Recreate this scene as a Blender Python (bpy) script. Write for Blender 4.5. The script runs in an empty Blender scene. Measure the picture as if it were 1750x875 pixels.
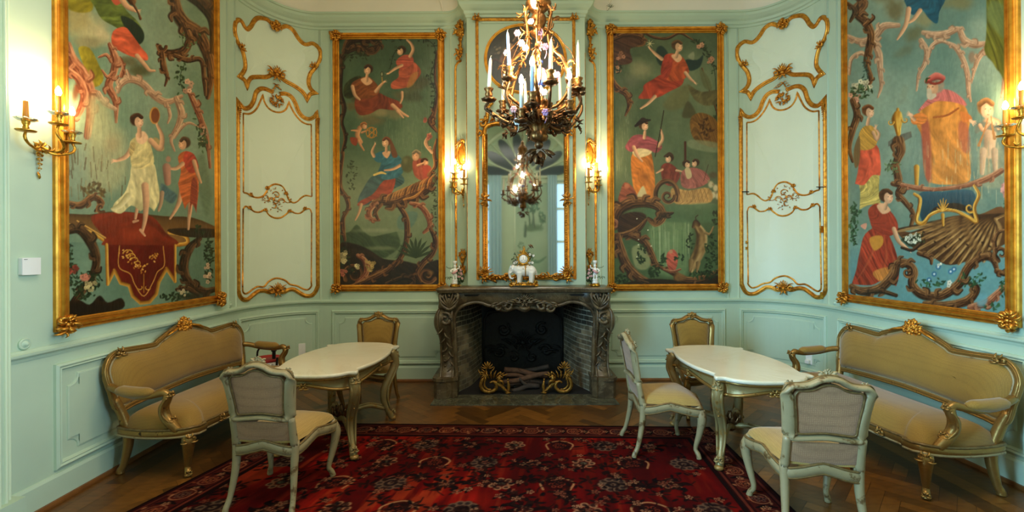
import bpy, math, random
import numpy as np
from mathutils import Vector, Matrix

PI = math.pi
SC = bpy.context.scene
C = SC.collection

# ---------------------------------------------------------------- camera
ROLL = math.radians(.25)
FPX, HZ, EYE = 770.0, 432.0, 1.6
cam_data = bpy.data.cameras.new('camera')
cam = bpy.data.objects.new('camera', cam_data)
C.objects.link(cam)
_c, _s = math.cos(ROLL), math.sin(ROLL)
cam.matrix_world = Matrix(((_c, _s, 0, 0), (0, 0, -1, 0), (-_s, _c, 0, EYE), (0, 0, 0, 1)))
cam_data.sensor_width = 36
cam_data.lens = 36 * FPX / 1750
cam_data.shift_y = -5.5 / 1750
cam_data.clip_start = .05
SC.camera = cam

# ---------------------------------------------------------------- exposure, world, daylight
SC.view_settings.view_transform = 'Standard'
SC.view_settings.look = 'None'
SC.view_settings.gamma = 1
SC.view_settings.use_curve_mapping = False
SC.view_settings.exposure = 0.12
SC.cycles.max_bounces = 8
SC.cycles.diffuse_bounces = 5
SC.cycles.glossy_bounces = 5
SC.cycles.sample_clamp_indirect = 4
SC.cycles.caustics_reflective = False
SC.cycles.caustics_refractive = False
world = bpy.data.worlds.new('sky')
SC.world = world
world.use_nodes = True
world.node_tree.nodes['Background'].inputs[0].default_value = (.55, .72, 1, 1)
world.node_tree.nodes['Background'].inputs[1].default_value = 1.0

BULB_CHAND, BULB_SCONCE = 18.0, 8.5        # watts of each bulb
WARM = (1.0, .70, .40)
DAY = (.55, .78, 1.0)

def area(name, loc, target, sx, sy, power, col, spread=180):
    d = bpy.data.lights.new(name, 'AREA')
    d.shape = 'RECTANGLE'; d.size = sx; d.size_y = sy; d.energy = power; d.color = col; d.spread = math.radians(spread)
    o = bpy.data.objects.new(name, d); C.objects.link(o)
    o.location = loc
    o.rotation_euler = (Vector(target) - Vector(loc)).to_track_quat('-Z', 'Y').to_euler()
    return o
def lamp(name, loc, power, col=WARM, r=.02):
    d = bpy.data.lights.new(name, 'POINT')
    d.energy = power; d.color = col; d.shadow_soft_size = r
    o = bpy.data.objects.new(name, d); C.objects.link(o); o.location = loc
    return o
# daylight from the tall side windows behind the viewpoint, and an added ceiling fill lamp
area('daylight_left_window', (-2.80, .55, 2.1), (3.4, 3.7, .9), 1.5, 2.6, 110, (.34, .68, 1.0), 75)
area('daylight_right_window', (3.30, .10, 2.1), (-2.9, 1.1, 1.6), 1.3, 2.6, 45, (.42, .72, 1.0), 55)
area('added_ceiling_fill', (.2, 1.75, 5.06), (.2, 1.9, 0), 2.6, 1.9, 96, (1.0, .91, .76))

# ---------------------------------------------------------------- small maths
def lerp(a, b, t): return a + (b - a) * t
def ray(px, py):
    xc = (px - 875) / FPX; zc = -(py - HZ) / FPX
    return xc * _c + zc * _s, -xc * _s + zc * _c
def at(px, py, Y):
    a, b = ray(px, py)
    return Vector((a * Y, Y, EYE + b * Y))
def cr(pts, closed=False, sub=6):
    """Catmull-Rom through the points (any dimension); a point repeated twice makes a sharp corner"""
    P = np.asarray(pts, float); n = len(P); out = []
    rng_ = range(n) if closed else range(n - 1)
    for i in rng_:
        p1, p2 = P[i], P[(i + 1) % n]
        p0 = P[(i - 1) % n] if closed or i > 0 else 2 * p1 - p2
        p3 = P[(i + 2) % n] if closed or i + 2 < n else 2 * p2 - p1
        if np.allclose(p1, p2): continue
        for k in range(sub):
            t = k / sub
            out.append(.5 * ((2 * p1) + (p2 - p0) * t + (2 * p0 - 5 * p1 + 4 * p2 - p3) * t * t + (3 * p1 - p0 - 3 * p2 + p3) * t ** 3))
    if not closed: out.append(P[-1])
    return np.array(out)
def resamp(vals, m):
    v = np.asarray(vals, float)
    if v.ndim == 0: return np.full(m, float(v))
    return np.interp(np.linspace(0, 1, m), np.linspace(0, 1, len(v)), v)
def srgb(r, g, b):
    f = lambda c: c / 12.92 if c <= .04045 else ((c + .055) / 1.055) ** 2.4
    return (f(r / 255), f(g / 255), f(b / 255), 1)

# ---------------------------------------------------------------- mesh builder
ORG = {}          # where the pieces of a thing modelled in room coordinates have their origin
class MB:
    def __init__(s): s.V = []; s.F = []; s.S = []; s.n = 0; s.C = []
    def add(s, verts, faces, smooth=True, col=None):
        verts = np.asarray(verts, float).reshape(-1, 3)
        s.V.append(verts)
        o = s.n
        for f in faces: s.F.append([i + o for i in f])
        s.S += [smooth] * len(faces)
        s.C += [col] * len(faces)
        s.n += len(verts)
        return s
    def tube(s, pts, r, n=8, closed=False, sub=5, flat=1.0, up=None, fn=None, cap=True, rb=None):
        """round or oval bar along a smooth path; r per control point, flat = height across / width"""
        P = cr(pts, closed, sub) if sub else np.asarray(pts, float)
        if fn is not None: P = np.array([fn(*p) for p in P])
        m = len(P); R = resamp(r, m); RB = R * flat if rb is None else resamp(rb, m)
        if closed: T = np.roll(P, -1, 0) - np.roll(P, 1, 0)
        else: T = np.gradient(P, axis=0)
        T /= np.maximum(np.linalg.norm(T, axis=1), 1e-9)[:, None]
        V = []
        U = np.array(up, float) if up is not None else None
        if U is None:
            U = np.array((0, 0, 1.)) if abs(T[0][2]) < .8 else np.array((1., 0, 0))
        a_prev = None
        ang = np.linspace(0, 2 * PI, n, endpoint=False)
        for i in range(m):
            t = T[i]
            if up is not None or a_prev is None: b = U - t * U.dot(t)
            else: b = a_prev - t * a_prev.dot(t)
            L = np.linalg.norm(b)
            if L < 1e-6: b = np.cross(t, (1., .3, .2)); L = np.linalg.norm(b)
            b /= L; a_prev = b
            a = np.cross(t, b)
            V.append(P[i] + np.outer(np.cos(ang), a) * R[i] + np.outer(np.sin(ang), b) * RB[i])
        F = []
        for i in range(m if closed else m - 1):
            j = (i + 1) % m
            for k in range(n):
                l = (k + 1) % n
                F.append((i * n + k, i * n + l, j * n + l, j * n + k))
        if cap and not closed:
            F.append(tuple(range(n - 1, -1, -1))); F.append(tuple((m - 1) * n + k for k in range(n)))
        return s.add(np.concatenate(V), F)
    def lathe(s, prof, n=20, c=(0, 0, 0), fn=None, ribs=0, depth=0, smooth=True):
        V = []; F = []
        for (r, z) in prof:
            for k in range(n):
                a = 2 * PI * k / n
                rr = r * (1 + depth * math.cos(ribs * a)) if ribs else r
                V.append((c[0] + rr * math.cos(a), c[1] + rr * math.sin(a), c[2] + z))
        for i in range(len(prof) - 1):
            for k in range(n):
                l = (k + 1) % n
                F.append((i * n + k, i * n + l, (i + 1) * n + l, (i + 1) * n + k))
        F.append(tuple(range(n - 1, -1, -1))); F.append(tuple((len(prof) - 1) * n + k for k in range(n)))
        if fn: V = [fn(*v) for v in V]
        return s.add(V, F, smooth)
    def ball(s, c, r, n=10, m=7, fn=None, bump=0, seed=0):
        r = (r, r, r) if not hasattr(r, '__len__') else r
        V = []; F = []
        for i in range(m + 1):
            th = PI * i / m
            for k in range(n):
                a = 2 * PI * k / n
                V.append((c[0] + r[0] * math.sin(th) * math.cos(a), c[1] + r[1] * math.sin(th) * math.sin(a), c[2] + r[2] * math.cos(th)))
        for i in range(m):
            for k in range(n):
                l = (k + 1) % n
                F.append((i * n + k, (i + 1) * n + k, (i + 1) * n + l, i * n + l))
        if fn: V = [fn(*v) for v in V]
        return s.add(V, F)
    def box(s, c, sz, rot=None, bev=.0, fn=None):
        x, y, z = sz[0] / 2, sz[1] / 2, sz[2] / 2
        if bev <= 0:
            V = [(a * x, b * y, d * z) for a in (-1, 1) for b in (-1, 1) for d in (-1, 1)]
            F = [(0, 1, 3, 2), (4, 6, 7, 5), (0, 4, 5, 1), (2, 3, 7, 6), (0, 2, 6, 4), (1, 5, 7, 3)]
        else:
            pl = [(-x + bev, -y), (x - bev, -y), (x, -y + bev), (x, y - bev), (x - bev, y), (-x + bev, y), (-x, y - bev), (-x, -y + bev)]
            V = []; lv = [(-z, bev), (-z + bev, 0), (z - bev, 0), (z, bev)]
            for (zz, ins) in lv:
                for (px_, py_) in pl:
                    V.append((px_ - math.copysign(min(ins, abs(px_)), px_), py_ - math.copysign(min(ins, abs(py_)), py_), zz))
            F = [(i * 8 + k, i * 8 + (k + 1) % 8, (i + 1) * 8 + (k + 1) % 8, (i + 1) * 8 + k) for i in range(3) for k in range(8)]
            F += [tuple(range(7, -1, -1)), tuple(24 + k for k in range(8))]
        V = [Vector(v) for v in V]
        if rot is not None: V = [rot @ v for v in V]
        V = [v + Vector(c) for v in V]
        if fn: V = [fn(*v) for v in V]
        return s.add([tuple(v) for v in V], F, False)
    def grid(s, fn, nu, nv, smooth=True, wrap=False):
        V = [fn(i / (nu - 1 if not wrap else nu), j / (nv - 1)) for j in range(nv) for i in range(nu)]
        F = [(j * nu + i, j * nu + (i + 1) % nu, (j + 1) * nu + (i + 1) % nu, (j + 1) * nu + i)
             for j in range(nv - 1) for i in range(nu if wrap else nu - 1)]
        return s.add(V, F, smooth)
    def pillow(s, out, fn, top, back=0.0, rings=7, edge=.0, power=.5):
        """a stuffed pad over a closed 2D outline; fn(x, y, h) places it"""
        O = np.asarray(out, float); n = len(O); c = O.mean(0); V = []; F = []
        lv = [(1 - (i / rings) ** 1.6 * .999) for i in range(rings + 1)]
        for k in lv:
            h = edge + top * max(0, 1 - k ** 2.6) ** power
            for p in O: q = c + (p - c) * k; V.append(fn(q[0], q[1], h))
        m = len(lv)
        for i in range(m - 1):
            for k in range(n):
                l = (k + 1) % n; F.append((i * n + k, i * n + l, (i + 1) * n + l, (i + 1) * n + k))
        base = len(V)
        for k in lv:
            h = -back * max(0, 1 - k ** 2.6) ** power
            for p in O: q = c + (p - c) * k; V.append(fn(q[0], q[1], h))
        for i in range(m - 1):
            for k in range(n):
                l = (k + 1) % n; F.append((base + i * n + l, base + i * n + k, base + (i + 1) * n + k, base + (i + 1) * n + l))
        for k in range(n):
            l = (k + 1) % n; F.append((base + k, base + l, l, k))
        return s.add(V, F)
    def prism(s, poly, fn, h0, h1, smooth=False):
        """solid between two copies of a closed 2D outline: fn(x, y, h)"""
        n = len(poly)
        V = [fn(x, y, h0) for x, y in poly] + [fn(x, y, h1) for x, y in poly]
        F = [(i, (i + 1) % n, n + (i + 1) % n, n + i) for i in range(n)]
        F += [tuple(range(n - 1, -1, -1)), tuple(range(n, 2 * n))]
        return s.add(V, F, smooth)
    def build(s, name, mat=None, parent=None, attr=False):
        me = bpy.data.meshes.new(name)
        V = np.concatenate(s.V) if s.V else np.zeros((0, 3))
        if parent is not None: V = V - np.array(ORG.get(parent.name, (0, 0, 0)))
        me.from_pydata([tuple(v) for v in V], [], s.F)
        me.polygons.foreach_set('use_smooth', s.S)
        if attr:
            ca = me.attributes.new('Col', 'FLOAT_COLOR', 'FACE')
            ca.data.foreach_set('color', np.array([c if c else (1, 1, 1, 1) for c in s.C], float).ravel())
        me.update()
        o = bpy.data.objects.new(name, me); C.objects.link(o)
        if mat: me.materials.append(mat)
        if parent is not None:
            o.parent = parent
            if parent.name in ORG: ORG[o.name] = ORG[parent.name]
        return o

def fix_normals(o):
    import bmesh
    bm = bmesh.new(); bm.from_mesh(o.data)
    bmesh.ops.recalc_face_normals(bm, faces=bm.faces); bm.to_mesh(o.data); bm.free()
    return o
def thing(name, label, cat, loc=(0, 0, 0), rz=0, group=None):
    o = bpy.data.objects.new(name, None); C.objects.link(o)
    o.empty_display_size = .1
    o.location = loc; o.rotation_euler = (0, 0, rz)
    o['label'] = label; o['category'] = cat
    if group: o['group'] = group
    return o
def world_thing(name, label, cat, base, group=None):
    """an Empty at base whose parts are modelled in room coordinates"""
    o = thing(name, label, cat, base, 0, group); ORG[o.name] = tuple(base)
    return o
def tag(o, label, cat, group=None):
    o['label'] = label; o['category'] = cat
    if group: o['group'] = group
    return o
def struct(o): o['kind'] = 'structure'; return o
def copy_tree(o, parent=None):
    c = o.copy(); C.objects.link(c)
    if parent is not None: c.parent = parent
    for ch in list(o.children): copy_tree(ch, c)
    return c

# ---------------------------------------------------------------- materials
def nodes(name):
    m = bpy.data.materials.new(name); m.use_nodes = True
    nt = m.node_tree; b = nt.nodes['Principled BSDF']
    return m, nt, b
def N(nt, t, **kw):
    n = nt.nodes.new(t)
    for k, v in kw.items():
        if k.startswith('i_'): n.inputs[k[2:].replace('_', ' ')].default_value = v
        else: setattr(n, k, v)
    return n
def ramp(nt, fac, stops):
    r = nt.nodes.new('ShaderNodeValToRGB'); nt.links.new(fac, r.inputs[0])
    e = r.color_ramp.elements
    while len(e) < len(stops): e.new(.5)
    for el, (p, c) in zip(e, stops): el.position = p; el.color = c
    return r
def coords(nt, scale=(1, 1, 1), kind='Object'):
    t = nt.nodes.new('ShaderNodeTexCoord'); mp = nt.nodes.new('ShaderNodeMapping')
    mp.inputs['Scale'].default_value = scale
    nt.links.new(t.outputs[kind], mp.inputs[0])
    return mp.outputs[0]
def bump(nt, b, h, strength=.3, dist=.01):
    n = nt.nodes.new('ShaderNodeBump'); n.inputs['Strength'].default_value = strength; n.inputs['Distance'].default_value = dist
    nt.links.new(h, n.inputs['Height']); nt.links.new(n.outputs[0], b.inputs['Normal'])
def simple(name, col, rough=.5, metal=0, noise=0, nscale=20, spec=.5, coat=0, bmp=0, trans=0, emit=0, ior=1.45):
    m, nt, b = nodes(name)
    b.inputs['Base Color'].default_value = col
    b.inputs['Roughness'].default_value = rough; b.inputs['Metallic'].default_value = metal
    b.inputs['Specular IOR Level'].default_value = spec; b.inputs['Coat Weight'].default_value = coat
    b.inputs['Transmission Weight'].default_value = trans; b.inputs['IOR'].default_value = ior
    if emit: b.inputs['Emission Color'].default_value = col; b.inputs['Emission Strength'].default_value = emit
    if noise or bmp:
        n = N(nt, 'ShaderNodeTexNoise', i_Scale=nscale, i_Detail=4.0); nt.links.new(coords(nt), n.inputs['Vector'])
        if noise:
            d = tuple(c * (1 - noise) for c in col[:3]) + (1,); l = tuple(min(1, c * (1 + noise)) for c in col[:3]) + (1,)
            r = ramp(nt, n.outputs['Fac'], [(.3, d), (.7, l)]); nt.links.new(r.outputs[0], b.inputs['Base Color'])
        if bmp: bump(nt, b, n.outputs['Fac'], bmp)
    return m
M = {}
M['paint'] = simple('mint_wall_paint', srgb(187, 207, 180), .42, noise=.03, nscale=3, spec=.4)
M['paint_pale'] = simple('pale_mint_panel_paint', srgb(224, 236, 210), .42, noise=.02, nscale=3, spec=.4)
M['plaster'] = simple('cream_ceiling_plaster', srgb(236, 228, 208), .8, noise=.02, nscale=4)
def gold(name, light, dark, rough, sc=30, metal=.85):
    m, nt, b = nodes(name)
    n = N(nt, 'ShaderNodeTexNoise', i_Scale=sc, i_Detail=5.0); nt.links.new(coords(nt), n.inputs['Vector'])
    r = ramp(nt, n.outputs['Fac'], [(.3, dark), (.62, light)])
    nt.links.new(r.outputs[0], b.inputs['Base Color'])
    b.inputs['Metallic'].default_value = metal; b.inputs['Roughness'].default_value = rough
    bump(nt, b, n.outputs['Fac'], .25)
    return m
M['gold'] = gold('gilt_wood', srgb(222, 160, 62), srgb(168, 104, 30), .38)
M['gold_frame'] = gold('gilt_frame', srgb(228, 162, 58), srgb(190, 122, 36), .36, 14)
M['brass'] = gold('bronze_gilt', srgb(150, 106, 58), srgb(78, 52, 28), .38, 40, .85)
M['ormolu'] = gold('ormolu_brass', srgb(232, 178, 70), srgb(150, 96, 28), .3, 60, .9)
M['edge'] = simple('worn_edge_gilding', srgb(122, 98, 58), .4, .3, noise=.3, nscale=40)
M['old_gilt'] = gold('dull_old_gilding', srgb(176, 130, 54), srgb(104, 70, 26), .38, 50, .75)
M['bronze'] = gold('dark_bronze', srgb(118, 84, 50), srgb(56, 38, 24), .36, 40, .8)
def worn(name, paint, under, gilt, rough=.42, metal=0.):
    m, nt, b = nodes(name)
    co = coords(nt)
    n = N(nt, 'ShaderNodeTexNoise', i_Scale=14.0, i_Detail=6.0, i_Roughness=.65); nt.links.new(co, n.inputs['Vector'])
    n2 = N(nt, 'ShaderNodeTexNoise', i_Scale=55.0, i_Detail=4.0); nt.links.new(co, n2.inputs['Vector'])
    r = ramp(nt, n.outputs['Fac'], [(.31, under), (.38, gilt), (.44, paint), (.8, tuple(min(1, c * 1.12) for c in paint[:3]) + (1,))])
    g = N(nt, 'ShaderNodeNewGeometry')
    e = ramp(nt, g.outputs['Pointiness'], [(.53, (0, 0, 0, 1)), (.6, (1, 1, 1, 1))])
    mix = N(nt, 'ShaderNodeMix', data_type='RGBA'); nt.links.new(e.outputs[0], mix.inputs['Factor'])
    nt.links.new(r.outputs[0], mix.inputs[6]); mix.inputs[7].default_value = gilt
    nt.links.new(mix.outputs[2], b.inputs['Base Color'])
    b.inputs['Roughness'].default_value = rough; b.inputs['Metallic'].default_value = metal
    bump(nt, b, n2.outputs['Fac'], .15)
    return m
M['cream_wood'] = worn('worn_cream_painted_wood', srgb(152, 136, 98), srgb(84, 60, 34), srgb(112, 88, 50))
M['gilt_cream'] = worn('worn_gilt_painted_wood', srgb(150, 116, 60), srgb(58, 40, 20), srgb(172, 132, 66), .34, .65)
M['table_wood'] = worn('cream_and_gilt_table_wood', srgb(146, 126, 80), srgb(84, 58, 28), srgb(156, 116, 54), .4, .3)
def fabric(name, a, bcol, sc):
    m, nt, b = nodes(name)
    co = coords(nt, (1, 1, 1))
    br = N(nt, 'ShaderNodeTexVoronoi', i_Scale=sc, feature='F1', distance='CHEBYCHEV'); br.inputs['Randomness'].default_value = .15
    nt.links.new(co, br.inputs['Vector'])
    n = N(nt, 'ShaderNodeTexNoise', i_Scale=5.0, i_Detail=4.0); nt.links.new(co, n.inputs['Vector'])
    r = ramp(nt, br.outputs['Distance'], [(.15, a), (.6, bcol)])
    mix = N(nt, 'ShaderNodeMix', data_type='RGBA', blend_type='MULTIPLY'); mix.inputs[0].default_value = .5
    r2 = ramp(nt, n.outputs['Fac'], [(.35, (.72, .70, .66, 1)), (.65, (1, 1, 1, 1))])
    nt.links.new(r.outputs[0], mix.inputs[6]); nt.links.new(r2.outputs[0], mix.inputs[7])
    nt.links.new(mix.outputs[2], b.inputs['Base Color'])
    b.inputs['Roughness'].default_value = .75; b.inputs['Sheen Weight'].default_value = .35
    bump(nt, b, br.outputs['Distance'], .25, .003)
    return m
M['fabric'] = fabric('ochre_damask', srgb(160, 122, 40), srgb(138, 102, 28), 110)
M['fabric_pale'] = fabric('pale_straw_damask', srgb(178, 146, 74), srgb(158, 124, 56), 95)
M['fabric_back'] = fabric('mauve_brown_canvas', srgb(186, 142, 100), srgb(150, 110, 74), 95)
def marble(name, base, dark, vein, sc, rough):
    m, nt, b = nodes(name)
    co = coords(nt)
    n = N(nt, 'ShaderNodeTexNoise', i_Scale=sc, i_Detail=8.0, i_Distortion=1.6); nt.links.new(co, n.inputs['Vector'])
    n2 = N(nt, 'ShaderNodeTexNoise', i_Scale=sc * .55, i_Detail=9.0, i_Distortion=2.6, i_Roughness=.6); nt.links.new(co, n2.inputs['Vector'])
    r = ramp(nt, n.outputs['Fac'], [(.32, dark), (.62, base)])
    v = ramp(nt, n2.outputs['Fac'], [(.478, (0, 0, 0, 1)), (.5, (1, 1, 1, 1)), (.522, (0, 0, 0, 1))])
    mix = N(nt, 'ShaderNodeMix', data_type='RGBA'); nt.links.new(v.outputs[0], mix.inputs[0])
    nt.links.new(r.outputs[0], mix.inputs[6]); mix.inputs[7].default_value = vein
    nt.links.new(mix.outputs[2], b.inputs['Base Color'])
    b.inputs['Roughness'].default_value = rough
    return m
M['marble'] = marble('brown_grey_marble', srgb(98, 83, 58), srgb(62, 51, 35), srgb(118, 104, 78), 6, .32)
M['hearth'] = marble('green_grey_marble', srgb(88, 86, 66), srgb(62, 60, 46), srgb(112, 110, 90), 4, .25)
M['onyx'] = marble('white_marble', srgb(224, 216, 190), srgb(216, 207, 180), srgb(216, 207, 178), 1.2, .16)
M['iron'] = simple('black_cast_iron', srgb(40, 38, 34), .55, .4, bmp=.4, nscale=40)
M['soot'] = simple('sooty_dark_brick', srgb(30, 27, 23), .9)
M['white'] = simple('white_plastic', srgb(238, 236, 228), .35)
M['grey_plastic'] = simple('grey_plastic', srgb(120, 118, 112), .4)
M['dark'] = simple('black_rubber', srgb(22, 20, 18), .5)
M['porcelain'] = simple('white_porcelain', srgb(240, 238, 230), .1, coat=.4)
M['pink'] = simple('pink_porcelain', srgb(214, 160, 158), .2, coat=.3)
M['mauve'] = simple('mauve_porcelain', srgb(176, 136, 178), .2, coat=.3)
M['blue'] = simple('blue_porcelain', srgb(60, 92, 176), .2, coat=.3)
M['leaf'] = simple('green_enamel', srgb(84, 104, 68), .35)
M['skin_glaze'] = simple('pale_skin_glaze', srgb(236, 206, 184), .2, coat=.3)
M['wax'] = simple('ivory_wax', srgb(240, 230, 202), .45, noise=.02)
M['wax_blue'] = simple('pale_blue_wax', srgb(196, 208, 226), .45)
M['amber'] = simple('amber_candle_tube', srgb(214, 136, 44), .4)
M['glass'] = simple('clear_cut_glass', (1, 1, 1, 1), .05, trans=1, ior=1.45)
M['bulb'] = simple('lit_bulb', (1.0, .86, .62, 1), .3, emit=22)
M['mirror'] = simple('old_mirror_silver', (.80, .86, .86, 1), .035, 1)
M['log'] = simple('dark_bark', srgb(92, 66, 48), .85, noise=.35, nscale=24, bmp=.5)
M['log_grey'] = simple('charred_grey_bark', srgb(66, 58, 52), .85, noise=.3, nscale=24, bmp=.5)
M['shoe'] = simple('stained_oak_strip', srgb(122, 76, 34), .4, noise=.25, nscale=9)
M['line'] = simple('black_ink', srgb(24, 22, 22), .6)
M['red'] = simple('red_label', srgb(176, 44, 40), .5)
M['label_blue'] = simple('blue_label', srgb(64, 112, 158), .5)
M['rear_glass'] = simple('dusky_glass', srgb(70, 84, 92), .15)
M['day_pane'] = simple('daylit_blind', (.50, .74, .98, 1), .6, emit=1.1)
M['drape'] = simple('pale_blue_curtain', srgb(176, 206, 214), .8)
# ================================================================ the room: plan of the walls
class Seg:
    """one stretch of wall: u runs along it (left to right), z up, w out of the wall into the room"""
    def __init__(s, p0=None, p1=None, arc=None):
        if arc is None:
            s.T = [np.array(p0, float), np.array(p1, float)]
        else:
            (cx, cy, rx, ry, a0, a1) = arc
            s.T = [np.array((cx + rx * math.cos(math.radians(a)), cy + ry * math.sin(math.radians(a)))) for a in np.linspace(a0, a1, 33)]
        s.T = np.array(s.T)
        d = np.linalg.norm(np.diff(s.T, axis=0), axis=1)
        s.U = np.concatenate(([0], np.cumsum(d))); s.L = s.U[-1]
        t = np.gradient(s.T, axis=0) if len(s.T) > 2 else np.array([s.T[1] - s.T[0]] * 2)
        t /= np.linalg.norm(t, axis=1)[:, None]
        s.Nn = np.stack((t[:, 1], -t[:, 0]), 1)
        s.straight = arc is None
    def P(s, u, z, w=0.):
        if s.straight:
            q = s.T[0] + (s.T[1] - s.T[0]) * (u / s.L) + s.Nn[0] * w
        else:
            uu = min(max(u, 0), s.L)
            q = np.array([np.interp(uu, s.U, s.T[:, k]) + w * np.interp(uu, s.U, s.Nn[:, k]) for k in (0, 1)])
        return Vector((q[0], q[1], z))
    def uv(s, px, py, w=0.):
        """where a sight line meets this wall: (u, z)"""
        a, b = ray(px, py)
        us = np.linspace(0, s.L, 2 if s.straight else 65)
        Q = np.array([s.P(u, 0, w)[:2] for u in us])
        if s.straight:
            (x0, y0), (x1, y1) = Q
            k = (a * y0 - x0) / ((x1 - x0) - a * (y1 - y0)); u = k * s.L; Y = y0 + k * (y1 - y0)
        else:
            r = Q[:, 0] / Q[:, 1]; u = np.interp(a, r, us); Y = np.interp(u, us, Q[:, 1])
        return np.array((u, EYE + b * Y))
    def fn(s, u0=0, z0=0, w0=0, k=1, mx=1):
        return lambda x, y, h: s.P(u0 + mx * k * x, z0 + k * y, w0 + k * h)

Y_NEAR = -1.6
CEIL = 5.1
LW = Seg((-2.813, Y_NEAR), (-3.02, 4.87))
CL = Seg(arc=(-2.37, 4.87, .65, .78, 180, 90))
BL = Seg((-2.37, 5.65), (-.808, 5.65))
KL = Seg(arc=(-.808, 5.37, .28, .28, 90, 0))
CH = Seg((-.528, 5.37), (.878, 5.37))
KR = Seg(arc=(1.158, 5.37, .28, .28, 180, 90))
BR = Seg((1.158, 5.65), (2.81, 5.65))
CR = Seg(arc=(2.81, 4.87, .65, .78, 90, 0))
RW = Seg((3.46, 4.87), (3.355, Y_NEAR))
SEGS = [LW, CL, BL, KL, CH, KR, BR, CR, RW]
RAIL = 1.0

def strip(mb, seg, path, prof, closed=False, w0=0, smooth=True):
    """moulding along a path of (u, z) points on a wall; prof = list of (across, out)"""
    P = np.asarray(path, float); m = len(P)
    if closed: d = [P[(i + 1) % m] - P[i] for i in range(m)]
    else: d = [P[i + 1] - P[i] for i in range(m - 1)]
    d = [x / max(np.linalg.norm(x), 1e-9) for x in d]
    V = []; n = len(prof)
    for i in range(m):
        a = d[i - 1] if (closed or i > 0) else d[0]
        b = d[i] if (closed or i < m - 1) else d[-1]
        na = np.array((-a[1], a[0])); nb = np.array((-b[1], b[0]))
        k = na + nb; q = max(1 + na.dot(nb), .35); k = k / q
        for (t, w) in prof:
            p = P[i] + k * t; V.append(seg.P(p[0], p[1], w0 + w))
    F = []
    for i in range(m if closed else m - 1):
        j = (i + 1) % m
        for k in range(n - 1): F.append((i * n + k, i * n + k + 1, j * n + k + 1, j * n + k))
    if not closed: F += [tuple(range(n)), tuple((m - 1) * n + k for k in range(n - 1, -1, -1))]
    mb.add(V, F, smooth)
def dense(pts, step=.04, closed=False):
    """straight-sided path with extra points so that it can follow a curved wall"""
    P = [np.array(p, float) for p in pts]; out = []
    for i in range(len(P) if closed else len(P) - 1):
        a, b = P[i], P[(i + 1) % len(P)]; n = max(1, int(np.linalg.norm(b - a) / step))
        out += [a + (b - a) * k / n for k in range(n)]
    if not closed: out.append(P[-1])
    return np.array(out)
def prof_round(w, h): return [(-w / 2 * math.cos(PI * k / 8), h * math.sin(PI * k / 8)) for k in range(9)]
def prof_frame(w, h): return [(-.5 * w, 0), (-.5 * w, .45 * h), (-.40 * w, .62 * h), (-.30 * w, .5 * h), (-.24 * w, .55 * h), (-.16 * w, 1.0 * h), (-.02 * w, 1.0 * h), (.05 * w, .7 * h), (.16 * w, .72 * h), (.22 * w, .92 * h), (.32 * w, .9 * h), (.36 * w, .5 * h), (.46 * w, .45 * h), (.5 * w, 0)]
def prof_gilt(w, h): return [(-.5 * w, 0), (-.46 * w, .35 * h), (-.34 * w, .55 * h), (-.28 * w, .4 * h), (-.2 * w, .8 * h), (0, 1.0 * h), (.2 * w, .8 * h), (.28 * w, .4 * h), (.34 * w, .55 * h), (.46 * w, .35 * h), (.5 * w, 0)]

def plan_path(segs):
    pts = []
    for s in segs:
        n = 2 if s.straight else 25
        for i in range(n):
            u = s.L * i / (n - 1)
            p = np.array(s.P(u, 0)[:2]); q = np.array(s.P(u, 0, 1)[:2]) - p
            if pts and np.linalg.norm(pts[-1][0] - p) < 1e-4:
                a = pts[-1][1]; m = (a + q) / max(1 + a.dot(q), .4); pts[-1] = (p, m)
            else: pts.append((p, q))
    return pts
def run(mb, segs, prof, smooth=False):
    """horizontal moulding along the plan; prof = list of (out, z)"""
    pts = plan_path(segs); n = len(prof); V = []
    for p, m in pts:
        for (w, z) in prof: V.append((p[0] + m[0] * w, p[1] + m[1] * w, z))
    F = [(i * n + k, i * n + k + 1, (i + 1) * n + k + 1, (i + 1) * n + k) for i in range(len(pts) - 1) for k in range(n - 1)]
    mb.add(V, F, smooth)

def wall(name, segs, z0=0, z1=CEIL, t=.12):
    mb = MB(); run(mb, segs, [(0, z0), (0, z1), (-t, z1), (-t, z0), (0, z0)])
    o = struct(mb.build(name, M['paint'])); fix_normals(o); return o
wall('wall_left', [LW]); wall('wall_right', [RW])
wall('wall_corner_left', [CL]); wall('wall_corner_right', [CR])
wall('wall_back_left', [BL, KL], t=.015); wall('wall_back_right', [KR, BR], t=.015)
# chimney breast: front with the opening of the fireplace
OPX0, OPX1, OPZ = -.52, .80, 1.08
CHA = Seg((-.528, 5.37), (-.50, 5.37)); CHB = Seg((.80, 5.37), (.878, 5.37))
mb = MB()
for (x0, x1, z0, z1) in ((-.528, .878, OPZ, CEIL),):
    mb.box(((x0 + x1) / 2, 5.42, (z0 + z1) / 2), (x1 - x0, .1, z1 - z0))
struct(mb.build('wall_chimney', M['paint']))

# floor: herringbone blocks with long border strips beside the walls
random.seed(4)
mb = MB()
def plank_col():
    k = random.uniform(.55, 1.0); c = srgb(120 * k + 8, 78 * k + 4, 30 * k + 2); return c
W_, L_ = .085, .425
ca, sa = math.cos(PI / 4), math.sin(PI / 4)
def plank(cx, cy, l, w, ang, zf=0.):
    c, s_ = math.cos(ang), math.sin(ang); g = .0012
    q = [(-l / 2 + g, -w / 2 + g), (l / 2 - g, -w / 2 + g), (l / 2 - g, w / 2 - g), (-l / 2 + g, w / 2 - g)]
    mb.add([(cx + x * c - y * s_, cy + x * s_ + y * c, zf) for x, y in q], [(0, 1, 2, 3)], False, plank_col())
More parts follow.
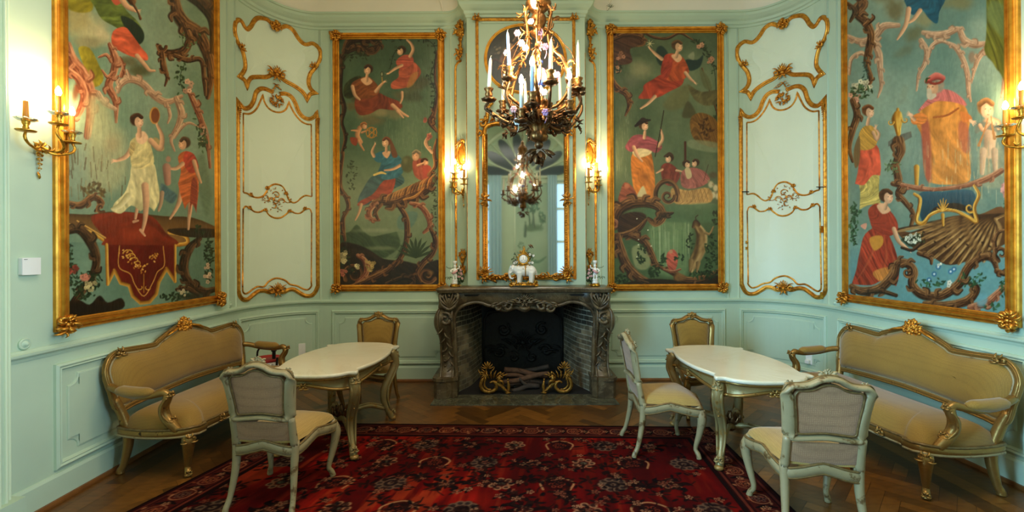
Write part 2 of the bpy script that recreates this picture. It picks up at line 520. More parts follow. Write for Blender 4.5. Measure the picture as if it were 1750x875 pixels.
# zig-zag rows: planks alternate +45 and -45 degrees
pitch = L_ * ca
for col_ in range(-11, 12):
    x = .2 + col_ * pitch
    if not -2.55 < x < 2.95: continue
    ang = PI / 4 if col_ % 2 else -PI / 4
    for r_ in range(-24, 60):
        y = r_ * W_ / ca + (0 if col_ % 2 else W_ / ca * .5)
        if -1.8 < y < 5.75: plank(x, y, L_ + W_ * .0, W_, ang)
for (xc, n0) in ((-2.78, 3), (3.22, 3)):
    for k in range(5):
        y = -1.6
        while y < 5.7:
            l = random.uniform(.8, 1.5); plank(xc - .26 + k * .13, y + l / 2, l, .13, PI / 2, .0006); mb.S[-1] = False; y += l
m, nt, b = nodes('oak_parquet')
at_ = N(nt, 'ShaderNodeAttribute', attribute_name='Col')
g_ = N(nt, 'ShaderNodeTexNoise', i_Scale=4.0, i_Detail=8.0); nt.links.new(coords(nt, (3, 9, 1)), g_.inputs['Vector'])
r_ = ramp(nt, g_.outputs['Fac'], [(.3, (.72, .68, .6, 1)), (.7, (1.15, 1.12, 1.05, 1))])
mx = N(nt, 'ShaderNodeMix', data_type='RGBA', blend_type='MULTIPLY'); mx.inputs[0].default_value = 1
nt.links.new(at_.outputs['Color'], mx.inputs[6]); nt.links.new(r_.outputs[0], mx.inputs[7]); nt.links.new(mx.outputs[2], b.inputs['Base Color'])
b.inputs['Roughness'].default_value = .32; b.inputs['Specular IOR Level'].default_value = .4
M['parquet'] = m
mb.add([(-3.3, Y_NEAR - .1, -.002), (3.6, Y_NEAR - .1, -.002), (3.6, 5.75, -.002), (-3.3, 5.75, -.002)], [(0, 1, 2, 3)], False, srgb(40, 26, 14))
struct(mb.build('floor', M['parquet'], attr=True))
# ceiling with its cove
mb = MB()
run(mb, SEGS, [(.06, 4.545), (.07, 4.62), (.10, 4.75), (.17, 4.9), (.30, 5.02), (.46, 5.08), (.62, 5.09)], True)
mb.box((.2, 2.0, 5.14), (7.2, 7.6, .1))
for cx in (-.86, 1.21):                                   # plaster groin ribs beside the chimney breast
    mb.tube([(cx - .22, 5.40, 5.09), (cx - .10, 5.50, 4.86), (cx - .01, 5.56, 4.70), (cx + .02, 5.59, 4.57)] if cx < 0 else
            [(cx + .22, 5.40, 5.09), (cx + .10, 5.50, 4.86), (cx + .01, 5.56, 4.70), (cx - .02, 5.59, 4.57)], .014, 6)
struct(mb.build('ceiling', M['plaster']))

# cornice, dado rail, baseboards
def trim(name, segs, prof, mat='paint'):
    mb = MB(); run(mb, segs, prof); return struct(mb.build(name, M[mat]))
corn = [(0, 4.40), (.012, 4.405), (.014, 4.43), (.03, 4.44), (.036, 4.47), (.06, 4.49), (.085, 4.52), (.09, 4.55), (.105, 4.555), (.108, 4.575), (.0, 4.58)]
trim('trim_1', SEGS, corn)
rail = [(0, .955), (.008, .957), (.012, .975), (.026, .98), (.034, .99), (.036, 1.005), (.02, 1.012), (.01, 1.022), (0, 1.024)]
base = [(0, .185), (.008, .184), (.018, .165), (.02, .02), (.02, 0)]
shoe = [(.02, .028), (.034, .026), (.04, .012), (.04, 0)]
for side, sg in (('left', [LW, CL, BL, KL]), ('right', [KR, BR, CR, RW])):
    trim('trim_2' if side == 'left' else 'trim_3', sg, rail)
    trim('baseboard_' + side, sg, base)
    trim('trim_4' if side == 'left' else 'trim_5', sg, shoe, 'shoe')

# dado panels: a moulded frame round a raised field with scooped corners
tn = 6
def dado(seg, u0, u1, z0=.235, z1=.865, field=True):
    global tn
    mb = MB()
    pr = [(-.026, 0), (-.024, .012), (-.01, .02), (.002, .014), (.01, .016), (.016, .006), (.022, 0)]
    pr = [(t, w * 1.35) for t, w in pr]; strip(mb, seg, dense([(u0, z0), (u1, z0), (u1, z1), (u0, z1)], .05, True), pr, True, smooth=False)
    if field:
        a0, a1, b0, b1, c = u0 + .075, u1 - .075, z0 + .075, z1 - .075, .07
        path = []
        for (cx, cy, s0) in ((a0, b0, 90), (a1, b0, 180), (a1, b1, 270), (a0, b1, 0)):
            path += [(cx + c * math.cos(math.radians(s0 - q)), cy + c * math.sin(math.radians(s0 - q))) for q in (np.linspace(0, 90, 7))]
        path = dense(path, .05, True)
        strip(mb, seg, path, [(-.012, 0), (-.010, .006), (0, .009)], True, smooth=False)
        cu = (a0 + a1) / 2; n = len(path)
        # the field itself, as a grid that follows the wall
        us = np.linspace(a0 + c, a1 - c, 13)
        V = [seg.P(u, z, .009) for z in (b0, b1) for u in us]
        mb.add(V, [(k, k + 1, 14 + k, 13 + k) for k in range(12)], False)
        for (xa, xb) in ((a0, a0 + c), (a1 - c, a1)):
            V = [seg.P(u, z, .009) for z in (b0 + c, b1 - c) for u in (xa, xb)]; mb.add(V, [(0, 1, 3, 2)], False)
    struct(mb.build('trim_%d' % tn, M['paint'])); tn += 1
def U(seg, px, py=560): return seg.uv(px, py)[0]
dado(LW, U(LW, 98, 700), U(LW, 385, 560)); dado(LW, U(LW, 98, 700) - 2.2, U(LW, 98, 700) - .62)
dado(CL, .10, CL.L - .07); dado(BL, U(BL, 571), BL.L - .02)
dado(BR, .02, U(BR, 1236)); dado(CR, .06, CR.L - .10)
dado(RW, .12, .12 + 1.75); dado(RW, 2.35, 4.2)
# plain vertical beads between the panels above the rail
def bead(seg, u, w=.022, h=.012, z0=RAIL + .02, z1=4.4):
    global tn
    mb = MB(); strip(mb, seg, [(u, z0), (u, z1)], prof_round(w, h)); struct(mb.build('trim_%d' % tn, M['paint'])); tn += 1
for seg, u in ((LW, LW.L - .09), (CL, .05), (CL, CL.L - .03), (BL, .10), (BR, BR.L - .10), (CR, .03), (CR, CR.L - .05), (RW, .09),
               (KL, .05), (KR, KR.L - .05)): bead(seg, u)
# pilaster at the near end of the left wall
mb = MB()
for (y0, y1, w) in ((1.9, 2.605, .045), (1.94, 2.57, .065), (2.0, 2.52, .08)):
    u0 = LW.L * (y0 - Y_NEAR) / (4.87 - Y_NEAR); u1 = LW.L * (y1 - Y_NEAR) / (4.87 - Y_NEAR)
    V = [LW.P(u, z, ww) for u in (u0, u1) for z in (0, 4.42) for ww in (-.01, w)]
    mb.add(V, [(0, 1, 3, 2), (4, 6, 7, 5), (0, 4, 5, 1), (2, 3, 7, 6), (1, 5, 7, 3)], False)
    strip(mb, LW, [(u1 - .012, .19), (u1 - .012, 4.42)], prof_round(.018, .010), w0=w)
u0 = LW.L * (1.88 - Y_NEAR) / (4.87 - Y_NEAR); u1 = LW.L * (2.63 - Y_NEAR) / (4.87 - Y_NEAR)
V = [LW.P(u, z, ww) for u in (u0, u1) for z in (0, .19) for ww in (-.01, .105)]
mb.add(V, [(0, 1, 3, 2), (4, 6, 7, 5), (0, 4, 5, 1), (2, 3, 7, 6), (1, 5, 7, 3)], False)
struct(mb.build('trim_%d' % tn, M['paint'])); tn += 1

# ---------------------------------------------------------------- rear wall (seen in the mirror): two tall windows, fanlight, painted panel
RY = Y_NEAR
mb = MB()
def rbox(x0, x1, z0, z1, y0=RY - .15, y1=RY): mb.box(((x0 + x1) / 2, (y0 + y1) / 2, (z0 + z1) / 2), (x1 - x0, y1 - y0, z1 - z0))
WN = ((-1.75, -.45), (1.15, 2.45))
rbox(-2.95, WN[0][0], 0, CEIL); rbox(WN[0][1], WN[1][0], 0, CEIL); rbox(WN[1][1], 3.5, 0, CEIL)
for a, b_ in WN: rbox(a, b_, 0, .95); rbox(a, b_, 3.55, CEIL)
struct(mb.build('wall_rear', M['paint']))
for i, (a, b_) in enumerate(WN):
    mb = MB()
    cx = (a + b_) / 2
    for x in (a + .04, cx, b_ - .04): mb.box((x, RY - .06, 2.25), (.08, .07, 2.6))
    for z in (.99, 1.9, 2.8, 3.51): mb.box((cx, RY - .06, z), (b_ - a, .06, .07))
    mb.tube([(a, RY + .02, .95), (a, RY + .02, 3.3), (a + .2, RY + .02, 3.6), (b_ - .2, RY + .02, 3.6), (b_, RY + .02, 3.3), (b_, RY + .02, .95)], .05, 8, sub=4)
    o = struct(mb.build('window_%d' % (i + 1), M['paint_pale']))
    g = MB(); g.box((cx, RY - .08, 2.25), (b_ - a, .01, 2.6)); p = g.build('pane', M['day_pane'], o)
# soft drapes at the sides of the windows
for i, (x0, x1) in enumerate(((-.62, -.28), (.98, 1.22))):
    mb = MB()
    mb.grid(lambda a, b_, x0=x0, x1=x1: (lerp(x0, x1, a), RY + .10 + .035 * math.sin(a * 21) * (1 - .2 * b_), lerp(.08, 3.7, b_)), 40, 6)
    o = mb.build('curtain', M['drape']); md = o.modifiers.new('s', 'SOLIDIFY'); md.thickness = .01
    tag(o, 'pale blue curtain beside the tall window, seen in the mirror, ' + ('left of the landscape panel' if i == 0 else 'right of the landscape panel'), 'curtain')
# fanlight
mb = MB()
for k in range(1, 8):
    a = PI * k / 8
    mb.tube([(.35 + .16 * math.cos(a), RY + .03, 3.66 + .16 * math.sin(a)), (.35 + 1.32 * math.cos(a), RY + .03, 3.66 + 1.32 * math.sin(a))], .022, 6, sub=1)
mb.tube([(.35 + 1.34 * math.cos(a), RY + .03, 3.66 + 1.34 * math.sin(a)) for a in np.linspace(0, PI, 13)], .05, 8, sub=3)
mb.tube([(-1.02, RY + .03, 3.66), (1.72, RY + .03, 3.66)], .04, 8, sub=1)
o = struct(mb.build('window_3', M['paint_pale']))
g = MB()
for k in range(8):
    a0 = PI * (k + .5) / 8
    pts = []
    for q in np.linspace(0, 2 * PI, 18, endpoint=False):
        r = .80 + .44 * math.cos(q); t = .155 * math.sin(q) * (.55 + .45 * (r / 1.2)); pts.append((r * math.cos(a0) - t * math.sin(a0), r * math.sin(a0) + t * math.cos(a0)))
    g.prism(pts, lambda x, y, h: (.35 + x, RY + .012 - h, 3.66 + y), 0, .01)
g.build('pane', M['rear_glass'], o)

# side windows behind the viewpoint
for i, (seg, yc, w) in enumerate(((LW, .55, 1.5), (RW, .10, 1.3))):
    mb = MB(); uc = seg.L * ((yc - Y_NEAR) if seg is LW else (4.87 - yc)) / (4.87 - Y_NEAR); g = lambda x, y, h: seg.P(uc + x, y, h)
    for x in (-w / 2 - .06, w / 2 + .06): mb.box((x, 2.1, .04), (.10, 2.8, .10), fn=g)
    for z in (.75, 3.45): mb.box((0, z, .05), (w + .24, .10, .12), fn=g)
    struct(mb.build('window_%d' % (4 + i), M['paint_pale']))
# ================================================================ painting on surfaces: colours laid on a fine mesh, in each picture's own sketch coordinates
def vnoise(x, y, sc, seed=0):
    x = x / sc; y = y / sc; xi = np.floor(x).astype(np.int64); yi = np.floor(y).astype(np.int64); fx = x - xi; fy = y - yi
    fx = fx * fx * (3 - 2 * fx); fy = fy * fy * (3 - 2 * fy)
    def h(a, b):
        n = (a * 374761393 + b * 668265263 + seed * 974634777) & 0x7fffffff
        n = ((n ^ (n >> 13)) * 1274126177) & 0x7fffffff
        return ((n ^ (n >> 16)) & 0xffff) / 65535.0
    return (h(xi, yi) * (1 - fx) + h(xi + 1, yi) * fx) * (1 - fy) + (h(xi, yi + 1) * (1 - fx) + h(xi + 1, yi + 1) * fx) * fy
def fbm(x, y, sc, seed=0):
    return (vnoise(x, y, sc, seed) + .5 * vnoise(x, y, sc / 2, seed + 1) + .25 * vnoise(x, y, sc / 4, seed + 2)) / 1.75
def homog(src, dst):
    A = []; B = []
    for (x, y), (u, v) in zip(src, dst):
        A += [[x, y, 1, 0, 0, 0, -u * x, -u * y], [0, 0, 0, x, y, 1, -v * x, -v * y]]; B += [u, v]
    return np.append(np.linalg.solve(np.array(A, float), np.array(B, float)), 1).reshape(3, 3)
def sm(x): x = np.clip(x, 0, 1); return x * x * (3 - 2 * x)
class Art:
    """nu x nv picture; quad = sketch coordinates of its corners: left-bottom, right-bottom, right-top, left-top"""
    def __init__(s, nu, nv, quad, seed=1):
        u, v = np.meshgrid(np.linspace(0, 1, nu), np.linspace(0, 1, nv))
        H = homog([(0, 0), (1, 0), (1, 1), (0, 1)], quad)
        d = H[2, 0] * u + H[2, 1] * v + 1
        s.X = ((H[0, 0] * u + H[0, 1] * v + H[0, 2]) / d).ravel(); s.Y = ((H[1, 0] * u + H[1, 1] * v + H[1, 2]) / d).ravel()
        s.nu, s.nv = nu, nv; s.c = np.zeros((nu * nv, 3)); s.rng = random.Random(seed); s.seed = seed
    def idx(s, x0, y0, x1, y1): return np.nonzero((s.X > x0) & (s.X < x1) & (s.Y > y0) & (s.Y < y1))[0]
    def mix(s, i, col, a):
        a = np.asarray(a)[:, None]; s.c[i] = s.c[i] * (1 - a) + np.asarray(col) * a
    def wash(s, cols, sc=60, seed=0, box=None):
        i = slice(None) if box is None else s.idx(*box)
        n = np.clip((fbm(s.X[i], s.Y[i] * .8, sc, seed) - .25) / .5, 0, 1)[:, None]
        s.c[i] = np.array(cols[0]) * (1 - n) + np.array(cols[1]) * n
    def blob(s, x, y, rx, ry, col, a=1., soft=.5, ang=0, rough=0):
        R = max(rx, ry) * 1.3; i = s.idx(x - R, y - R, x + R, y + R)
        if not len(i): return
        c, q = math.cos(ang), math.sin(ang); dx, dy = s.X[i] - x, s.Y[i] - y
        d = np.sqrt(((dx * c + dy * q) / rx) ** 2 + ((-dx * q + dy * c) / ry) ** 2)
        if rough: d = d + rough * (fbm(s.X[i], s.Y[i], max(rx, ry) * .5, s.seed + int(x)) - .5)
        s.mix(i, col, a * sm((1 - d) / max(soft, .02)))
    def poly(s, pts, col, soft=1.5, a=1., folds=None, light=None, smooth=4):
        """closed shape; folds = (angle, period, depth) makes drapery, light = (dx, dy, amount) models it"""
        P = cr(pts, True, smooth) if smooth else np.asarray(pts, float)
        x0, y0 = P.min(0) - soft; x1, y1 = P.max(0) + soft
        i = s.idx(x0, y0, x1, y1)
        if not len(i): return
        X, Y = s.X[i], s.Y[i]; ins = np.zeros(len(i), bool); dm = np.full(len(i), 1e9)
        for k in range(len(P)):
            (ax, ay), (bx, by) = P[k], P[(k + 1) % len(P)]
            if ay != by:
                c = ((ay > Y) != (by > Y)) & (X < (bx - ax) * (Y - ay) / (by - ay) + ax); ins ^= c
            ex, ey = bx - ax, by - ay; L2 = ex * ex + ey * ey
            if L2 < 1e-9: continue
            t = np.clip(((X - ax) * ex + (Y - ay) * ey) / L2, 0, 1)
            dm = np.minimum(dm, (X - ax - t * ex) ** 2 + (Y - ay - t * ey) ** 2)
        d = np.sqrt(dm) * np.where(ins, 1, -1)
        al = a * sm((d + soft / 2) / soft)
        cc = np.tile(np.array(col, float), (len(i), 1))
        if folds:
            an, per, dep = folds; q = X * math.cos(an) + Y * math.sin(an); p = Y * math.cos(an) - X * math.sin(an)
            q = q + 7 * (fbm(X, Y, per * 2.2, s.seed + 5) - .5) * per * .25 + .22 * p * np.sin(p / (per * 3.2))
            f = 1.5 * (vnoise(q, p, per * .42, s.seed + 7) * .45 + vnoise(q * 1.0 + 50, p * .22, per * .5, s.seed + 8) * .9 + vnoise(q + 90, p * .2, per * .22, s.seed + 3) * .45 - .9)
            f = np.clip(f, -1.3, 1.2)
            cc *= (1 + dep * f)[:, None]
        if light:
            lx, ly, am = light; q = ((X - (x0 + x1) / 2) * lx / max(x1 - x0, 1) + (Y - (y0 + y1) / 2) * ly / max(y1 - y0, 1)) * 2
            cc *= (1 + am * np.clip(q, -1, 1) - am * .5 * sm(1 - d / (min(x1 - x0, y1 - y0) * .14 + .5)))[:, None]
        s.mix(i, np.clip(cc, 0, 255), al)
    def stroke(s, pts, w, cols, a=1., soft=.35, sub=5, ridge=0):
        """brush stroke; w tapers along it; cols = one colour or (dark, mid, light) shaded across; ridge adds veins along"""
        P = cr(pts, False, sub) if len(pts) > 2 else np.asarray(pts, float)
        Wd = resamp(w, len(P)); mxw = Wd.max() * 1.2 + 1
        x0, y0 = P.min(0) - mxw; x1, y1 = P.max(0) + mxw
        i = s.idx(x0, y0, x1, y1)
        if not len(i): return
        X, Y = s.X[i], s.Y[i]; best = np.full(len(i), 1e9); side = np.zeros(len(i)); ww = np.ones(len(i)); along = np.zeros(len(i)); Ls = 0
        for k in range(len(P) - 1):
            (ax, ay), (bx, by) = P[k], P[k + 1]; ex, ey = bx - ax, by - ay; L2 = ex * ex + ey * ey
            if L2 < 1e-9: continue
            t = np.clip(((X - ax) * ex + (Y - ay) * ey) / L2, 0, 1)
            dx, dy = X - ax - t * ex, Y - ay - t * ey; W = Wd[k] * (1 - t) + Wd[k + 1] * t
            r = np.sqrt(dx * dx + dy * dy) / np.maximum(W, .2); m = r < best
            best = np.where(m, r, best); ww = np.where(m, W, ww); L = math.sqrt(L2)
            side = np.where(m, (ex * dy - ey * dx) / L / np.maximum(W, .2), side); along = np.where(m, Ls + t * L, along); Ls += L
        al = a * sm((1 - best) / np.maximum(soft, .8 / np.maximum(ww, .3)))
        if np.ndim(cols[0]) == 0: cc = np.array(cols, float)
        else:
            q = np.clip(side * -.5 + .5, 0, 1); d, md, l = [np.array(c, float) for c in cols]
            if ridge: q = np.clip(q + .16 * np.sin(side * ridge * PI + along * .05) + .5 * (vnoise(side * ridge * 1.5 + 40, along * .12, 1.0, s.seed + 2) - .5), 0, 1)
            q = q[:, None]; cc = np.where(q < .5, d + (md - d) * q * 2, md + (l - md) * (q - .5) * 2)
        s.mix(i, cc, al)
    # ---- stock motifs
    def scroll(s, pts, w, pal, ridge=3):
        """a carved rocaille member: soft shade beside it, the moulded band, and acanthus lobes breaking from its outer edge"""
        P = cr(pts, False, 5); Wd = resamp(w, len(P)); d, m, l = [np.array(c, float) for c in pal]
        s.stroke([(x + .25 * q, y + .35 * q) for (x, y), q in zip(P, Wd)], Wd * 1.15, d * .7, .55, .8, 0)
        s.stroke(pts, w, pal, ridge=ridge)
        s.stroke(P, Wd * .22, d * .8, .55, .8, 0)
        k = 2
        while k < len(P) - 3:
            t = P[k + 1] - P[k - 1]; n = np.linalg.norm(t)
            if n > 1e-6 and Wd[k] > 3.2:
                t /= n; c = (P[k + 2] - P[k]) - (P[k] - P[k - 2]); nn = np.array((-t[1], t[0])); sd = -1 if nn.dot(c) > 0 else 1
                if s.rng.random() < .2: sd = -sd
                W = Wd[k] * s.rng.uniform(.8, 1.2); f = s.rng.choice((-1, 1))
                b = P[k] + nn * sd * Wd[k] * .35 + t * f * W * .5; q = P[k] + nn * sd * Wd[k] * 1.0 + t * f * W * .3; e = P[k] + nn * sd * Wd[k] * 1.12 - t * f * W * .5
                s.stroke([b, q, e], [W * .6, W * .55, W * .3], (d, m * .95, l), .95, .5); s.stroke([b, q, e], [W * .12, W * .14, W * .06], l * 1.06, .6)
            k += s.rng.choice((3, 4, 5))
        for k in range(1, len(P) - 1, 3): s.blob(P[k][0] - Wd[k] * .35, P[k][1] - Wd[k] * .35, Wd[k] * .5, Wd[k] * .14, np.minimum(l * 1.15, 255), .45, .8, math.atan2(P[k + 1][1] - P[k][1], P[k + 1][0] - P[k][0]))
    def spiral(s, x, y, r, a0, turns, w, pal, ridge=2):
        n = 14; pts = [(x + r * (1 - .8 * k / n) * math.cos(a0 + turns * 2 * PI * k / n), y + r * (1 - .8 * k / n) * math.sin(a0 + turns * 2 * PI * k / n)) for k in range(n + 1)]
        s.stroke(pts, [w, w * .8, w * .4], pal, sub=3, ridge=ridge)
    def leaves(s, x, y, rx, ry, n, col, size=4):
        for _ in range(n):
            a = s.rng.uniform(0, 2 * PI); q = math.sqrt(s.rng.random()); k = s.rng.uniform(.7, 1.25)
            s.blob(x + rx * q * math.cos(a), y + ry * q * math.sin(a), size * s.rng.uniform(.6, 1.2), size * .42, [c * k for c in col], .9, .5, s.rng.uniform(0, PI))
    def flowers(s, x, y, rx, ry, n, col, size=4):
        for _ in range(n):
            a = s.rng.uniform(0, 2 * PI); q = math.sqrt(s.rng.random()); fx, fy = x + rx * q * math.cos(a), y + ry * q * math.sin(a); z = size * s.rng.uniform(.6, 1.1)
            k = s.rng.uniform(.75, 1.1)
            for p in range(5): s.blob(fx + z * .55 * math.cos(p * 1.257), fy + z * .55 * math.sin(p * 1.257), z * .5, z * .5, [c * k for c in col], .9, .5)
            s.blob(fx, fy, z * .3, z * .3, [c * .6 for c in col], .8, .5)
    def vine(s, pts, n, col, size=4, stem=1.0):
        P = cr(pts, False, 8); s.stroke(pts, stem, [c * .7 for c in col], .8)
        for _ in range(n):
            p = P[s.rng.randrange(len(P))]; s.leaves(p[0] + s.rng.uniform(-size, size) * 1.2, p[1] + s.rng.uniform(-size, size), size, size, 1, col, size)
    def limb(s, pts, w, tone=(214, 168, 132)):
        t = np.array(tone, float); s.stroke(pts, w, (t * .62, t * .95, t * 1.1), soft=.4)
    def head(s, x, y, r, face=(1, 0), tone=(220, 178, 144), hair=(70, 44, 28), tilt=0):
        t = np.array(tone, float); h = np.array(hair, float); r = r * 1.18
        s.blob(x - face[0] * r * .35, y - r * .25, r * 1.05, r * 1.08, h, 1, .35)
        s.blob(x + face[0] * r * .12, y + r * .08, r * .78, r * .98, t * .9, 1, .3, tilt)
        s.blob(x + face[0] * r * .30, y + r * .10, r * .5, r * .75, t * 1.06, .9, .7, tilt)
        s.stroke([(x - r * .65 - face[0] * r * .3, y - r * .55), (x - face[0] * r * .1, y - r * .95), (x + r * .6 - face[0] * r * .1, y - r * .6)], r * .34, (h * .7, h, h * 1.5))
        ex = x + face[0] * r * .38
        for d in (-.3, .28): s.blob(ex + d * r, y - r * .05, r * .13, r * .07, t * .3, .9, .6)
        s.stroke([(ex + face[0] * r * .08, y), (ex + face[0] * r * .2, y + r * .3)], r * .06, t * .62, .7)
        s.blob(ex + face[0] * r * .02, y + r * .55, r * .18, r * .07, (170, 80, 66), .9, .6)
    def hand(s, x, y, dx, dy, k, tone=(222, 178, 144)):
        t = np.array(tone, float); s.blob(x, y, k * .8, k * .6, t, 1, .4, math.atan2(dy, dx))
        b = math.atan2(dy, dx)
        for q in (-.5, -.18, .15, .48): s.stroke([(x, y), (x + k * 1.7 * math.cos(b + q), y + k * 1.7 * math.sin(b + q))], [k * .3, k * .14], t * 1.02)
    def grain(s, amt=.06):
        n = fbm(s.X, s.Y, 5, s.seed + 9) - .5; n2 = fbm(s.X, s.Y, 34, s.seed + 12) - .5
        s.c = s.c * .86 + s.c.mean(1)[:, None] * .14; s.c = ((s.c - 118) * 1.16 + 110) * np.array((1.04, .98, .88)); s.c *= (1 + amt * 2 * n + amt * 1.6 * n2)[:, None]
    def lin(s):
        c = np.clip(s.c, 0, 255) / 255
        return np.where(c <= .04045, c / 12.92, ((c + .055) / 1.055) ** 2.4)
    def mesh(s, name, pos, mat, parent=None, thick=None):
        """pos(u array, v array) -> (n, 3) places the picture's points"""
        u, v = np.meshgrid(np.linspace(0, 1, s.nu), np.linspace(0, 1, s.nv))
        co = np.asarray(pos(u.ravel(), v.ravel()), float)
        if parent is not None: co = co - np.array(ORG.get(parent.name, (0, 0, 0)))
        nu, nv = s.nu, s.nv
        base = (np.arange(nv - 1)[:, None] * nu + np.arange(nu - 1)[None, :]).ravel()
        q = np.stack((base, base + 1, base + nu + 1, base + nu), 1).astype(np.int32)
        me = bpy.data.meshes.new(name); me.vertices.add(len(co)); me.vertices.foreach_set('co', co.astype(np.float32).ravel())
        me.loops.add(q.size); me.loops.foreach_set('vertex_index', q.ravel()); me.polygons.add(len(q))
        me.polygons.foreach_set('loop_start', np.arange(0, q.size, 4, dtype=np.int32))
        ca = me.attributes.new('Col', 'FLOAT_COLOR', 'POINT'); L = s.lin()
        ca.data.foreach_set('color', np.concatenate((L, np.ones((len(L), 1))), 1).astype(np.float32).ravel())
        me.update(calc_edges=True)
        o = bpy.data.objects.new(name, me); C.objects.link(o); me.materials.append(mat)
        if parent is not None: o.parent = parent
        return o
def art_mat(name, rough, weave, strength, coat=0., spec=.5):
    m, nt, b = nodes(name)
    a = N(nt, 'ShaderNodeAttribute', attribute_name='Col'); nt.links.new(a.outputs['Color'], b.inputs['Base Color'])
    b.inputs['Roughness'].default_value = rough; b.inputs['Coat Weight'].default_value = coat; b.inputs['Specular IOR Level'].default_value = spec
    n = N(nt, 'ShaderNodeTexNoise', i_Scale=weave, i_Detail=5.0); nt.links.new(coords(nt, (1, 1, .35)), n.inputs['Vector'])
    bump(nt, b, n.outputs['Fac'], strength, .006)
    return m
M['canvas'] = art_mat('varnished_oil_paint', .34, 34, .5)
M['rug'] = art_mat('wool_pile', .95, 300, .6, spec=.1)
# ---------------------------------------------------------------- pigments
BRN = ((48, 30, 20), (98, 66, 42), (160, 118, 76))
DK = ((34, 24, 16), (70, 48, 32), (124, 92, 60))
RS = ((104, 58, 40), (150, 96, 70), (196, 146, 112))
PK = ((132, 104, 84), (172, 138, 112), (208, 176, 146))
GD = ((120, 78, 22), (196, 142, 52), (236, 200, 104))
SK = (218, 172, 136)
def extend(a):
    """the part of a tall picture above the sketch: clouds and foliage"""
    pass
def art_left():
    a = Art(300, 620, [(108.5, 554.1), (371.5, 510.9), (369.2, -17.4), (104.9, -264.2)], 3)
    a.wash(((104, 136, 116), (134, 158, 138)), 70)
    a.wash(((96, 128, 112), (116, 146, 128)), 50, 4, (90, 420, 400, 600))
    # upper clouds and the sky above
    for x, y, rx, ry, c in ((150, -150, 60, 40, (150, 150, 118)), (230, -120, 70, 36, (132, 140, 112)), (310, -90, 60, 40, (112, 128, 104)), (148, 48, 46, 40, (176, 170, 128)), (125, 30, 40, 34, (160, 152, 104)), (172, 62, 26, 22, (186, 178, 140)), (150, 75, 40, 16, (140, 138, 104)), (236, 122, 28, 20, (90, 92, 62)), (215, 108, 24, 14, (104, 100, 70))):
        a.blob(x, y, rx, ry, c, .9, .8, 0, .6)
    # upper figure
    a.limb([(170, -90), (160, -60), (168, -30)], [9, 7]); a.head(190, -100, 15, (1, 0))
    a.poly([(168, -78), (205, -80), (222, -40), (210, -5), (165, -5), (158, -45)], (150, 90, 60), folds=(.4, 16, .2))
    a.poly([(107, -5), (150, -8), (155, 18), (130, 22), (107, 12)], (140, 132, 40), 4, folds=(.9, 14, .15))
    a.poly([(152, -6), (200, -8), (214, 18), (236, 40), (246, 64), (236, 78), (216, 62), (196, 48), (172, 34), (160, 14)], (104, 122, 58), 2, folds=(-.8, 14, .28))
    a.poly([(205, 30), (226, 36), (244, 54), (246, 70), (236, 78), (220, 62)], (42, 60, 50), 3)
    a.poly([(186, -6), (206, -8), (208, 4), (196, 10)], (190, 90, 66), 2)
    a.limb([(206, -2), (216, 12), (232, 20)], [7, 4.5]); a.hand(233, 20, 1, .3, 5)
    a.stroke([(214, -14), (226, 4)], [9, 8], BRN); a.stroke([(226, 6), (236, 24), (240, 34)], [3, 2, 3], BRN)
    a.poly([(192, 55), (212, 48), (226, 62), (242, 84), (252, 96), (252, 106), (236, 103), (208, 92), (190, 78)], (206, 96, 66), 2, folds=(-.6, 15, .22))
    a.limb([(234, 98), (248, 114), (256, 123), (265, 124)], [5, 4, 2.5])
    a.poly([(130, 84), (150, 84), (166, 112), (175, 136), (165, 150), (150, 147), (140, 116)], (142, 134, 44), 2, folds=(.2, 13, .22))
    # rocaille arches
    a.scroll([(112, 78), (120, 104), (138, 130), (150, 160), (152, 196), (146, 236)], [7, 12, 14, 10, 8], RS, 4)
    a.scroll([(110, 120), (132, 140), (140, 170), (128, 200), (112, 206)], [6, 9, 8, 4], RS, 3)
    a.blob(126, 158, 9, 26, (110, 68, 48), .8, .8, .2)
    a.scroll([(186, 78), (196, 104), (192, 128), (184, 150), (196, 176), (197, 212)], [5, 9, 8, 9, 7, 3], RS, 3)
    a.scroll([(166, 100), (180, 96), (188, 108)], [2, 4, 3], RS); a.scroll([(172, 122), (182, 134), (192, 126)], [2, 4, 3], RS)
    a.scroll([(166, 162), (176, 178), (196, 190)], [5, 7, 4], PK, 3)
    a.scroll([(200, 160), (206, 146), (222, 138), (244, 146), (264, 166), (286, 178), (312, 168)], [4, 7, 8, 8, 8, 7, 4], PK, 4)
    a.scroll([(206, 132), (210, 116), (204, 100)], [5, 4, 2], RS); a.scroll([(222, 136), (216, 122)], [4, 2], PK)
    a.scroll([(303, 172), (312, 196), (306, 218), (294, 242), (300, 262)], [6, 8, 6, 4, 2], PK, 3)
    a.scroll([(300, 240), (312, 222), (326, 214), (344, 222)], [2, 4, 3, 1], PK)
    a.scroll([(286, 180), (292, 200), (288, 214)], [3, 4, 2], PK)
    # dark scroll at the upper right
    a.scroll([(372, -60), (340, -40), (318, -10)], [14, 16, 12], DK, 3)
    a.scroll([(300, -10), (304, 22), (318, 44), (340, 60), (356, 90), (364, 130), (358, 170)], [8, 13, 14, 14, 12, 9, 5], BRN, 5)
    a.scroll([(330, -6), (350, 10), (366, 40), (366, 90)], [14, 14, 9, 5], DK, 4)
    a.scroll([(318, 46), (326, 68), (318, 88), (298, 95), (280, 92), (270, 80)], [6, 8, 9, 9, 8, 4], BRN, 4)
    a.spiral(276, 83, 9, 0, .8, 4, BRN); a.scroll([(278, 96), (281, 118), (287, 134), (283, 150)], [6, 7, 4, 2], BRN, 2)
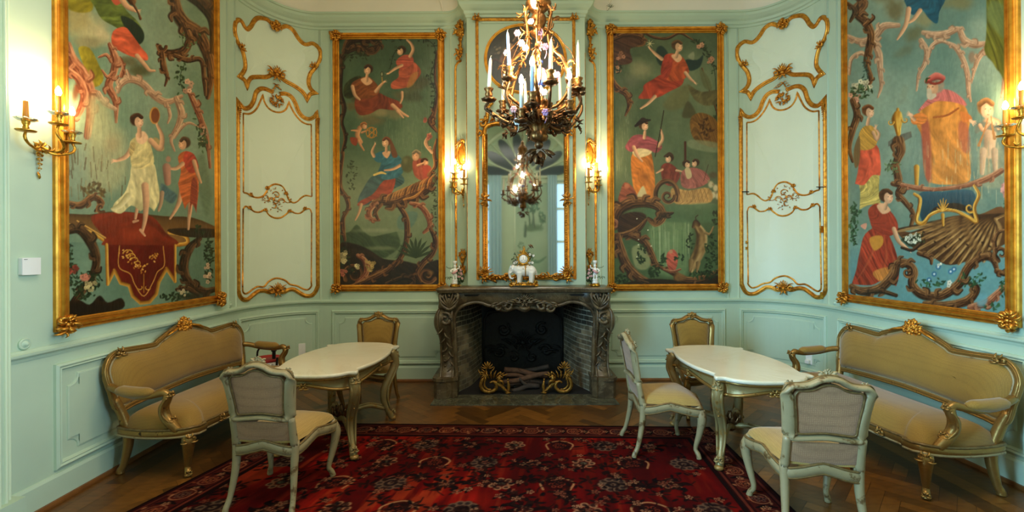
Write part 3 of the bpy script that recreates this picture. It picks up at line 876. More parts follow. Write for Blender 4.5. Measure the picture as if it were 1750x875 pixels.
    a.scroll([(300, 98), (322, 106), (346, 106), (352, 140), (354, 166)], [4, 6, 5, 5, 3], BRN, 2)
    a.vine([(312, 60), (318, 84), (338, 76), (346, 60)], 12, (84, 112, 74), 4)
    a.vine([(320, 108), (310, 132), (314, 156), (330, 166), (338, 190), (344, 220), (356, 262)], 60, (60, 84, 50), 5)
    a.scroll([(324, 158), (336, 182), (346, 208), (356, 236), (362, 290)], [4, 7, 6, 5, 3], RS, 3)
    a.flowers(322, 150, 8, 12, 8, (206, 164, 142), 5); a.flowers(350, 234, 6, 14, 8, (196, 160, 140), 5); a.leaves(350, 244, 8, 20, 26, (70, 90, 56), 5)
    # veiled distance
    a.poly([(150, 170), (180, 176), (196, 215), (214, 240), (216, 300), (190, 330), (150, 320), (148, 220)], (156, 164, 128), 26, .8)
    a.blob(190, 250, 22, 26, (166, 150, 112), .5, .9)
    for k in range(40):
        x = a.rng.uniform(110, 215); y = a.rng.uniform(250, 335); a.stroke([(x, y), (x + a.rng.uniform(-3, 3), y + a.rng.uniform(10, 28))], a.rng.uniform(.8, 2), a.rng.choice(((150, 150, 112), (96, 84, 54), (120, 112, 78), (84, 66, 44))), .55)
    a.leaves(158, 330, 22, 14, 30, (96, 84, 50), 7)
    a.scroll([(112, 352), (134, 356), (156, 342), (172, 352), (160, 366)], [5, 8, 7, 6, 3], BRN, 3); a.spiral(170, 360, 9, 1, .9, 4, BRN)
    # stage and red cloth
    a.poly([(107, 372), (150, 372), (200, 366), (280, 374), (330, 376), (372, 392), (372, 398), (312, 398), (324, 412), (308, 424), (270, 420), (184, 420), (150, 402), (107, 392)], (124, 92, 52), 2, light=(0, 1, .25), smooth=3)
    a.stroke([(107, 388), (150, 402), (186, 424)], [3, 3.5, 3], GD); a.stroke([(300, 424), (322, 420), (318, 408), (290, 402)], [4, 4, 3], GD)
    a.poly([(290, 396), (372, 396), (372, 410), (310, 408)], (52, 36, 24), 2, .9)
    a.poly([(152, 376), (196, 368), (226, 368), (262, 376), (284, 402), (302, 424), (180, 426), (176, 412)], (128, 50, 28), 2, folds=(1.4, 22, .14))
    a.blob(235, 405, 46, 18, (176, 74, 44), .6, .9)
    V = [(181, 424), (301, 424), (301, 486), (286, 464), (272, 488), (268, 508), (256, 522), (240, 524), (226, 512), (220, 494), (205, 490), (194, 468), (182, 492)]
    a.poly(V, (110, 32, 22), 1.5, folds=(0, 26, .1), smooth=0)
    a.stroke(V[2:], [3.6], ((110, 74, 20), (176, 126, 44), (212, 166, 78)), sub=1); a.stroke([(180, 424), (182, 492)], [3.4], GD); a.stroke([(301, 424), (301, 486)], [2.6], GD)
    a.stroke([(203, 426), (202, 462), (222, 474), (230, 492), (246, 512), (262, 488), (270, 470), (282, 458), (280, 426)], [1.3], (190, 140, 70))
    for k in range(46):
        t = a.rng.random(); p = cr([(208, 440), (222, 444), (240, 462), (262, 446), (276, 434)], False, 10); q = p[int(t * (len(p) - 1))]
        a.blob(q[0] + a.rng.uniform(-6, 6), q[1] + a.rng.uniform(-8, 10), 2.6, 1.6, a.rng.choice(((206, 152, 64), (178, 122, 44), (226, 180, 96))), .95, .4, a.rng.uniform(0, 3))
    for r in range(4): a.spiral(222 + r * 5, 442 + r * 5, 13 - r * 2, 3.4, .5, 1.7, GD)
    for d in (-1, 1): a.spiral(246 + d * 6, 496, 6, 1.5 - d, .6 * d, 1.5, GD)
    a.stroke([(246, 474), (246, 506)], [1, 2, 1], GD)
    for k in range(34):
        x = 156 + k * .9; a.blob(lerp(128, 178, k / 33), lerp(383, 412, k / 33), 2.2, 1.4, (206, 160, 84), .9, .4, .8)
    # dancer with tambourine
    a.poly([(262, 242), (276, 262), (282, 256), (270, 240)], (170, 152, 104), 3)
    a.limb([(238, 322), (240, 344), (234, 362), (231, 378)], [7, 6, 4, 3]); a.stroke([(228, 384), (236, 382)], [3, 2], (196, 150, 118))
    a.poly([(227, 284), (261, 281), (270, 312), (274, 344), (264, 366), (264, 366), (254, 358), (240, 366), (240, 366), (224, 356), (206, 370), (190, 366), (190, 366), (194, 352), (212, 334), (221, 310)], (202, 196, 148), 2, folds=(.5, 15, .2))
    a.limb([(248, 322), (250, 350), (248, 380), (243, 402)], [8, 7, 5, 3]); a.stroke([(240, 398), (248, 408)], [3, 2], (204, 156, 122))
    a.stroke([(218, 340), (204, 356), (190, 362)], [7, 6, 3], ((150, 142, 96), (196, 190, 144), (226, 222, 184)))
    a.limb([(226, 256), (214, 272), (197, 279)], [6, 5, 3]); a.hand(196, 279, -1, 0, 5)
    a.poly([(222, 246), (236, 236), (252, 238), (260, 258), (262, 286), (228, 292), (222, 268)], (196, 186, 132), 2, folds=(.3, 11, .2))
    a.poly([(220, 262), (224, 247), (231, 250), (229, 262), (223, 272), (223, 272)], (168, 150, 98), 3, .8, folds=(.3, 6, .3))
    a.poly([(232, 232), (246, 228), (254, 240), (244, 250), (234, 246)], (222, 184, 150), 3)
    a.limb([(258, 244), (274, 258), (278, 238), (269, 216)], [6, 6, 5, 3]); a.hand(268, 214, -.2, -1, 4)
    a.blob(265, 201, 10, 16, (196, 146, 76), 1, .15); a.blob(266, 201, 8, 14, (132, 78, 46), 1, .2)
    a.limb([(238, 236), (238, 222)], [5, 4.5]); a.head(236, 211, 10, (1, 0), (224, 184, 152))
    # boy in red
    a.poly([(334, 280), (350, 268), (358, 296), (364, 340), (356, 372), (344, 340), (336, 310)], (84, 104, 78), 9, .45, folds=(.2, 9, .2))
    a.limb([(312, 330), (308, 350), (300, 366), (292, 378)], [6, 5, 3.5, 2.5]); a.limb([(326, 332), (327, 360), (325, 380), (324, 396)], [6, 5, 3.5, 2.5])
    a.poly([(306, 272), (320, 262), (336, 272), (341, 300), (342, 330), (338, 362), (338, 362), (326, 350), (318, 362), (318, 362), (310, 336), (306, 318), (306, 318), (311, 296)], (196, 104, 56), 2, folds=(.2, 12, .2))
    a.poly([(318, 264), (334, 268), (342, 292), (328, 300), (316, 284)], (180, 70, 52), 2, folds=(.6, 9, .2))
    a.poly([(330, 312), (340, 316), (338, 368), (338, 368), (331, 352), (326, 370), (326, 370)], (150, 70, 50), 2, folds=(.1, 6, .25))
    a.limb([(334, 280), (340, 300), (346, 316)], [5, 4, 2.5]); a.limb([(314, 284), (302, 292), (288, 291)], [5, 4, 2.5]); a.hand(288, 291, -1, 0, 4)
    a.head(315, 250, 9, (-1, 0), (216, 168, 132), (84, 60, 42))
    # faint putto between them
    a.limb([(286, 290), (288, 316)], [9, 7], (178, 132, 114)); a.blob(289, 276, 6, 7, (170, 128, 108), .9, .5)
    a.poly([(276, 318), (292, 328), (304, 338), (296, 352), (280, 342)], (78, 112, 122), 4, .9, folds=(.9, 8, .2)); a.limb([(278, 334), (276, 352), (272, 364)], [5, 3], (178, 148, 120))
    # foot of the picture
    a.scroll([(110, 402), (132, 398), (152, 420), (162, 448), (156, 476), (140, 500), (118, 528)], [6, 10, 11, 9, 8, 9, 7], DK, 4)
    a.scroll([(344, 412), (326, 430), (316, 458), (324, 486), (350, 502), (372, 498)], [5, 9, 10, 9, 8, 5], DK, 4)
    a.scroll([(304, 500), (322, 498), (340, 508)], [4, 6, 4], DK, 2)
    a.poly([(108, 530), (130, 520), (150, 528), (168, 512), (182, 524), (206, 516), (208, 534), (150, 548), (108, 556)], (46, 32, 20), 3, folds=(.8, 12, .3))
    a.blob(330, 512, 40, 10, (50, 40, 24), .8, .8)
    for x, y, rx, ry, n in ((118, 480, 12, 26, 44), (150, 486, 22, 16, 60), (142, 506, 20, 14, 40), (360, 450, 8, 40, 60), (300, 512, 26, 8, 30), (345, 396, 10, 8, 14), (114, 440, 6, 20, 16)): a.leaves(x, y, rx, ry, n, (44, 64, 40), 5)
    a.flowers(121, 468, 9, 8, 9, (160, 74, 60), 6); a.flowers(144, 480, 9, 7, 8, (198, 128, 108), 6); a.flowers(152, 496, 12, 8, 16, (196, 184, 134), 4); a.flowers(358, 470, 6, 22, 12, (206, 176, 150), 4); a.flowers(316, 504, 12, 6, 10, (190, 180, 150), 3)
    a.blob(107, 300, 5, 300, (40, 44, 30), .5, .9); a.grain(); return a
def art_back_left():
    a = Art(210, 500, [(580.5, 487.3), (750, 487.3), (750, 68.5), (580.5, 68.5)], 5)
    a.wash(((72, 98, 78), (100, 124, 100)), 50)
    i = a.idx(0, 250, 2000, 600); t = sm((a.Y[i] - 250) / 90); a.mix(i, (134, 152, 122), t * .75)
    i = a.idx(0, 0, 2000, 130); a.mix(i, (62, 84, 66), .5 * (1 - sm((a.Y[i] - 70) / 60)))
    # garland and shell at the top
    a.scroll([(586, 262), (592, 236), (586, 210), (590, 186), (584, 160), (585, 128), (588, 100), (602, 86), (618, 84), (634, 92)], [3, 4, 3, 5, 4, 4, 5, 7, 8, 5], DK, 3)
    a.scroll([(590, 90), (598, 74), (614, 68), (630, 70), (642, 66), (648, 78), (640, 90), (628, 90), (620, 80)], [5, 8, 9, 9, 8, 8, 7, 5, 3], DK, 5)
    a.scroll([(596, 70), (620, 62), (645, 64)], [3, 5, 3], BRN); a.vine([(588, 110), (600, 96), (620, 96), (628, 96)], 26, (52, 66, 40), 4); a.vine([(644, 78), (654, 70), (672, 68)], 14, (46, 58, 36), 3)
    a.vine([(672, 70), (700, 64), (726, 68), (744, 84), (743, 110), (736, 134), (744, 160), (740, 190)], 90, (50, 64, 42), 4)
    a.scroll([(748, 90), (744, 130), (748, 165), (742, 196), (736, 210), (746, 226)], [2, 3, 3, 5, 6, 3], BRN, 2)
    for x, y, rx, ry, c in ((604, 182, 16, 12, (112, 104, 72)), (626, 196, 20, 14, (138, 130, 94)), (650, 194, 24, 16, (142, 136, 100)), (640, 208, 26, 12, (112, 108, 78)), (676, 196, 20, 14, (120, 122, 92)), (688, 164, 22, 12, (104, 104, 78)), (708, 150, 24, 16, (96, 96, 74)), (724, 142, 18, 14, (86, 92, 72)), (704, 168, 26, 12, (80, 90, 70)), (610, 168, 14, 10, (86, 84, 58))): a.blob(x, y, rx, ry, c, .9, .75, 0, .5)
    # reclining woman in russet
    a.poly([(590, 150), (600, 138), (616, 132), (622, 142), (612, 160), (600, 170), (590, 166)], (58, 66, 40), 2.5, folds=(.8, 9, .25))
    a.poly([(612, 166), (640, 158), (664, 168), (684, 176), (688, 186), (672, 190), (650, 188), (634, 196), (616, 198), (608, 184)], (132, 66, 44), 2, folds=(.9, 11, .25))
    a.poly([(602, 146), (614, 137), (630, 133), (642, 142), (650, 156), (640, 168), (616, 170), (608, 158)], (140, 82, 44), 2, folds=(.4, 9, .2))
    a.poly([(618, 138), (630, 134), (638, 142), (628, 148)], SK, 2); a.limb([(628, 140), (629, 130)], [3.4, 3]); a.head(630, 122, 7, (-.6, 0), (222, 180, 146))
    a.limb([(604, 150), (608, 164), (616, 172)], [4, 3.4, 2.2]); a.limb([(644, 158), (652, 148), (658, 142)], [4, 3, 2]); a.hand(658, 142, 1, -.4, 3)
    a.stroke([(655, 143), (654, 132)], [1], GD); a.blob(654, 129, 3, 5, (60, 50, 30), 1, .3); a.blob(654, 129, 2, 4, (140, 150, 120), 1, .4)
    a.limb([(672, 182), (686, 194), (698, 201)], [4.5, 3.4, 2]); a.limb([(680, 192), (690, 203)], [3, 1.6]); a.limb([(688, 160), (688, 170), (685, 178)], [3, 2])
    # woman in rose
    a.poly([(684, 120), (704, 108), (716, 116), (720, 128), (708, 144), (694, 152), (672, 154), (670, 144), (682, 134)], (176, 90, 66), 2, folds=(.7, 10, .22))
    a.poly([(704, 130), (716, 126), (708, 146), (696, 152)], (178, 128, 70), 3, .8); a.poly([(678, 108), (690, 97), (704, 98), (708, 108), (700, 116), (686, 121)], (182, 88, 70), 1.6, folds=(.5, 8, .18))
    a.limb([(702, 99), (707, 88), (704, 78), (697, 71)], [3.6, 3.2, 2]); a.limb([(688, 114), (676, 120), (665, 128)], [3.2, 3, 1.8]); a.hand(664, 128, -1, .3, 2.6); a.head(686, 90, 6.5, (-1, 0), (222, 178, 144), (60, 44, 28)); a.vine([(684, 82), (674, 96), (668, 118)], 18, (52, 66, 40), 2.6)
    # putto with armillary ring
    a.limb([(616, 220), (612, 232), (618, 244)], [5, 5, 4], (206, 150, 108)); a.head(624, 217, 5, (1, 0), (214, 166, 128), (150, 100, 60)); a.limb([(612, 224), (602, 224)], [2.4, 1.4], (206, 150, 108)); a.limb([(620, 228), (630, 224)], [2.4, 1.6], (206, 150, 108)); a.limb([(614, 242), (618, 250), (623, 258)], [3, 2.4, 1.6], (206, 150, 108)); a.limb([(610, 240), (604, 244)], [2.6, 1.5], (206, 150, 108))
    a.poly([(600, 236), (612, 238), (610, 250), (602, 246)], (150, 74, 52), 1.6)
    for k in range(3): a.stroke([(636 + 9 * (1 if k == 0 else .45) * math.cos(t) * (1 if k < 2 else 1), 228 + 9 * (1 if k != 1 else 1) * math.sin(t)) for t in np.linspace(0, 6.3, 14)], [1.1], (186, 132, 56), sub=2)
    a.stroke([(628, 222), (645, 234)], [1.1], (186, 132, 56)); a.stroke([(629, 235), (644, 221)], [1.1], (196, 142, 60))
    for k in range(60):
        x = a.rng.uniform(655, 735); y = a.rng.uniform(190, 250); a.stroke([(x, y), (x + a.rng.uniform(-1, 1), y + a.rng.uniform(6, 18))], .6, (150, 164, 140), .35)
    # seated woman in blue
    a.poly([(640, 300), (682, 298), (690, 314), (660, 330), (644, 344), (622, 352), (612, 346), (620, 326)], (66, 96, 102), 2, folds=(.9, 11, .25))
    a.poly([(656, 310), (676, 306), (670, 330), (656, 344), (640, 342), (624, 350), (612, 352), (616, 344), (638, 332)], (158, 74, 54), 2, folds=(.9, 9, .2))
    a.poly([(646, 264), (656, 259), (672, 261), (686, 272), (690, 292), (680, 304), (658, 308), (646, 298), (652, 280)], (62, 114, 136), 2, folds=(.5, 9, .22)); a.poly([(654, 262), (668, 260), (662, 272)], SK, 2)
    a.poly([(640, 266), (652, 262), (652, 278), (642, 276)], (60, 116, 140), 2); a.limb([(640, 268), (637, 260), (642, 248)], [3.4, 3, 1.8]); a.hand(642, 247, 0, -1, 2.6)
    a.poly([(668, 240), (674, 250), (680, 268), (672, 270), (668, 256)], (120, 80, 56), 2.4); a.limb([(661, 260), (661, 252)], [3, 2.6]); a.head(660, 245, 7, (-.7, 0), (226, 184, 150), (116, 72, 48))
    a.limb([(684, 284), (672, 290), (658, 292)], [3.4, 2.8, 1.8]); a.stroke([(640, 300), (652, 296), (660, 298)], [2, 2.6, 1.4], (214, 188, 110)); a.limb([(618, 350), (614, 364), (608, 376)], [3.4, 2.6, 1.8]); a.limb([(638, 344), (646, 348)], [2.6, 1.6])
    a.blob(697, 282, 13, 17, (92, 96, 66), 1, .3); a.blob(693, 276, 7, 9, (122, 124, 90), .7, .9)
    a.poly([(706, 276), (720, 272), (730, 284), (736, 304), (722, 310), (708, 300)], (150, 82, 66), 2, folds=(.3, 8, .2)); a.head(711, 268, 7.5, (-.5, .2), (210, 164, 130), (120, 110, 90)); a.head(727, 279, 5.5, (1, 0), (206, 160, 126)); a.limb([(714, 284), (724, 280)], [2.6, 1.8]); a.poly([(722, 286), (736, 286), (736, 308), (726, 310)], (160, 76, 64), 2)
    # carved platform and stems
    a.scroll([(640, 346), (656, 344), (676, 346), (700, 336), (726, 326), (744, 306)], [5, 9, 11, 12, 10, 5], BRN, 6)
    for p in ([(672, 336), (690, 332), (698, 322)], [(690, 342), (712, 336), (728, 318)], [(700, 330), (716, 316), (736, 312)]): a.stroke(p, [2, 4, 1.4], ((96, 60, 30), (176, 122, 62), (218, 168, 96)), ridge=2)
    a.scroll([(644, 348), (632, 360), (634, 374), (648, 376)], [5, 6, 5, 3], RS, 3); a.scroll([(652, 350), (642, 362), (646, 374)], [4, 5, 3], BRN, 2)
    a.scroll([(734, 300), (744, 284), (742, 262), (746, 240)], [5, 4, 4, 2], BRN, 3); a.scroll([(738, 262), (728, 246), (736, 230)], [3, 4, 2], PK, 2)
    for k in range(16): a.stroke([(660 + k * 5, 346 - k * 1.6), (664 + k * 5, 336 - k * 1.9), (672 + k * 5, 330 - k * 2.2)], [1, 2.6, .8], a.rng.choice((((96, 58, 32), (166, 114, 64), (212, 164, 98)), BRN)), .9)
    # far hills
    a.poly([(580, 402), (598, 396), (610, 384), (620, 394), (636, 404), (660, 400), (690, 398), (694, 436), (650, 440), (580, 426)], (76, 96, 70), 3, folds=(1.2, 14, .16)); a.blob(640, 394, 50, 6, (150, 166, 140), .7, .9); a.blob(650, 424, 40, 6, (128, 142, 112), .8, .9)
    a.poly([(694, 360), (712, 366), (722, 376), (712, 400), (688, 416), (676, 440), (660, 440), (684, 420), (676, 384)], (124, 144, 118), 4, .8); a.poly([(680, 372), (700, 362), (714, 366), (704, 388), (682, 392)], (96, 130, 124), 4, .8)
    a.poly([(580, 420), (604, 416), (630, 426), (656, 442), (690, 446), (720, 452), (752, 446), (752, 490), (578, 490)], (60, 46, 28), 3, folds=(1.2, 16, .2))
    a.scroll([(680, 350), (693, 370), (696, 396), (692, 424), (682, 444), (668, 456), (648, 462), (632, 470)], [4, 6, 6, 5, 5, 5, 4, 3], BRN, 3)
    a.scroll([(702, 348), (720, 354), (732, 372), (734, 388), (724, 398)], [4, 6, 6, 5, 3], RS, 3); a.scroll([(736, 392), (744, 412), (738, 434), (722, 450), (712, 466), (718, 480)], [4, 6, 6, 6, 6, 4], BRN, 3)
    for q in range(9):
        an = -PI / 2 + (q - 4) * .32; a.stroke([(710, 440), (710 + 20 * math.cos(an), 440 + 24 * math.sin(an)), (710 + 32 * math.cos(an), 436 + 30 * math.sin(an))], [2, 3, .6], (62, 78, 48), .9)
    a.spiral(606, 468, 17, 2.6, 1.3, 5, BRN); a.spiral(730, 470, 13, .5, 1.2, 5, BRN); a.scroll([(612, 436), (624, 446), (626, 466), (610, 482)], [4, 6, 6, 4], RS, 3)
    a.scroll([(600, 488), (630, 478), (662, 462), (676, 448)], [3, 6, 6, 4], BRN, 3); a.scroll([(660, 484), (690, 474), (706, 478), (698, 486)], [3, 5, 5, 3], DK, 2); a.blob(735, 466, 8, 6, (150, 116, 70), .7, .8)
    a.scroll([(588, 262), (583, 300), (584, 322), (594, 340), (596, 356), (588, 372), (587, 390), (590, 410)], [3, 4, 4, 5, 4, 4, 5, 3], BRN, 2)
    a.leaves(603, 302, 10, 26, 34, (70, 84, 56), 3.6); a.leaves(742, 350, 5, 60, 40, (80, 90, 62), 3.4); a.leaves(590, 445, 10, 24, 40, (54, 66, 40), 4); a.leaves(596, 462, 22, 6, 20, (48, 58, 36), 4)
    a.flowers(587, 438, 7, 10, 16, (206, 196, 150), 3.6); a.flowers(631, 452, 9, 11, 20, (196, 170, 108), 3.4); a.flowers(612, 455, 4, 4, 6, (214, 204, 160), 3.4); a.flowers(588, 465, 6, 4, 6, (206, 120, 100), 4); a.flowers(730, 208, 5, 4, 4, (190, 110, 96), 4); a.flowers(734, 236, 4, 5, 3, (176, 104, 90), 4)
    a.grain(); return a
def art_back_right():
    a = Art(220, 500, [(1049, 486.5), (1227, 486.5), (1227, 57), (1049, 57)], 7)
    a.wash(((82, 100, 76), (116, 130, 100)), 55)
    i = a.idx(0, 330, 2000, 600); a.mix(i, (78, 102, 70), sm((a.Y[i] - 330) / 40) * .8); a.blob(1095, 120, 34, 26, (146, 146, 112), .8, .9, 0, .5); a.blob(1080, 140, 24, 18, (104, 112, 92), .7, .9)
    a.poly([(1047, 62), (1068, 56), (1094, 58), (1104, 72), (1092, 80), (1078, 86), (1082, 106), (1066, 112), (1047, 110)], (86, 58, 44), 2, folds=(.7, 12, .3)); a.scroll([(1050, 68), (1074, 60), (1096, 64), (1101, 76), (1090, 80)], [4, 6, 6, 4, 2], BRN, 3)
    a.scroll([(1048, 112), (1048, 134), (1058, 152), (1072, 162), (1077, 180), (1070, 198)], [3, 4, 6, 6, 5, 2], BRN, 3); a.scroll([(1098, 54), (1118, 65), (1142, 67), (1162, 58), (1178, 66), (1192, 74)], [2, 3, 3, 3, 2, 1], BRN, 2)
    a.flowers(1062, 96, 8, 6, 6, (170, 120, 96), 4); a.flowers(1058, 120, 4, 6, 4, (178, 132, 104), 4); a.leaves(1056, 116, 8, 10, 20, (56, 68, 42), 4); a.vine([(1186, 68), (1200, 82), (1214, 100), (1222, 130), (1224, 200), (1225, 240)], 70, (60, 74, 46), 4); a.flowers(1196, 80, 6, 4, 5, (196, 146, 116), 4); a.flowers(1214, 102, 6, 8, 6, (186, 132, 104), 4)
    # the flying figure
    a.poly([(1124, 84), (1132, 80), (1142, 92), (1140, 112), (1128, 112), (1122, 98)], (48, 68, 62), 3); a.poly([(1172, 104), (1192, 104), (1202, 96), (1196, 116), (1178, 122)], (44, 66, 62), 3); a.poly([(1176, 98), (1186, 90), (1186, 104)], (140, 148, 120), 3)
    a.poly([(1134, 128), (1166, 130), (1166, 146), (1144, 158), (1124, 168), (1104, 170), (1092, 168), (1100, 156), (1102, 146), (1118, 136)], (172, 68, 46), 2.4, folds=(.9, 12, .24)); a.poly([(1138, 96), (1152, 93), (1168, 100), (1178, 124), (1166, 138), (1140, 138), (1134, 116)], (182, 84, 48), 2, folds=(.5, 10, .2)); a.poly([(1136, 98), (1146, 96), (1150, 112), (1140, 136), (1130, 126)], (160, 62, 46), 2, folds=(.2, 8, .2))
    a.poly([(1148, 96), (1162, 94), (1166, 102), (1158, 108)], SK, 2); a.limb([(1156, 98), (1159, 88)], [4, 3.4]); a.head(1160, 81, 8, (1, 0), (222, 178, 140), (96, 70, 44)); a.limb([(1132, 102), (1122, 94), (1112, 84)], [4, 3.4, 2]); a.hand(1111, 83, -.6, -1, 3); a.limb([(1172, 126), (1180, 136), (1187, 142)], [4, 3.2, 2]); a.hand(1188, 143, 1, .8, 3)
    a.limb([(1120, 166), (1108, 178), (1096, 186)], [4, 3, 2])
    for q in range(7): a.stroke([(1112, 76), (1112 + 8 * math.cos(q * .9), 76 + 8 * math.sin(q * .9))], [1.2, .4], (214, 206, 160), .9)
    # ship with furled sails
    a.stroke([(1200, 118), (1214, 160), (1229, 206)], [1.6], BRN); a.poly([(1176, 146), (1198, 158), (1228, 156), (1228, 176), (1206, 182), (1186, 170)], (104, 98, 66), 2.5, folds=(.4, 12, .2)); a.poly([(1196, 118), (1212, 136), (1216, 156), (1202, 148)], (104, 108, 76), 2.5, .9); a.poly([(1148, 160), (1176, 146), (1176, 178), (1150, 190), (1134, 182)], (110, 110, 74), 8, .8); a.poly([(1176, 174), (1190, 196), (1182, 202), (1166, 200)], (84, 80, 54), 4, .8)
    a.poly([(1180, 204), (1200, 194), (1226, 210), (1228, 250), (1206, 250), (1184, 236)], (128, 92, 46), 2.5, folds=(1.4, 9, .25)); a.leaves(1205, 222, 16, 18, 26, (98, 64, 32), 5); a.poly([(1180, 240), (1228, 246), (1228, 262), (1180, 254)], (136, 146, 116), 4, .7)
    for k in range(40):
        x = a.rng.uniform(1052, 1095); y = a.rng.uniform(190, 300); a.stroke([(x, y), (x + 1, y + a.rng.uniform(8, 24))], .6, (166, 172, 150), .35)
    # shepherdess with hat
    a.poly([(1082, 262), (1110, 256), (1119, 300), (1118, 340), (1108, 343), (1096, 336), (1086, 330), (1080, 298)], (198, 122, 54), 2.2, folds=(.15, 10, .22)); a.poly([(1090, 332), (1100, 318), (1106, 342), (1088, 342)], (196, 184, 140), 2.5); a.poly([(1086, 248), (1110, 244), (1114, 262), (1092, 270), (1082, 262)], (214, 196, 150), 2.4, folds=(.3, 8, .12)); a.poly([(1072, 246), (1084, 232), (1104, 232), (1124, 242), (1132, 252), (1122, 262), (1108, 256), (1092, 254), (1080, 260), (1070, 254)], (158, 84, 92), 2.2, folds=(.6, 9, .2))
    a.limb([(1084, 252), (1090, 266), (1098, 276)], [4, 3.4, 2]); a.limb([(1126, 250), (1133, 238), (1130, 222)], [3.6, 3.2, 2]); a.stroke([(1135, 190), (1128, 230), (1120, 268)], [1.2], (60, 46, 30)); a.limb([(1102, 236), (1103, 226)], [3.6, 3]); a.head(1102, 216, 7, (1, 0), (224, 180, 146), (90, 60, 40)); a.stroke([(1087, 216), (1098, 208), (1112, 206)], [2.4, 5, 1.6], (52, 40, 36)); a.blob(1100, 205, 6, 4, (60, 46, 40), 1, .4)
    a.poly([(1060, 330), (1068, 312), (1082, 320), (1090, 340), (1076, 348), (1058, 344)], (150, 86, 66), 3, folds=(.8, 8, .25)); a.blob(1072, 318, 6, 6, (178, 112, 86), 1, .5)
    # wagon and its people
    a.stroke([(1171, 244), (1171, 280)], [2.4], (86, 52, 38)); a.head(1143, 272, 6, (-1, 0)); a.stroke([(1136, 268), (1144, 264), (1150, 266)], [2, 4, 1.5], (80, 58, 44)); a.poly([(1130, 286), (1142, 279), (1156, 288), (1162, 302), (1150, 318), (1134, 312)], (134, 62, 52), 2, folds=(.3, 8, .2)); a.limb([(1132, 290), (1122, 296)], [2.6, 1.6]); a.limb([(1156, 292), (1166, 294)], [2.6, 1.6])
    a.poly([(1164, 296), (1176, 288), (1190, 288), (1206, 296), (1212, 310), (1190, 322), (1166, 320)], (162, 96, 92), 2, folds=(.5, 8, .2)); a.head(1174, 282, 5.5, (1, 0)); a.head(1187, 280, 5.5, (-1, 0)); a.poly([(1170, 290), (1178, 288), (1182, 302), (1174, 306)], (196, 178, 140), 2); a.stroke([(1210, 282), (1206, 296), (1202, 310)], [.8], (70, 50, 34)); a.blob(1218, 300, 10, 8, (92, 84, 60), .9, .7)
    for x, y in ((1214, 316), (1222, 322), (1218, 334), (1226, 336)): a.blob(x, y, 6, 8, (204, 192, 158), .9, .6); a.blob(x - 4, y - 6, 2.4, 3, (150, 134, 104), .9, .5)
    a.poly([(1148, 322), (1176, 326), (1210, 322), (1214, 346), (1166, 350), (1150, 344)], (182, 144, 88), 2.5, folds=(.2, 6, .16))
    for k in range(8): a.stroke([(1152 + k * 7.4, 324), (1160 + k * 7, 346)], .7, (136, 96, 52), .8); a.stroke([(1160 + k * 7.4, 324), (1152 + k * 7, 346)], .7, (136, 96, 52), .8)
    a.stroke([(1139 + 19 * math.cos(t), 334 + 24 * math.sin(t)) for t in np.linspace(2.6, 6.6, 16)], [5], BRN, sub=2, ridge=2); a.spiral(1141, 336, 12, 0, 1.2, 4, BRN); a.blob(1200, 352, 30, 8, (150, 156, 118), .7, .9)
    # grotto
    a.poly([(1110, 388), (1140, 374), (1180, 380), (1176, 430), (1170, 470), (1128, 468), (1112, 430)], (116, 144, 102), 10, .8)
    for k in range(46):
        x = a.rng.uniform(1112, 1178); a.stroke([(x, a.rng.uniform(378, 400)), (x + a.rng.uniform(-2, 2), a.rng.uniform(420, 460))], a.rng.uniform(.6, 1.6), a.rng.choice(((138, 160, 122), (92, 118, 82), (160, 176, 140))), .5)
    a.poly([(1110, 356), (1228, 350), (1228, 378), (1150, 380), (1110, 372)], (84, 116, 84), 5, .8)
    a.scroll([(1052, 388), (1056, 362), (1076, 348), (1104, 346), (1126, 354), (1132, 372), (1120, 382), (1108, 374)], [6, 11, 12, 10, 9, 8, 7, 4], BRN, 5); a.spiral(1050, 384, 11, 2, 1, 5, RS); a.scroll([(1132, 366), (1142, 366), (1150, 364)], [6, 5, 2], DK, 2)
    a.poly([(1060, 370), (1086, 362), (1104, 368), (1098, 384), (1080, 396), (1058, 400)], (70, 48, 34), 3, folds=(.8, 10, .25)); a.scroll([(1052, 402), (1072, 400), (1092, 390), (1104, 376)], [5, 7, 6, 3], BRN, 3)
    a.scroll([(1056, 404), (1062, 430), (1072, 454), (1092, 474), (1112, 482)], [7, 10, 10, 9, 5], BRN, 5); a.scroll([(1078, 402), (1100, 412), (1112, 432), (1120, 450), (1132, 458)], [6, 8, 7, 6, 3], BRN, 4); a.poly([(1080, 424), (1098, 420), (1112, 446), (1104, 460), (1086, 456)], (146, 152, 112), 4, .8)
    a.poly([(1073, 482), (1110, 476), (1150, 478), (1190, 480), (1228, 470), (1228, 488), (1073, 488)], (58, 44, 28), 3); a.scroll([(1130, 458), (1150, 466), (1172, 478), (1200, 476), (1228, 462)], [3, 6, 7, 7, 4], BRN, 4); a.blob(1160, 474, 14, 9, (138, 102, 62), .8, .6); a.scroll([(1092, 480), (1106, 484)], [5, 4], DK)
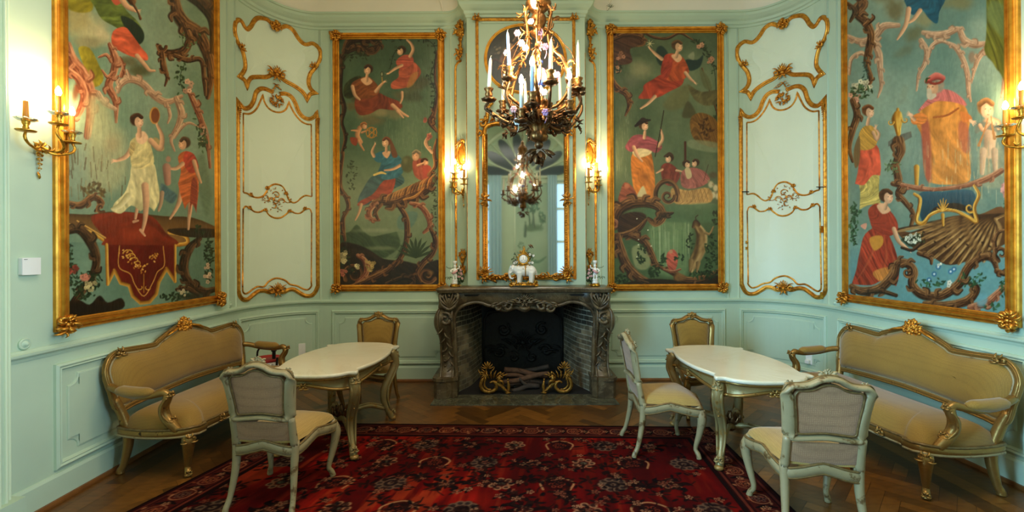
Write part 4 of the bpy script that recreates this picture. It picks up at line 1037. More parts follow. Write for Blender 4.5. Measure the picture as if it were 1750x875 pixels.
    # goat on its hind legs
    a.stroke([(1190, 386), (1198, 402), (1196, 424), (1186, 446), (1180, 462)], [7, 11, 12, 11, 5], ((84, 62, 38), (146, 118, 76), (190, 162, 114)), ridge=2); a.stroke([(1192, 384), (1188, 380), (1184, 388)], [5, 5, 3], ((60, 42, 28), (96, 70, 44), (140, 110, 70))); a.stroke([(1190, 378), (1188, 372), (1192, 368)], [1.2], (70, 54, 38)); a.limb([(1204, 398), (1212, 400), (1218, 388)], [3, 2.4, 1.6], (156, 128, 86)); a.limb([(1180, 446), (1178, 462)], [5, 2], (150, 122, 80)); a.limb([(1192, 450), (1190, 464)], [5, 2], (150, 122, 80))
    a.poly([(1140, 432), (1150, 426), (1158, 438), (1154, 460), (1144, 462), (1138, 446)], (186, 92, 76), 2, folds=(.2, 7, .2)); a.blob(1146, 430, 4, 4, (196, 140, 108), 1, .4); a.scroll([(1134, 460), (1148, 464), (1162, 460)], [2, 3, 2], RS)
    for x, y, rx, ry, n in ((1118, 464, 10, 10, 34), (1132, 446, 6, 12, 20), (1214, 440, 12, 40, 70), (1200, 470, 22, 8, 34), (1096, 432, 8, 20, 26), (1062, 476, 12, 8, 24), (1178, 416, 6, 18, 14), (1222, 372, 6, 14, 18), (1160, 440, 8, 6, 12)): a.leaves(x, y, rx, ry, n, (50, 68, 40), 4.4)
    for k in range(6): a.blob(a.rng.uniform(1085, 1118), a.rng.uniform(372, 455), 1.6, 1.3, (226, 230, 214), .9, .5)
    a.grain(); return a
def art_right():
    a = Art(310, 560, [(1445.6, 508.3), (1728.2, 547.0), (1724.8, -241.7), (1443.3, -15.2)], 11)
    a.wash(((100, 132, 124), (134, 158, 144)), 70); i = a.idx(0, 380, 3000, 700); a.mix(i, (98, 150, 160), sm((a.Y[i] - 380) / 90) * .9)
    for x, y, rx, ry, c in ((1640, -120, 80, 50, (150, 150, 124)), (1560, -60, 70, 40, (126, 134, 112)), (1510, -10, 40, 24, (120, 126, 100)), (1528, 18, 30, 30, (112, 108, 78)), (1640, 6, 44, 18, (120, 122, 88)), (1580, 36, 24, 24, (138, 138, 104)), (1562, 62, 26, 20, (106, 112, 86)), (1545, 90, 28, 12, (104, 120, 102))): a.blob(x, y, rx, ry, c, .9, .8, -.5 if y > 50 else 0, .5)
    a.poly([(1560, -90), (1600, -95), (1616, -50), (1612, 0), (1556, 0), (1552, -50)], (44, 96, 116), 2, folds=(.4, 15, .2)); a.head(1582, -110, 13, (-1, 0))
    a.poly([(1548, -6), (1614, -6), (1606, 22), (1602, 42), (1588, 34), (1574, 18), (1560, 28), (1550, 16)], (34, 92, 116), 2, folds=(.3, 13, .25)); a.limb([(1552, 18), (1548, 42), (1540, 58), (1532, 70)], [6, 5, 4, 2]); a.limb([(1572, 20), (1562, 34), (1554, 40)], [5, 4, 3])
    # arches
    a.scroll([(1446, 66), (1466, 74), (1490, 68), (1508, 48), (1534, 46)], [5, 7, 8, 8, 5], PK, 4); a.scroll([(1490, 76), (1500, 96), (1502, 124), (1504, 150), (1498, 170)], [6, 8, 6, 4, 2], PK, 3); a.scroll([(1448, 130), (1452, 104), (1470, 94), (1480, 106)], [3, 4, 5, 3], PK, 2)
    a.scroll([(1578, 58), (1600, 62), (1622, 58), (1640, 52), (1650, 70), (1668, 78), (1690, 76)], [5, 8, 7, 6, 8, 8, 5], PK, 4); a.scroll([(1574, 72), (1584, 90), (1580, 112), (1570, 130), (1566, 158)], [6, 6, 5, 4, 2], PK, 3); a.scroll([(1588, 100), (1592, 82), (1608, 72), (1622, 76)], [2, 4, 5, 3], PK, 2); a.scroll([(1622, 76), (1636, 84), (1648, 104), (1656, 130), (1658, 160), (1662, 176)], [4, 6, 6, 6, 5, 2], PK, 3); a.blob(1664, 100, 9, 14, (146, 118, 98), .8, .6); a.scroll([(1690, 84), (1676, 100), (1668, 122), (1664, 140)], [6, 6, 4, 2], PK, 3); a.scroll([(1722, 122), (1720, 150), (1716, 170)], [5, 4, 2], PK)
    a.scroll([(1452, -6), (1474, 8), (1462, 26), (1476, 40), (1486, 62), (1482, 90), (1478, 112), (1486, 138), (1478, 156)], [5, 9, 9, 10, 8, 8, 6, 5, 3], BRN, 4); a.scroll([(1446, 10), (1458, 22), (1450, 40)], [4, 6, 3], DK); a.scroll([(1476, 46), (1490, 34), (1488, 28)], [5, 4, 2], BRN)
    a.leaves(1476, 130, 5, 30, 26, (60, 90, 80), 4); a.flowers(1470, 150, 16, 8, 16, (206, 200, 170), 5); a.flowers(1458, 168, 8, 12, 10, (208, 150, 124), 6); a.leaves(1470, 160, 18, 12, 34, (66, 92, 58), 5); a.scroll([(1454, 176), (1462, 200), (1454, 226), (1448, 256), (1454, 280)], [6, 8, 7, 5, 3], BRN, 4)
    # curtain
    a.poly([(1690, -190), (1728, -200), (1730, 118), (1712, 124), (1700, 108), (1686, 88), (1690, 40)], (104, 108, 46), 3, folds=(.9, 22, .28)); a.poly([(1690, 30), (1712, 60), (1728, 66), (1728, 20), (1700, 0)], (112, 134, 92), 8, .6)
    # smoke and urn on its stand
    for q in range(6): a.blob(1540 + a.rng.uniform(-8, 12), 178 - q * 5, 9, 8, (128, 148, 132), .6, .9)
    a.poly([(1516, 246), (1530, 236), (1556, 228), (1558, 238), (1534, 250), (1516, 254)], (104, 108, 100), 1.6, smooth=0); a.scroll([(1534, 246), (1538, 262), (1530, 284), (1534, 310)], [13, 10, 7, 9], BRN, 5); a.stroke([(1533, 190), (1533, 200)], [3, 5], GD); a.stroke([(1533, 200), (1532, 208), (1533, 222), (1534, 232)], [9, 12, 7, 5], GD, ridge=2); a.spiral(1520, 212, 6, 0, .8, 2, GD); a.spiral(1546, 208, 6, 3, -.8, 2, GD)
    # girl in gold and red
    a.poly([(1464, 300), (1498, 296), (1500, 330), (1504, 360), (1504, 360), (1486, 354), (1466, 362), (1466, 362), (1467, 330)], (190, 172, 96), 2.4, folds=(.05, 7, .26)); a.poly([(1464, 254), (1496, 252), (1503, 284), (1502, 304), (1502, 304), (1488, 304), (1474, 320), (1458, 318), (1458, 318), (1464, 290)], (212, 92, 66), 2, folds=(.2, 12, .2)); a.poly([(1466, 230), (1478, 218), (1492, 222), (1498, 242), (1488, 258), (1464, 258)], (192, 148, 66), 2, folds=(.5, 8, .2)); a.poly([(1456, 260), (1466, 236), (1466, 280), (1458, 290)], (120, 96, 62), 3); a.limb([(1490, 230), (1496, 242), (1500, 232), (1492, 222)], [4, 4, 3, 2]); a.hand(1494, 222, .2, -1, 4); a.limb([(1480, 216), (1482, 206)], [4, 3.4]); a.head(1483, 195, 9, (1, .1), (222, 180, 146), (110, 70, 40))
    # bearded priest
    a.poly([(1566, 214), (1580, 182), (1614, 172), (1644, 176), (1660, 206), (1656, 240), (1662, 300), (1650, 318), (1596, 318), (1580, 300), (1576, 240)], (206, 138, 64), 2.4, folds=(.05, 17, .18)); a.poly([(1574, 214), (1588, 214), (1592, 310), (1580, 300)], (160, 80, 70), 6, .8); a.poly([(1640, 214), (1656, 216), (1660, 262), (1644, 258)], (170, 92, 72), 6, .7); a.stroke([(1596, 204), (1620, 200), (1640, 188)], [2, 2.4, 2], (170, 96, 50))
    a.poly([(1568, 194), (1586, 172), (1604, 156), (1628, 158), (1648, 172), (1654, 184), (1632, 178), (1604, 176), (1586, 184)], (196, 110, 106), 2.4, folds=(.9, 12, .2)); a.poly([(1556, 204), (1572, 196), (1584, 202), (1580, 214), (1560, 216)], (206, 124, 60), 2.4, folds=(.4, 8, .15)); a.limb([(1562, 208), (1556, 202)], [4, 3.4]); a.hand(1557, 200, -1, -.4, 5.4); a.poly([(1642, 194), (1658, 198), (1664, 208), (1648, 212)], (206, 124, 60), 2.4); a.hand(1662, 210, .8, .5, 6)
    a.head(1596, 152, 13, (-1, 0), (212, 164, 128), (150, 140, 122)); a.stroke([(1588, 158), (1590, 168), (1598, 166)], [5, 7, 4], (188, 176, 154)); a.stroke([(1584, 142), (1600, 133), (1612, 136)], [5, 8, 6], ((110, 50, 48), (190, 92, 84), (220, 140, 126))); a.stroke([(1584, 142), (1598, 146), (1612, 142)], [2.4, 2.8, 2], (140, 60, 50)); a.stroke([(1582, 144), (1584, 138), (1590, 136)], [1.6, 2.4, 1.2], (70, 84, 50))
    # piping boy
    a.poly([(1676, 262), (1700, 250), (1722, 262), (1724, 320), (1680, 320)], (150, 158, 132), 8, .8, folds=(.1, 12, .1)); a.limb([(1694, 214), (1696, 240), (1694, 266)], [14, 14, 12], (216, 182, 148)); a.poly([(1672, 214), (1690, 212), (1712, 222), (1712, 230), (1688, 224), (1670, 232)], (110, 120, 110), 3, .9); a.limb([(1684, 262), (1682, 300)], [8, 5], (210, 178, 146)); a.limb([(1704, 262), (1706, 300)], [8, 5], (210, 178, 146)); a.head(1690, 190, 14, (.4, .2), (224, 182, 150), (134, 98, 62)); a.limb([(1678, 218), (1684, 226), (1694, 216)], [4.5, 4, 3]); a.limb([(1712, 222), (1712, 212), (1702, 206)], [4.5, 4, 3]); a.stroke([(1698, 202), (1700, 220), (1704, 240)], [1.4, 1.8, 3.4], (176, 128, 76)); a.stroke([(1692, 206), (1684, 232), (1676, 252)], [1.4, 1.8, 3.4], (170, 122, 74))
    for k in range(90):
        x = a.rng.uniform(1575, 1725); y = a.rng.uniform(240, 330); a.stroke([(x, y), (x + a.rng.uniform(-1, 1), y + a.rng.uniform(8, 26))], a.rng.uniform(.7, 1.6), a.rng.choice(((226, 196, 132), (206, 160, 110), (150, 158, 130), (220, 206, 166))), .35)
    # altar and carved shell
    a.scroll([(1524, 318), (1540, 322), (1534, 336), (1546, 350), (1560, 370), (1556, 392)], [5, 8, 7, 6, 5, 4], BRN, 4); a.leaves(1524, 290, 14, 12, 24, (88, 114, 78), 4); a.stroke([(1566, 290), (1566, 320)], [6, 4], GD); a.scroll([(1540, 320), (1570, 326), (1600, 328), (1650, 322), (1690, 310), (1716, 296)], [4, 6, 4, 5, 7, 6], RS, 3)
    a.poly([(1570, 336), (1610, 332), (1664, 330), (1670, 362), (1650, 366), (1620, 362), (1594, 368), (1576, 384)], (38, 78, 94), 2, light=(0, 1, -.2))
    a.poly([(1528, 392), (1556, 402), (1592, 386), (1630, 374), (1676, 372), (1716, 358), (1730, 384), (1730, 416), (1700, 434), (1650, 454), (1618, 458), (1590, 442), (1562, 430), (1540, 412)], (92, 64, 40), 2, light=(0, 1, -.2))
    for k in range(13):
        t = k / 12; x0, y0 = lerp(1534, 1700, t ** 1.1), 398 + 58 * math.sin(PI * min(1, t * 1.15) * .62)
        a.stroke([(1722 - 18 * t, 372 + 8 * t), (lerp(1640, 1712, t), lerp(380, 400, t)), (x0, y0)], [3, 8, 4.5], ((58, 38, 24), (136, 102, 62), (196, 160, 104)), .9, .5, 5, 2)
    for k in range(8): a.blob(1560 + k * 20 + a.rng.uniform(-5, 5), 410 + a.rng.uniform(-12, 22), 4, 2.4, (50, 34, 24), .8, .6, .6)
    a.poly([(1590, 372), (1616, 364), (1650, 366), (1676, 382), (1676, 372), (1640, 352), (1600, 358)], (62, 44, 30), 2, .8)
    a.stroke([(1562, 336), (1572, 344), (1570, 362), (1566, 382), (1578, 386), (1590, 372), (1612, 364), (1636, 366), (1656, 376), (1672, 384), (1668, 360), (1676, 338), (1668, 322)], [3, 4, 4, 4, 4.4, 3.4, 3.4, 3.4, 4, 4.4, 4, 4, 3], GD, ridge=2); a.spiral(1660, 360, 8, 1, .9, 2.6, GD)
    for q in range(7): an = -PI / 2 + (q - 3) * .5; a.stroke([(1613, 366), (1613 + 11 * math.cos(an), 362 + 18 * math.sin(an))], [2, 3.4, 1.2], GD)
    a.stroke([(1612, 372), (1613, 390)], [4, 2.4], GD)
    # kneeling woman with flower basket
    a.poly([(1476, 404), (1504, 390), (1520, 412), (1532, 444), (1535, 474), (1530, 494), (1530, 494), (1508, 484), (1486, 492), (1452, 490), (1452, 490), (1460, 466), (1466, 436)], (156, 62, 42), 2.2, folds=(.7, 15, .34))
    for p in ([(1496, 400), (1486, 440), (1462, 482)], [(1508, 408), (1512, 446), (1500, 484)], [(1518, 420), (1526, 456), (1526, 486)]): a.stroke(p, [2, 5, 2], ((110, 36, 28), (176, 84, 54), (206, 128, 84)), .6, .9); a.poly([(1484, 412), (1504, 408), (1506, 422), (1492, 432)], (198, 142, 58), 4, .85); a.poly([(1490, 470), (1514, 462), (1530, 470), (1526, 488), (1500, 484)], (188, 126, 62), 4, .7, folds=(.9, 9, .2)); a.poly([(1482, 362), (1498, 352), (1516, 362), (1530, 380), (1532, 398), (1516, 408), (1492, 398), (1484, 380)], (160, 66, 46), 2, folds=(.7, 9, .2)); a.poly([(1496, 356), (1508, 352), (1520, 364), (1506, 370)], SK, 2.6); a.limb([(1510, 360), (1513, 350)], [4.6, 4]); a.head(1515, 341, 10, (1, 0), (222, 176, 142), (84, 56, 36)); a.blob(1509, 331, 6, 4, (84, 56, 36), 1, .4); a.limb([(1526, 396), (1534, 416), (1552, 432)], [5, 4.4, 2.6]); a.hand(1552, 432, 1, .4, 4); a.poly([(1468, 390), (1478, 386), (1476, 396)], (206, 150, 130), 2)
    a.blob(1556, 416, 18, 12, (48, 62, 44), 1, .4, 0, .5); a.flowers(1560, 412, 14, 9, 26, (206, 214, 202), 3.2); a.stroke([(1540, 428), (1560, 432), (1580, 414)], [3, 3.4, 2], DK); a.leaves(1572, 412, 12, 8, 14, (60, 70, 44), 4)
    # great scrolls at the foot
    a.scroll([(1452, 494), (1470, 502), (1500, 498), (1524, 476), (1532, 456), (1550, 456), (1562, 470), (1558, 490), (1574, 508), (1606, 512), (1640, 492), (1656, 464), (1680, 446), (1700, 448), (1708, 466)], [6, 9, 10, 10, 9, 9, 8, 9, 10, 10, 10, 9, 8, 8, 5], BRN, 5); a.spiral(1550, 470, 14, 4, 1.1, 5, BRN); a.scroll([(1470, 506), (1500, 502), (1530, 510)], [3, 5, 4], DK)
    a.scroll([(1580, 524), (1620, 528), (1656, 520), (1672, 500), (1660, 492)], [5, 9, 10, 8, 4], BRN, 5); a.scroll([(1660, 532), (1690, 524), (1712, 506), (1726, 494)], [6, 9, 7, 4], RS, 5); a.spiral(1716, 440, 13, 2, 1.1, 5, BRN); a.scroll([(1706, 436), (1704, 418), (1712, 402), (1728, 400)], [5, 5, 4, 3], BRN, 3); a.scroll([(1708, 470), (1722, 474), (1730, 466)], [6, 6, 4], BRN, 2); a.scroll([(1570, 438), (1590, 446), (1592, 456)], [5, 5, 3], BRN)
    for x, y in ((1597, 474), (1588, 484), (1626, 470), (1604, 462), (1632, 466)): a.blob(x, y, 6, 6, (60, 116, 158), 1, .5); a.blob(x, y, 2.6, 2.6, (214, 226, 232), .9, .6)
    for x, y, rx, ry, n in ((1590, 490, 26, 10, 22), (1660, 486, 22, 14, 24), (1680, 478, 12, 6, 6), (1720, 500, 8, 20, 16), (1455, 390, 8, 40, 50), (1728, 350, 6, 30, 40), (1700, 530, 20, 6, 14), (1458, 366, 10, 6, 14)): a.leaves(x, y, rx, ry, n, (56, 92, 62), 5)
    a.blob(1682, 520, 12, 16, (104, 158, 176), .8, .5, .4); a.flowers(1724, 330, 5, 14, 10, (224, 156, 150), 6); a.flowers(1624, 492, 4, 4, 3, (226, 226, 214), 5); a.flowers(1606, 456, 3, 3, 2, (226, 226, 214), 3)
    a.grain(); return a
def art_oval():
    a = Art(150, 130, [(820, 165), (975, 165), (975, 38), (820, 38)], 13)
    a.wash(((52, 56, 40), (84, 82, 60)), 26); a.blob(870, 105, 26, 40, (104, 74, 46), .8, .9, .3, .5); a.limb([(858, 84), (870, 72), (878, 60)], [3, 2.4], (150, 118, 84)); a.limb([(866, 84), (896, 90), (912, 82)], [2.6, 2], (130, 102, 72)); a.poly([(858, 86), (876, 84), (880, 104), (868, 126), (852, 132), (848, 112)], (126, 88, 56), 6, folds=(.4, 10, .2)); a.head(868, 76, 7, (1, 0), (156, 124, 92), (60, 48, 32))
    a.scroll([(832, 120), (840, 104), (850, 112), (862, 120)], [2, 3, 3, 1], DK, 2); a.blob(940, 100, 24, 28, (86, 70, 48), .7, .9, 0, .5); a.limb([(930, 84), (944, 104), (936, 126)], [4, 4, 2], (128, 98, 70)); a.flowers(842, 84, 8, 10, 6, (130, 120, 100), 3); a.leaves(900, 130, 40, 12, 30, (58, 66, 44), 4); a.grain(); return a
def art_rear():
    a = Art(90, 150, [(0, 260), (120, 260), (120, 0), (0, 0)], 17)
    a.wash(((150, 178, 154), (170, 194, 168)), 50)
    a.leaves(60, 60, 30, 26, 90, (70, 110, 92), 7); a.leaves(88, 40, 16, 12, 50, (78, 116, 96), 6); a.stroke([(66, 120), (70, 90), (84, 56)], [4, 3, 2], (70, 104, 84)); a.stroke([(58, 120), (54, 90), (60, 64)], [4, 3, 2], (74, 106, 86)); a.blob(50, 128, 44, 14, (86, 120, 96), .9, .7, 0, .6); a.leaves(24, 100, 12, 22, 40, (72, 110, 90), 6); a.limb([(82, 120), (84, 150)], [5, 6], (84, 116, 100)); a.blob(82, 112, 4, 5, (96, 126, 106), 1, .5); a.limb([(54, 96), (52, 124)], [4, 5], (92, 122, 106)); a.spiral(84, 200, 18, 0, 1, 4, ((96, 134, 110), (110, 146, 120), (130, 160, 136))); a.scroll([(10, 210), (40, 224), (80, 214), (112, 196)], [3, 5, 5, 2], ((96, 134, 110), (110, 146, 120), (130, 160, 136))); a.leaves(100, 176, 14, 8, 20, (82, 120, 96), 4); return a
def art_rug():
    """sketch units: centimetres on the rug, 0..400 across and 0..330 from the near edge to the far edge"""
    a = Art(640, 520, [(0, 0), (400, 0), (400, 330), (0, 330)], 21)
    a.wash(((96, 18, 16), (134, 30, 22)), 30)
    n = fbm(a.X * 2.2, a.Y * .35, 16, 3)[:, None]; k = np.clip((n - .42) / .25, 0, 1); a.c = a.c * (1 - k * .8) + np.array((178, 38, 26)) * k * .8
    n = fbm(a.X * 2.6, a.Y * .3, 14, 8)[:, None]; k = np.clip((n - .56) / .12, 0, 1); a.c = a.c * (1 - k * .7) + np.array((186, 78, 40)) * k * .7
    n = fbm(a.X, a.Y, 60, 15)[:, None]; k = np.clip((n - .45) / .3, 0, 1); a.c = a.c * (1 - k * .75) + np.array((84, 14, 16)) * k * .75
    dk = ((40, 22, 22), (58, 34, 30), (30, 26, 30)); lt = ((170, 124, 96), (150, 96, 74), (186, 146, 116))
    def rosette(x, y, r, c1, c2, petals=8):
        for p in range(petals):
            t = 2 * PI * p / petals; a.blob(x + r * .68 * math.cos(t), y + r * .68 * math.sin(t), r * .36, r * .36, c1, .9, .4); a.blob(x + r * .68 * math.cos(t), y + r * .68 * math.sin(t), r * .2, r * .2, c2, .8, .4)
        a.blob(x, y, r * .46, r * .46, c2, .9, .4); a.blob(x, y, r * .24, r * .24, c1, .9, .4)
    # all-over field: mirrored sprays and palmettes
    R = a.rng
    for gy in range(8):
        for gx in range(9):
            x = 48 + gx * 38 + (19 if gy % 2 else 0); y = 44 + gy * 34
            if not 40 < x < 362: continue
            kind = (gx + gy * 2) % 4
            if kind == 0: a.blob(x, y, 14, 11, dk[gy % 3], .85, .45, 0, .4); rosette(x, y, 11, (124, 100, 86), (58, 44, 46), 10)
            elif kind == 1:
                for q in range(6): t = q * PI / 3; a.stroke([(x + 5 * math.cos(t), y + 4 * math.sin(t)), (x + 12 * math.cos(t + .25), y + 9 * math.sin(t + .25)), (x + 16 * math.cos(t - .1), y + 12 * math.sin(t - .1))], [2.4, 2.6, .6], dk[q % 3], .9)
                rosette(x, y, 6, lt[0], (96, 40, 36), 6)
            elif kind == 2: rosette(x, y, 9.5, (176, 138, 108), (70, 40, 38), 7); a.blob(x, y, 4, 3, (90, 96, 84), .8, .5)
            else: a.blob(x, y, 12, 12, (52, 28, 28), .8, .5, 0, .5); a.stroke([(x - 9, y - 8), (x - 11, y + 3), (x, y + 10), (x + 11, y + 3), (x + 9, y - 8)], [1.2], (188, 140, 104), .9); rosette(x, y, 6, (150, 66, 46), (40, 26, 28), 6)
            for q in range(6):
                xx, yy = x + R.uniform(-19, 19), y + R.uniform(-17, 17)
                for z in range(3): t = R.uniform(0, 6.3); a.blob(xx + 4 * math.cos(t), yy + 3 * math.sin(t), 3.6, 1.5, dk[z], .85, .5, t)
                if q < 3: rosette(xx, yy, R.uniform(2.2, 3.6), lt[q], (110, 50, 42), 5)
            for q in range(2):
                t = R.uniform(0, 6.3); a.stroke([(x, y), (x + 12 * math.cos(t), y + 10 * math.sin(t)), (x + 20 * math.cos(t + .4), y + 17 * math.sin(t + .4))], [.9], (52, 30, 28), .8)
    for q in range(420):
        x, y = R.uniform(30, 370), R.uniform(30, 300); w = fbm(np.array([x]), np.array([y]), 50, 31)[0]
        if w < .42: continue
        t0 = R.uniform(0, 6.3)
        for z in range(5): t = t0 + z * 1.1; a.blob(x + 4.5 * math.cos(t), y + 3.6 * math.sin(t), 4.2, 1.7, dk[z % 3], .8, .5, t)
        if R.random() < .5: rosette(x, y, R.uniform(2.4, 4), lt[q % 3], (110, 50, 42), 5)
    # borders
    d = np.minimum(np.minimum(a.X, 400 - a.X), np.minimum(a.Y, 330 - a.Y))
    for lo, hi, c in ((0, 31, (64, 26, 24)), (4, 6, (110, 54, 44)), (7.5, 23, (92, 36, 30)), (24.5, 26.5, (118, 58, 46)), (28, 31, (44, 22, 22)), (0, 1.6, (40, 20, 20))):
        i = np.nonzero((d >= lo) & (d < hi))[0]; a.c[i] = np.array(c) * (1 + .25 * (fbm(a.X[i], a.Y[i], 9, int(lo)) - .5))[:, None]
    def bord(n, f):
        for k in range(n):
            t = (k + .5) / n; x, y, tx, ty = f(t)
            for s_ in (-1, 1):
                P = [(x + tx * (s_ * q * 3.2) - ty * w * 1.0, y + ty * (s_ * q * 3.2) + tx * w * 1.0) for q, w in ((0, -6), (1.4, -5), (2.1, 0), (1.4, 5), (0, 6))]; a.stroke(P, [.8], (190, 134, 100) if k % 2 else (160, 106, 82), .9)
            rosette(x, y, 5, (176, 104, 70) if k % 3 else (130, 96, 84), (50, 28, 30), 6)
            xx, yy = x + tx * 9, y + ty * 9; a.stroke([(xx - ty * 6, yy + tx * 6), (xx + tx * 2, yy + ty * 2), (xx + ty * 6, yy - tx * 6)], [1.4, 2.2, 1.2], (34, 22, 22), .9); rosette(xx, yy, 2.6, (206, 160, 124), (110, 44, 36), 5)
            for z in range(5): a.blob(x + R.uniform(-9, 9), y + R.uniform(-8, 8), 2.2, 1.1, R.choice(((40, 26, 26), (170, 92, 64), (196, 140, 104))), .8, .5, R.uniform(0, 3))
    bord(20, lambda t: (t * 400, 315, 1, 0)); bord(20, lambda t: (t * 400, 15, 1, 0)); bord(16, lambda t: (15, t * 330, 0, 1)); bord(16, lambda t: (385, t * 330, 0, 1))
    a.c *= .86; a.grain(.10); return a
# ================================================================ carved ornament: leaves, curls, beads in a flat frame (x right, y up, h out)
def o_leaf(mb, fn, x, y, ang, ln, w, curl=.5, h=.012, flat=.55):
    pts = []; a = ang
    for k in range(5):
        t = k / 4; pts.append((x, y, h * (.55 + 1.0 * math.sin(t * PI * .8)))); x += ln / 4 * math.cos(a); y += ln / 4 * math.sin(a); a += curl * (.4 + t) / 2
    mb.tube(pts, [w * .35, w * .9, w, w * .7, w * .22], 6, sub=2, flat=flat, up=(0, 0, 1), fn=fn)
def o_curl(mb, fn, x, y, r, a0, turns, w, h=.012):
    n = 9; pts = [(x + r * (1 - .78 * k / n) * math.cos(a0 + turns * 2 * PI * k / n), y + r * (1 - .78 * k / n) * math.sin(a0 + turns * 2 * PI * k / n), h * (.6 + .8 * k / n)) for k in range(n + 1)]
    mb.tube(pts, [w * .6, w, w * .9, w * .8], 6, sub=2, up=(0, 0, 1), fn=fn)
def o_bead(mb, fn, x, y, r, h=.01): mb.ball((x, y, h), (r, r, r * .8), 7, 5, fn)
def orn(mb, fn, kind, k=1.0, seed=1):
    R = random.Random(seed)
    g = lambda x, y, h: fn(k * x, k * y, k * h)
    if kind == 'corner':                       # spread acanthus, about .2 wide at k = 1
        for q in range(9):
            a = 2 * PI * q / 9 + R.uniform(-.25, .25); o_leaf(mb, g, .018 * math.cos(a), .018 * math.sin(a), a, R.uniform(.06, .10), R.uniform(.016, .026), R.choice((-1.6, -1.1, 1.1, 1.6)), R.uniform(.016, .028))
        for q in range(5):
            a = 1.26 * q + R.uniform(-.3, .3); o_curl(mb, g, .055 * math.cos(a), .055 * math.sin(a), R.uniform(.022, .034), a + 2, R.choice((-.95, .95)), .012, .022)
        for q in range(5): a = 1.26 * q + .6; o_leaf(mb, g, .05 * math.cos(a), .05 * math.sin(a), a + R.choice((-1, 1)), .05, .013, R.choice((-1.5, 1.5)), .02)
        o_bead(mb, g, 0, 0, .020, .026)
        for q in range(5): o_bead(mb, g, .03 * math.cos(q * 1.26), .03 * math.sin(q * 1.26), .011, .036)
    elif kind == 'clasp':                      # small knot on a moulding
        for s in (-1, 1):
            o_curl(mb, g, .03 * s, .012, .022, .5 + s, .8 * s, .010, .02); o_leaf(mb, g, 0, -.01, PI / 2 + s * 1.9, .07, .014, -s * .8, .02); o_leaf(mb, g, 0, .01, PI / 2 - s * .7, .06, .012, s * .7, .02)
        o_bead(mb, g, 0, 0, .016, .028)
    elif kind == 'crest':                      # shell with leaves above and curls beside, .26 wide .22 high
        for q in range(7):
            a = PI / 2 + (q - 3) * .36; o_leaf(mb, g, 0, 0, a, .105 - .008 * abs(q - 3), .015, .12 * (3 - q), .026)
        for s in (-1, 1):
            o_curl(mb, g, .075 * s, .0, .034, PI / 2 - s * 1.2, .95 * s, .014, .024); o_leaf(mb, g, .02 * s, -.01, -PI / 2 + s * 1.2, .09, .016, s * .9, .022); o_leaf(mb, g, .01 * s, -.02, -PI / 2 + s * .3, .075, .014, s * .5, .022); o_leaf(mb, g, .05 * s, .03, PI / 2 - s * .8, .08, .014, -s * .7, .02)
        o_bead(mb, g, 0, -.005, .024, .034)
        for q in range(5): o_bead(mb, g, (q - 2) * .014, -.03 - .004 * abs(q - 2), .010, .03)
    elif kind == 'bunch':                      # flowers and fruit hanging in a bunch, .2 x .18
        for q in range(26):
            a = R.uniform(0, 2 * PI); r = .075 * math.sqrt(R.random()); o_bead(mb, g, r * math.cos(a) * 1.25, r * math.sin(a), R.uniform(.012, .021), .012 + .02 * (1 - r / .08))
        for q in range(11):
            a = 2 * PI * q / 11; o_leaf(mb, g, .06 * math.cos(a), .05 * math.sin(a), a, .05, .012, R.choice((-.7, .7)), .012)
    elif kind == 'sprig':                      # light flowering scrollwork, .36 x .28
        for (x, y, r, a, t) in ((0, .0, .055, 1, .9), (0, .075, .05, 3, -.9), (-.07, 0, .05, 0, .7), (.07, 0, .05, 3.1, -.7), (-.03, -.05, .04, 4, .8)): o_curl(mb, g, x, y, r, a, t, .0065, .008)
        for q in range(44):
            a = R.uniform(0, 2 * PI); r = math.sqrt(R.random()); x = .18 * r * math.cos(a); y = (.13 - .32 * abs(x)) * math.sin(a) * r * 1.2 + .02
            if q % 3 == 0: o_bead(mb, g, x, y, .0085, .008)
            else: o_leaf(mb, g, x, y, R.uniform(0, 6.3), .03, .006, R.choice((-1, 1)), .008)
        for s in (-1, 1): mb.tube([(0, 0, .006), (.07 * s, .02, .008), (.13 * s, -.01, .008), (.18 * s, .02, .004)], [.005, .005, .002], 5, sub=3, fn=g)
    elif kind == 'drop':                       # hanging leaf-work, .1 x .3
        for q in range(6):
            y = -.03 - q * .042; w = 1 - q * .12
            for s in (-1, 1): o_leaf(mb, g, 0, y + .03, -PI / 2 + s * .9, .055 * w, .014 * w, -s * .9, .018)
            o_bead(mb, g, 0, y, .012 * w, .022)
        o_leaf(mb, g, 0, -.25, -PI / 2, .06, .010, .3, .012)
    elif kind == 'trophy':                     # basket of flowers over a knot of leaves, .16 x .4
        for q in range(30):
            a = R.uniform(0, PI); r = .085 * math.sqrt(R.random()); o_bead(mb, g, r * math.cos(a), .08 + r * math.sin(a) * 1.1, R.uniform(.012, .02), .02)
        for q in range(9): a = PI * q / 8; o_leaf(mb, g, .06 * math.cos(a), .09 + .07 * math.sin(a), a, .045, .012, R.choice((-.8, .8)), .016)
        o_leaf(mb, g, 0, .17, PI / 2, .07, .010, .1, .012)
        mb.tube([(0, .10, .012), (0, .05, .014), (0, -.01, .012)], [.075, .06, .02], 10, sub=3, flat=.35, up=(0, 0, 1), fn=g); mb.tube([(0, 0, .014), (0, -.05, .012)], [.016, .03], 8, sub=0, flat=.5, up=(0, 0, 1), fn=g)
        for q in range(16):
            a = R.uniform(0, 2 * PI); r = .055 * math.sqrt(R.random()); o_bead(mb, g, r * math.cos(a), -.115 + r * math.sin(a) * 1.1, R.uniform(.012, .02), .022)
        for q in range(8): a = 2 * PI * q / 8; o_leaf(mb, g, .03 * math.cos(a), -.11 + .03 * math.sin(a), a, .055, .014, .8, .02)

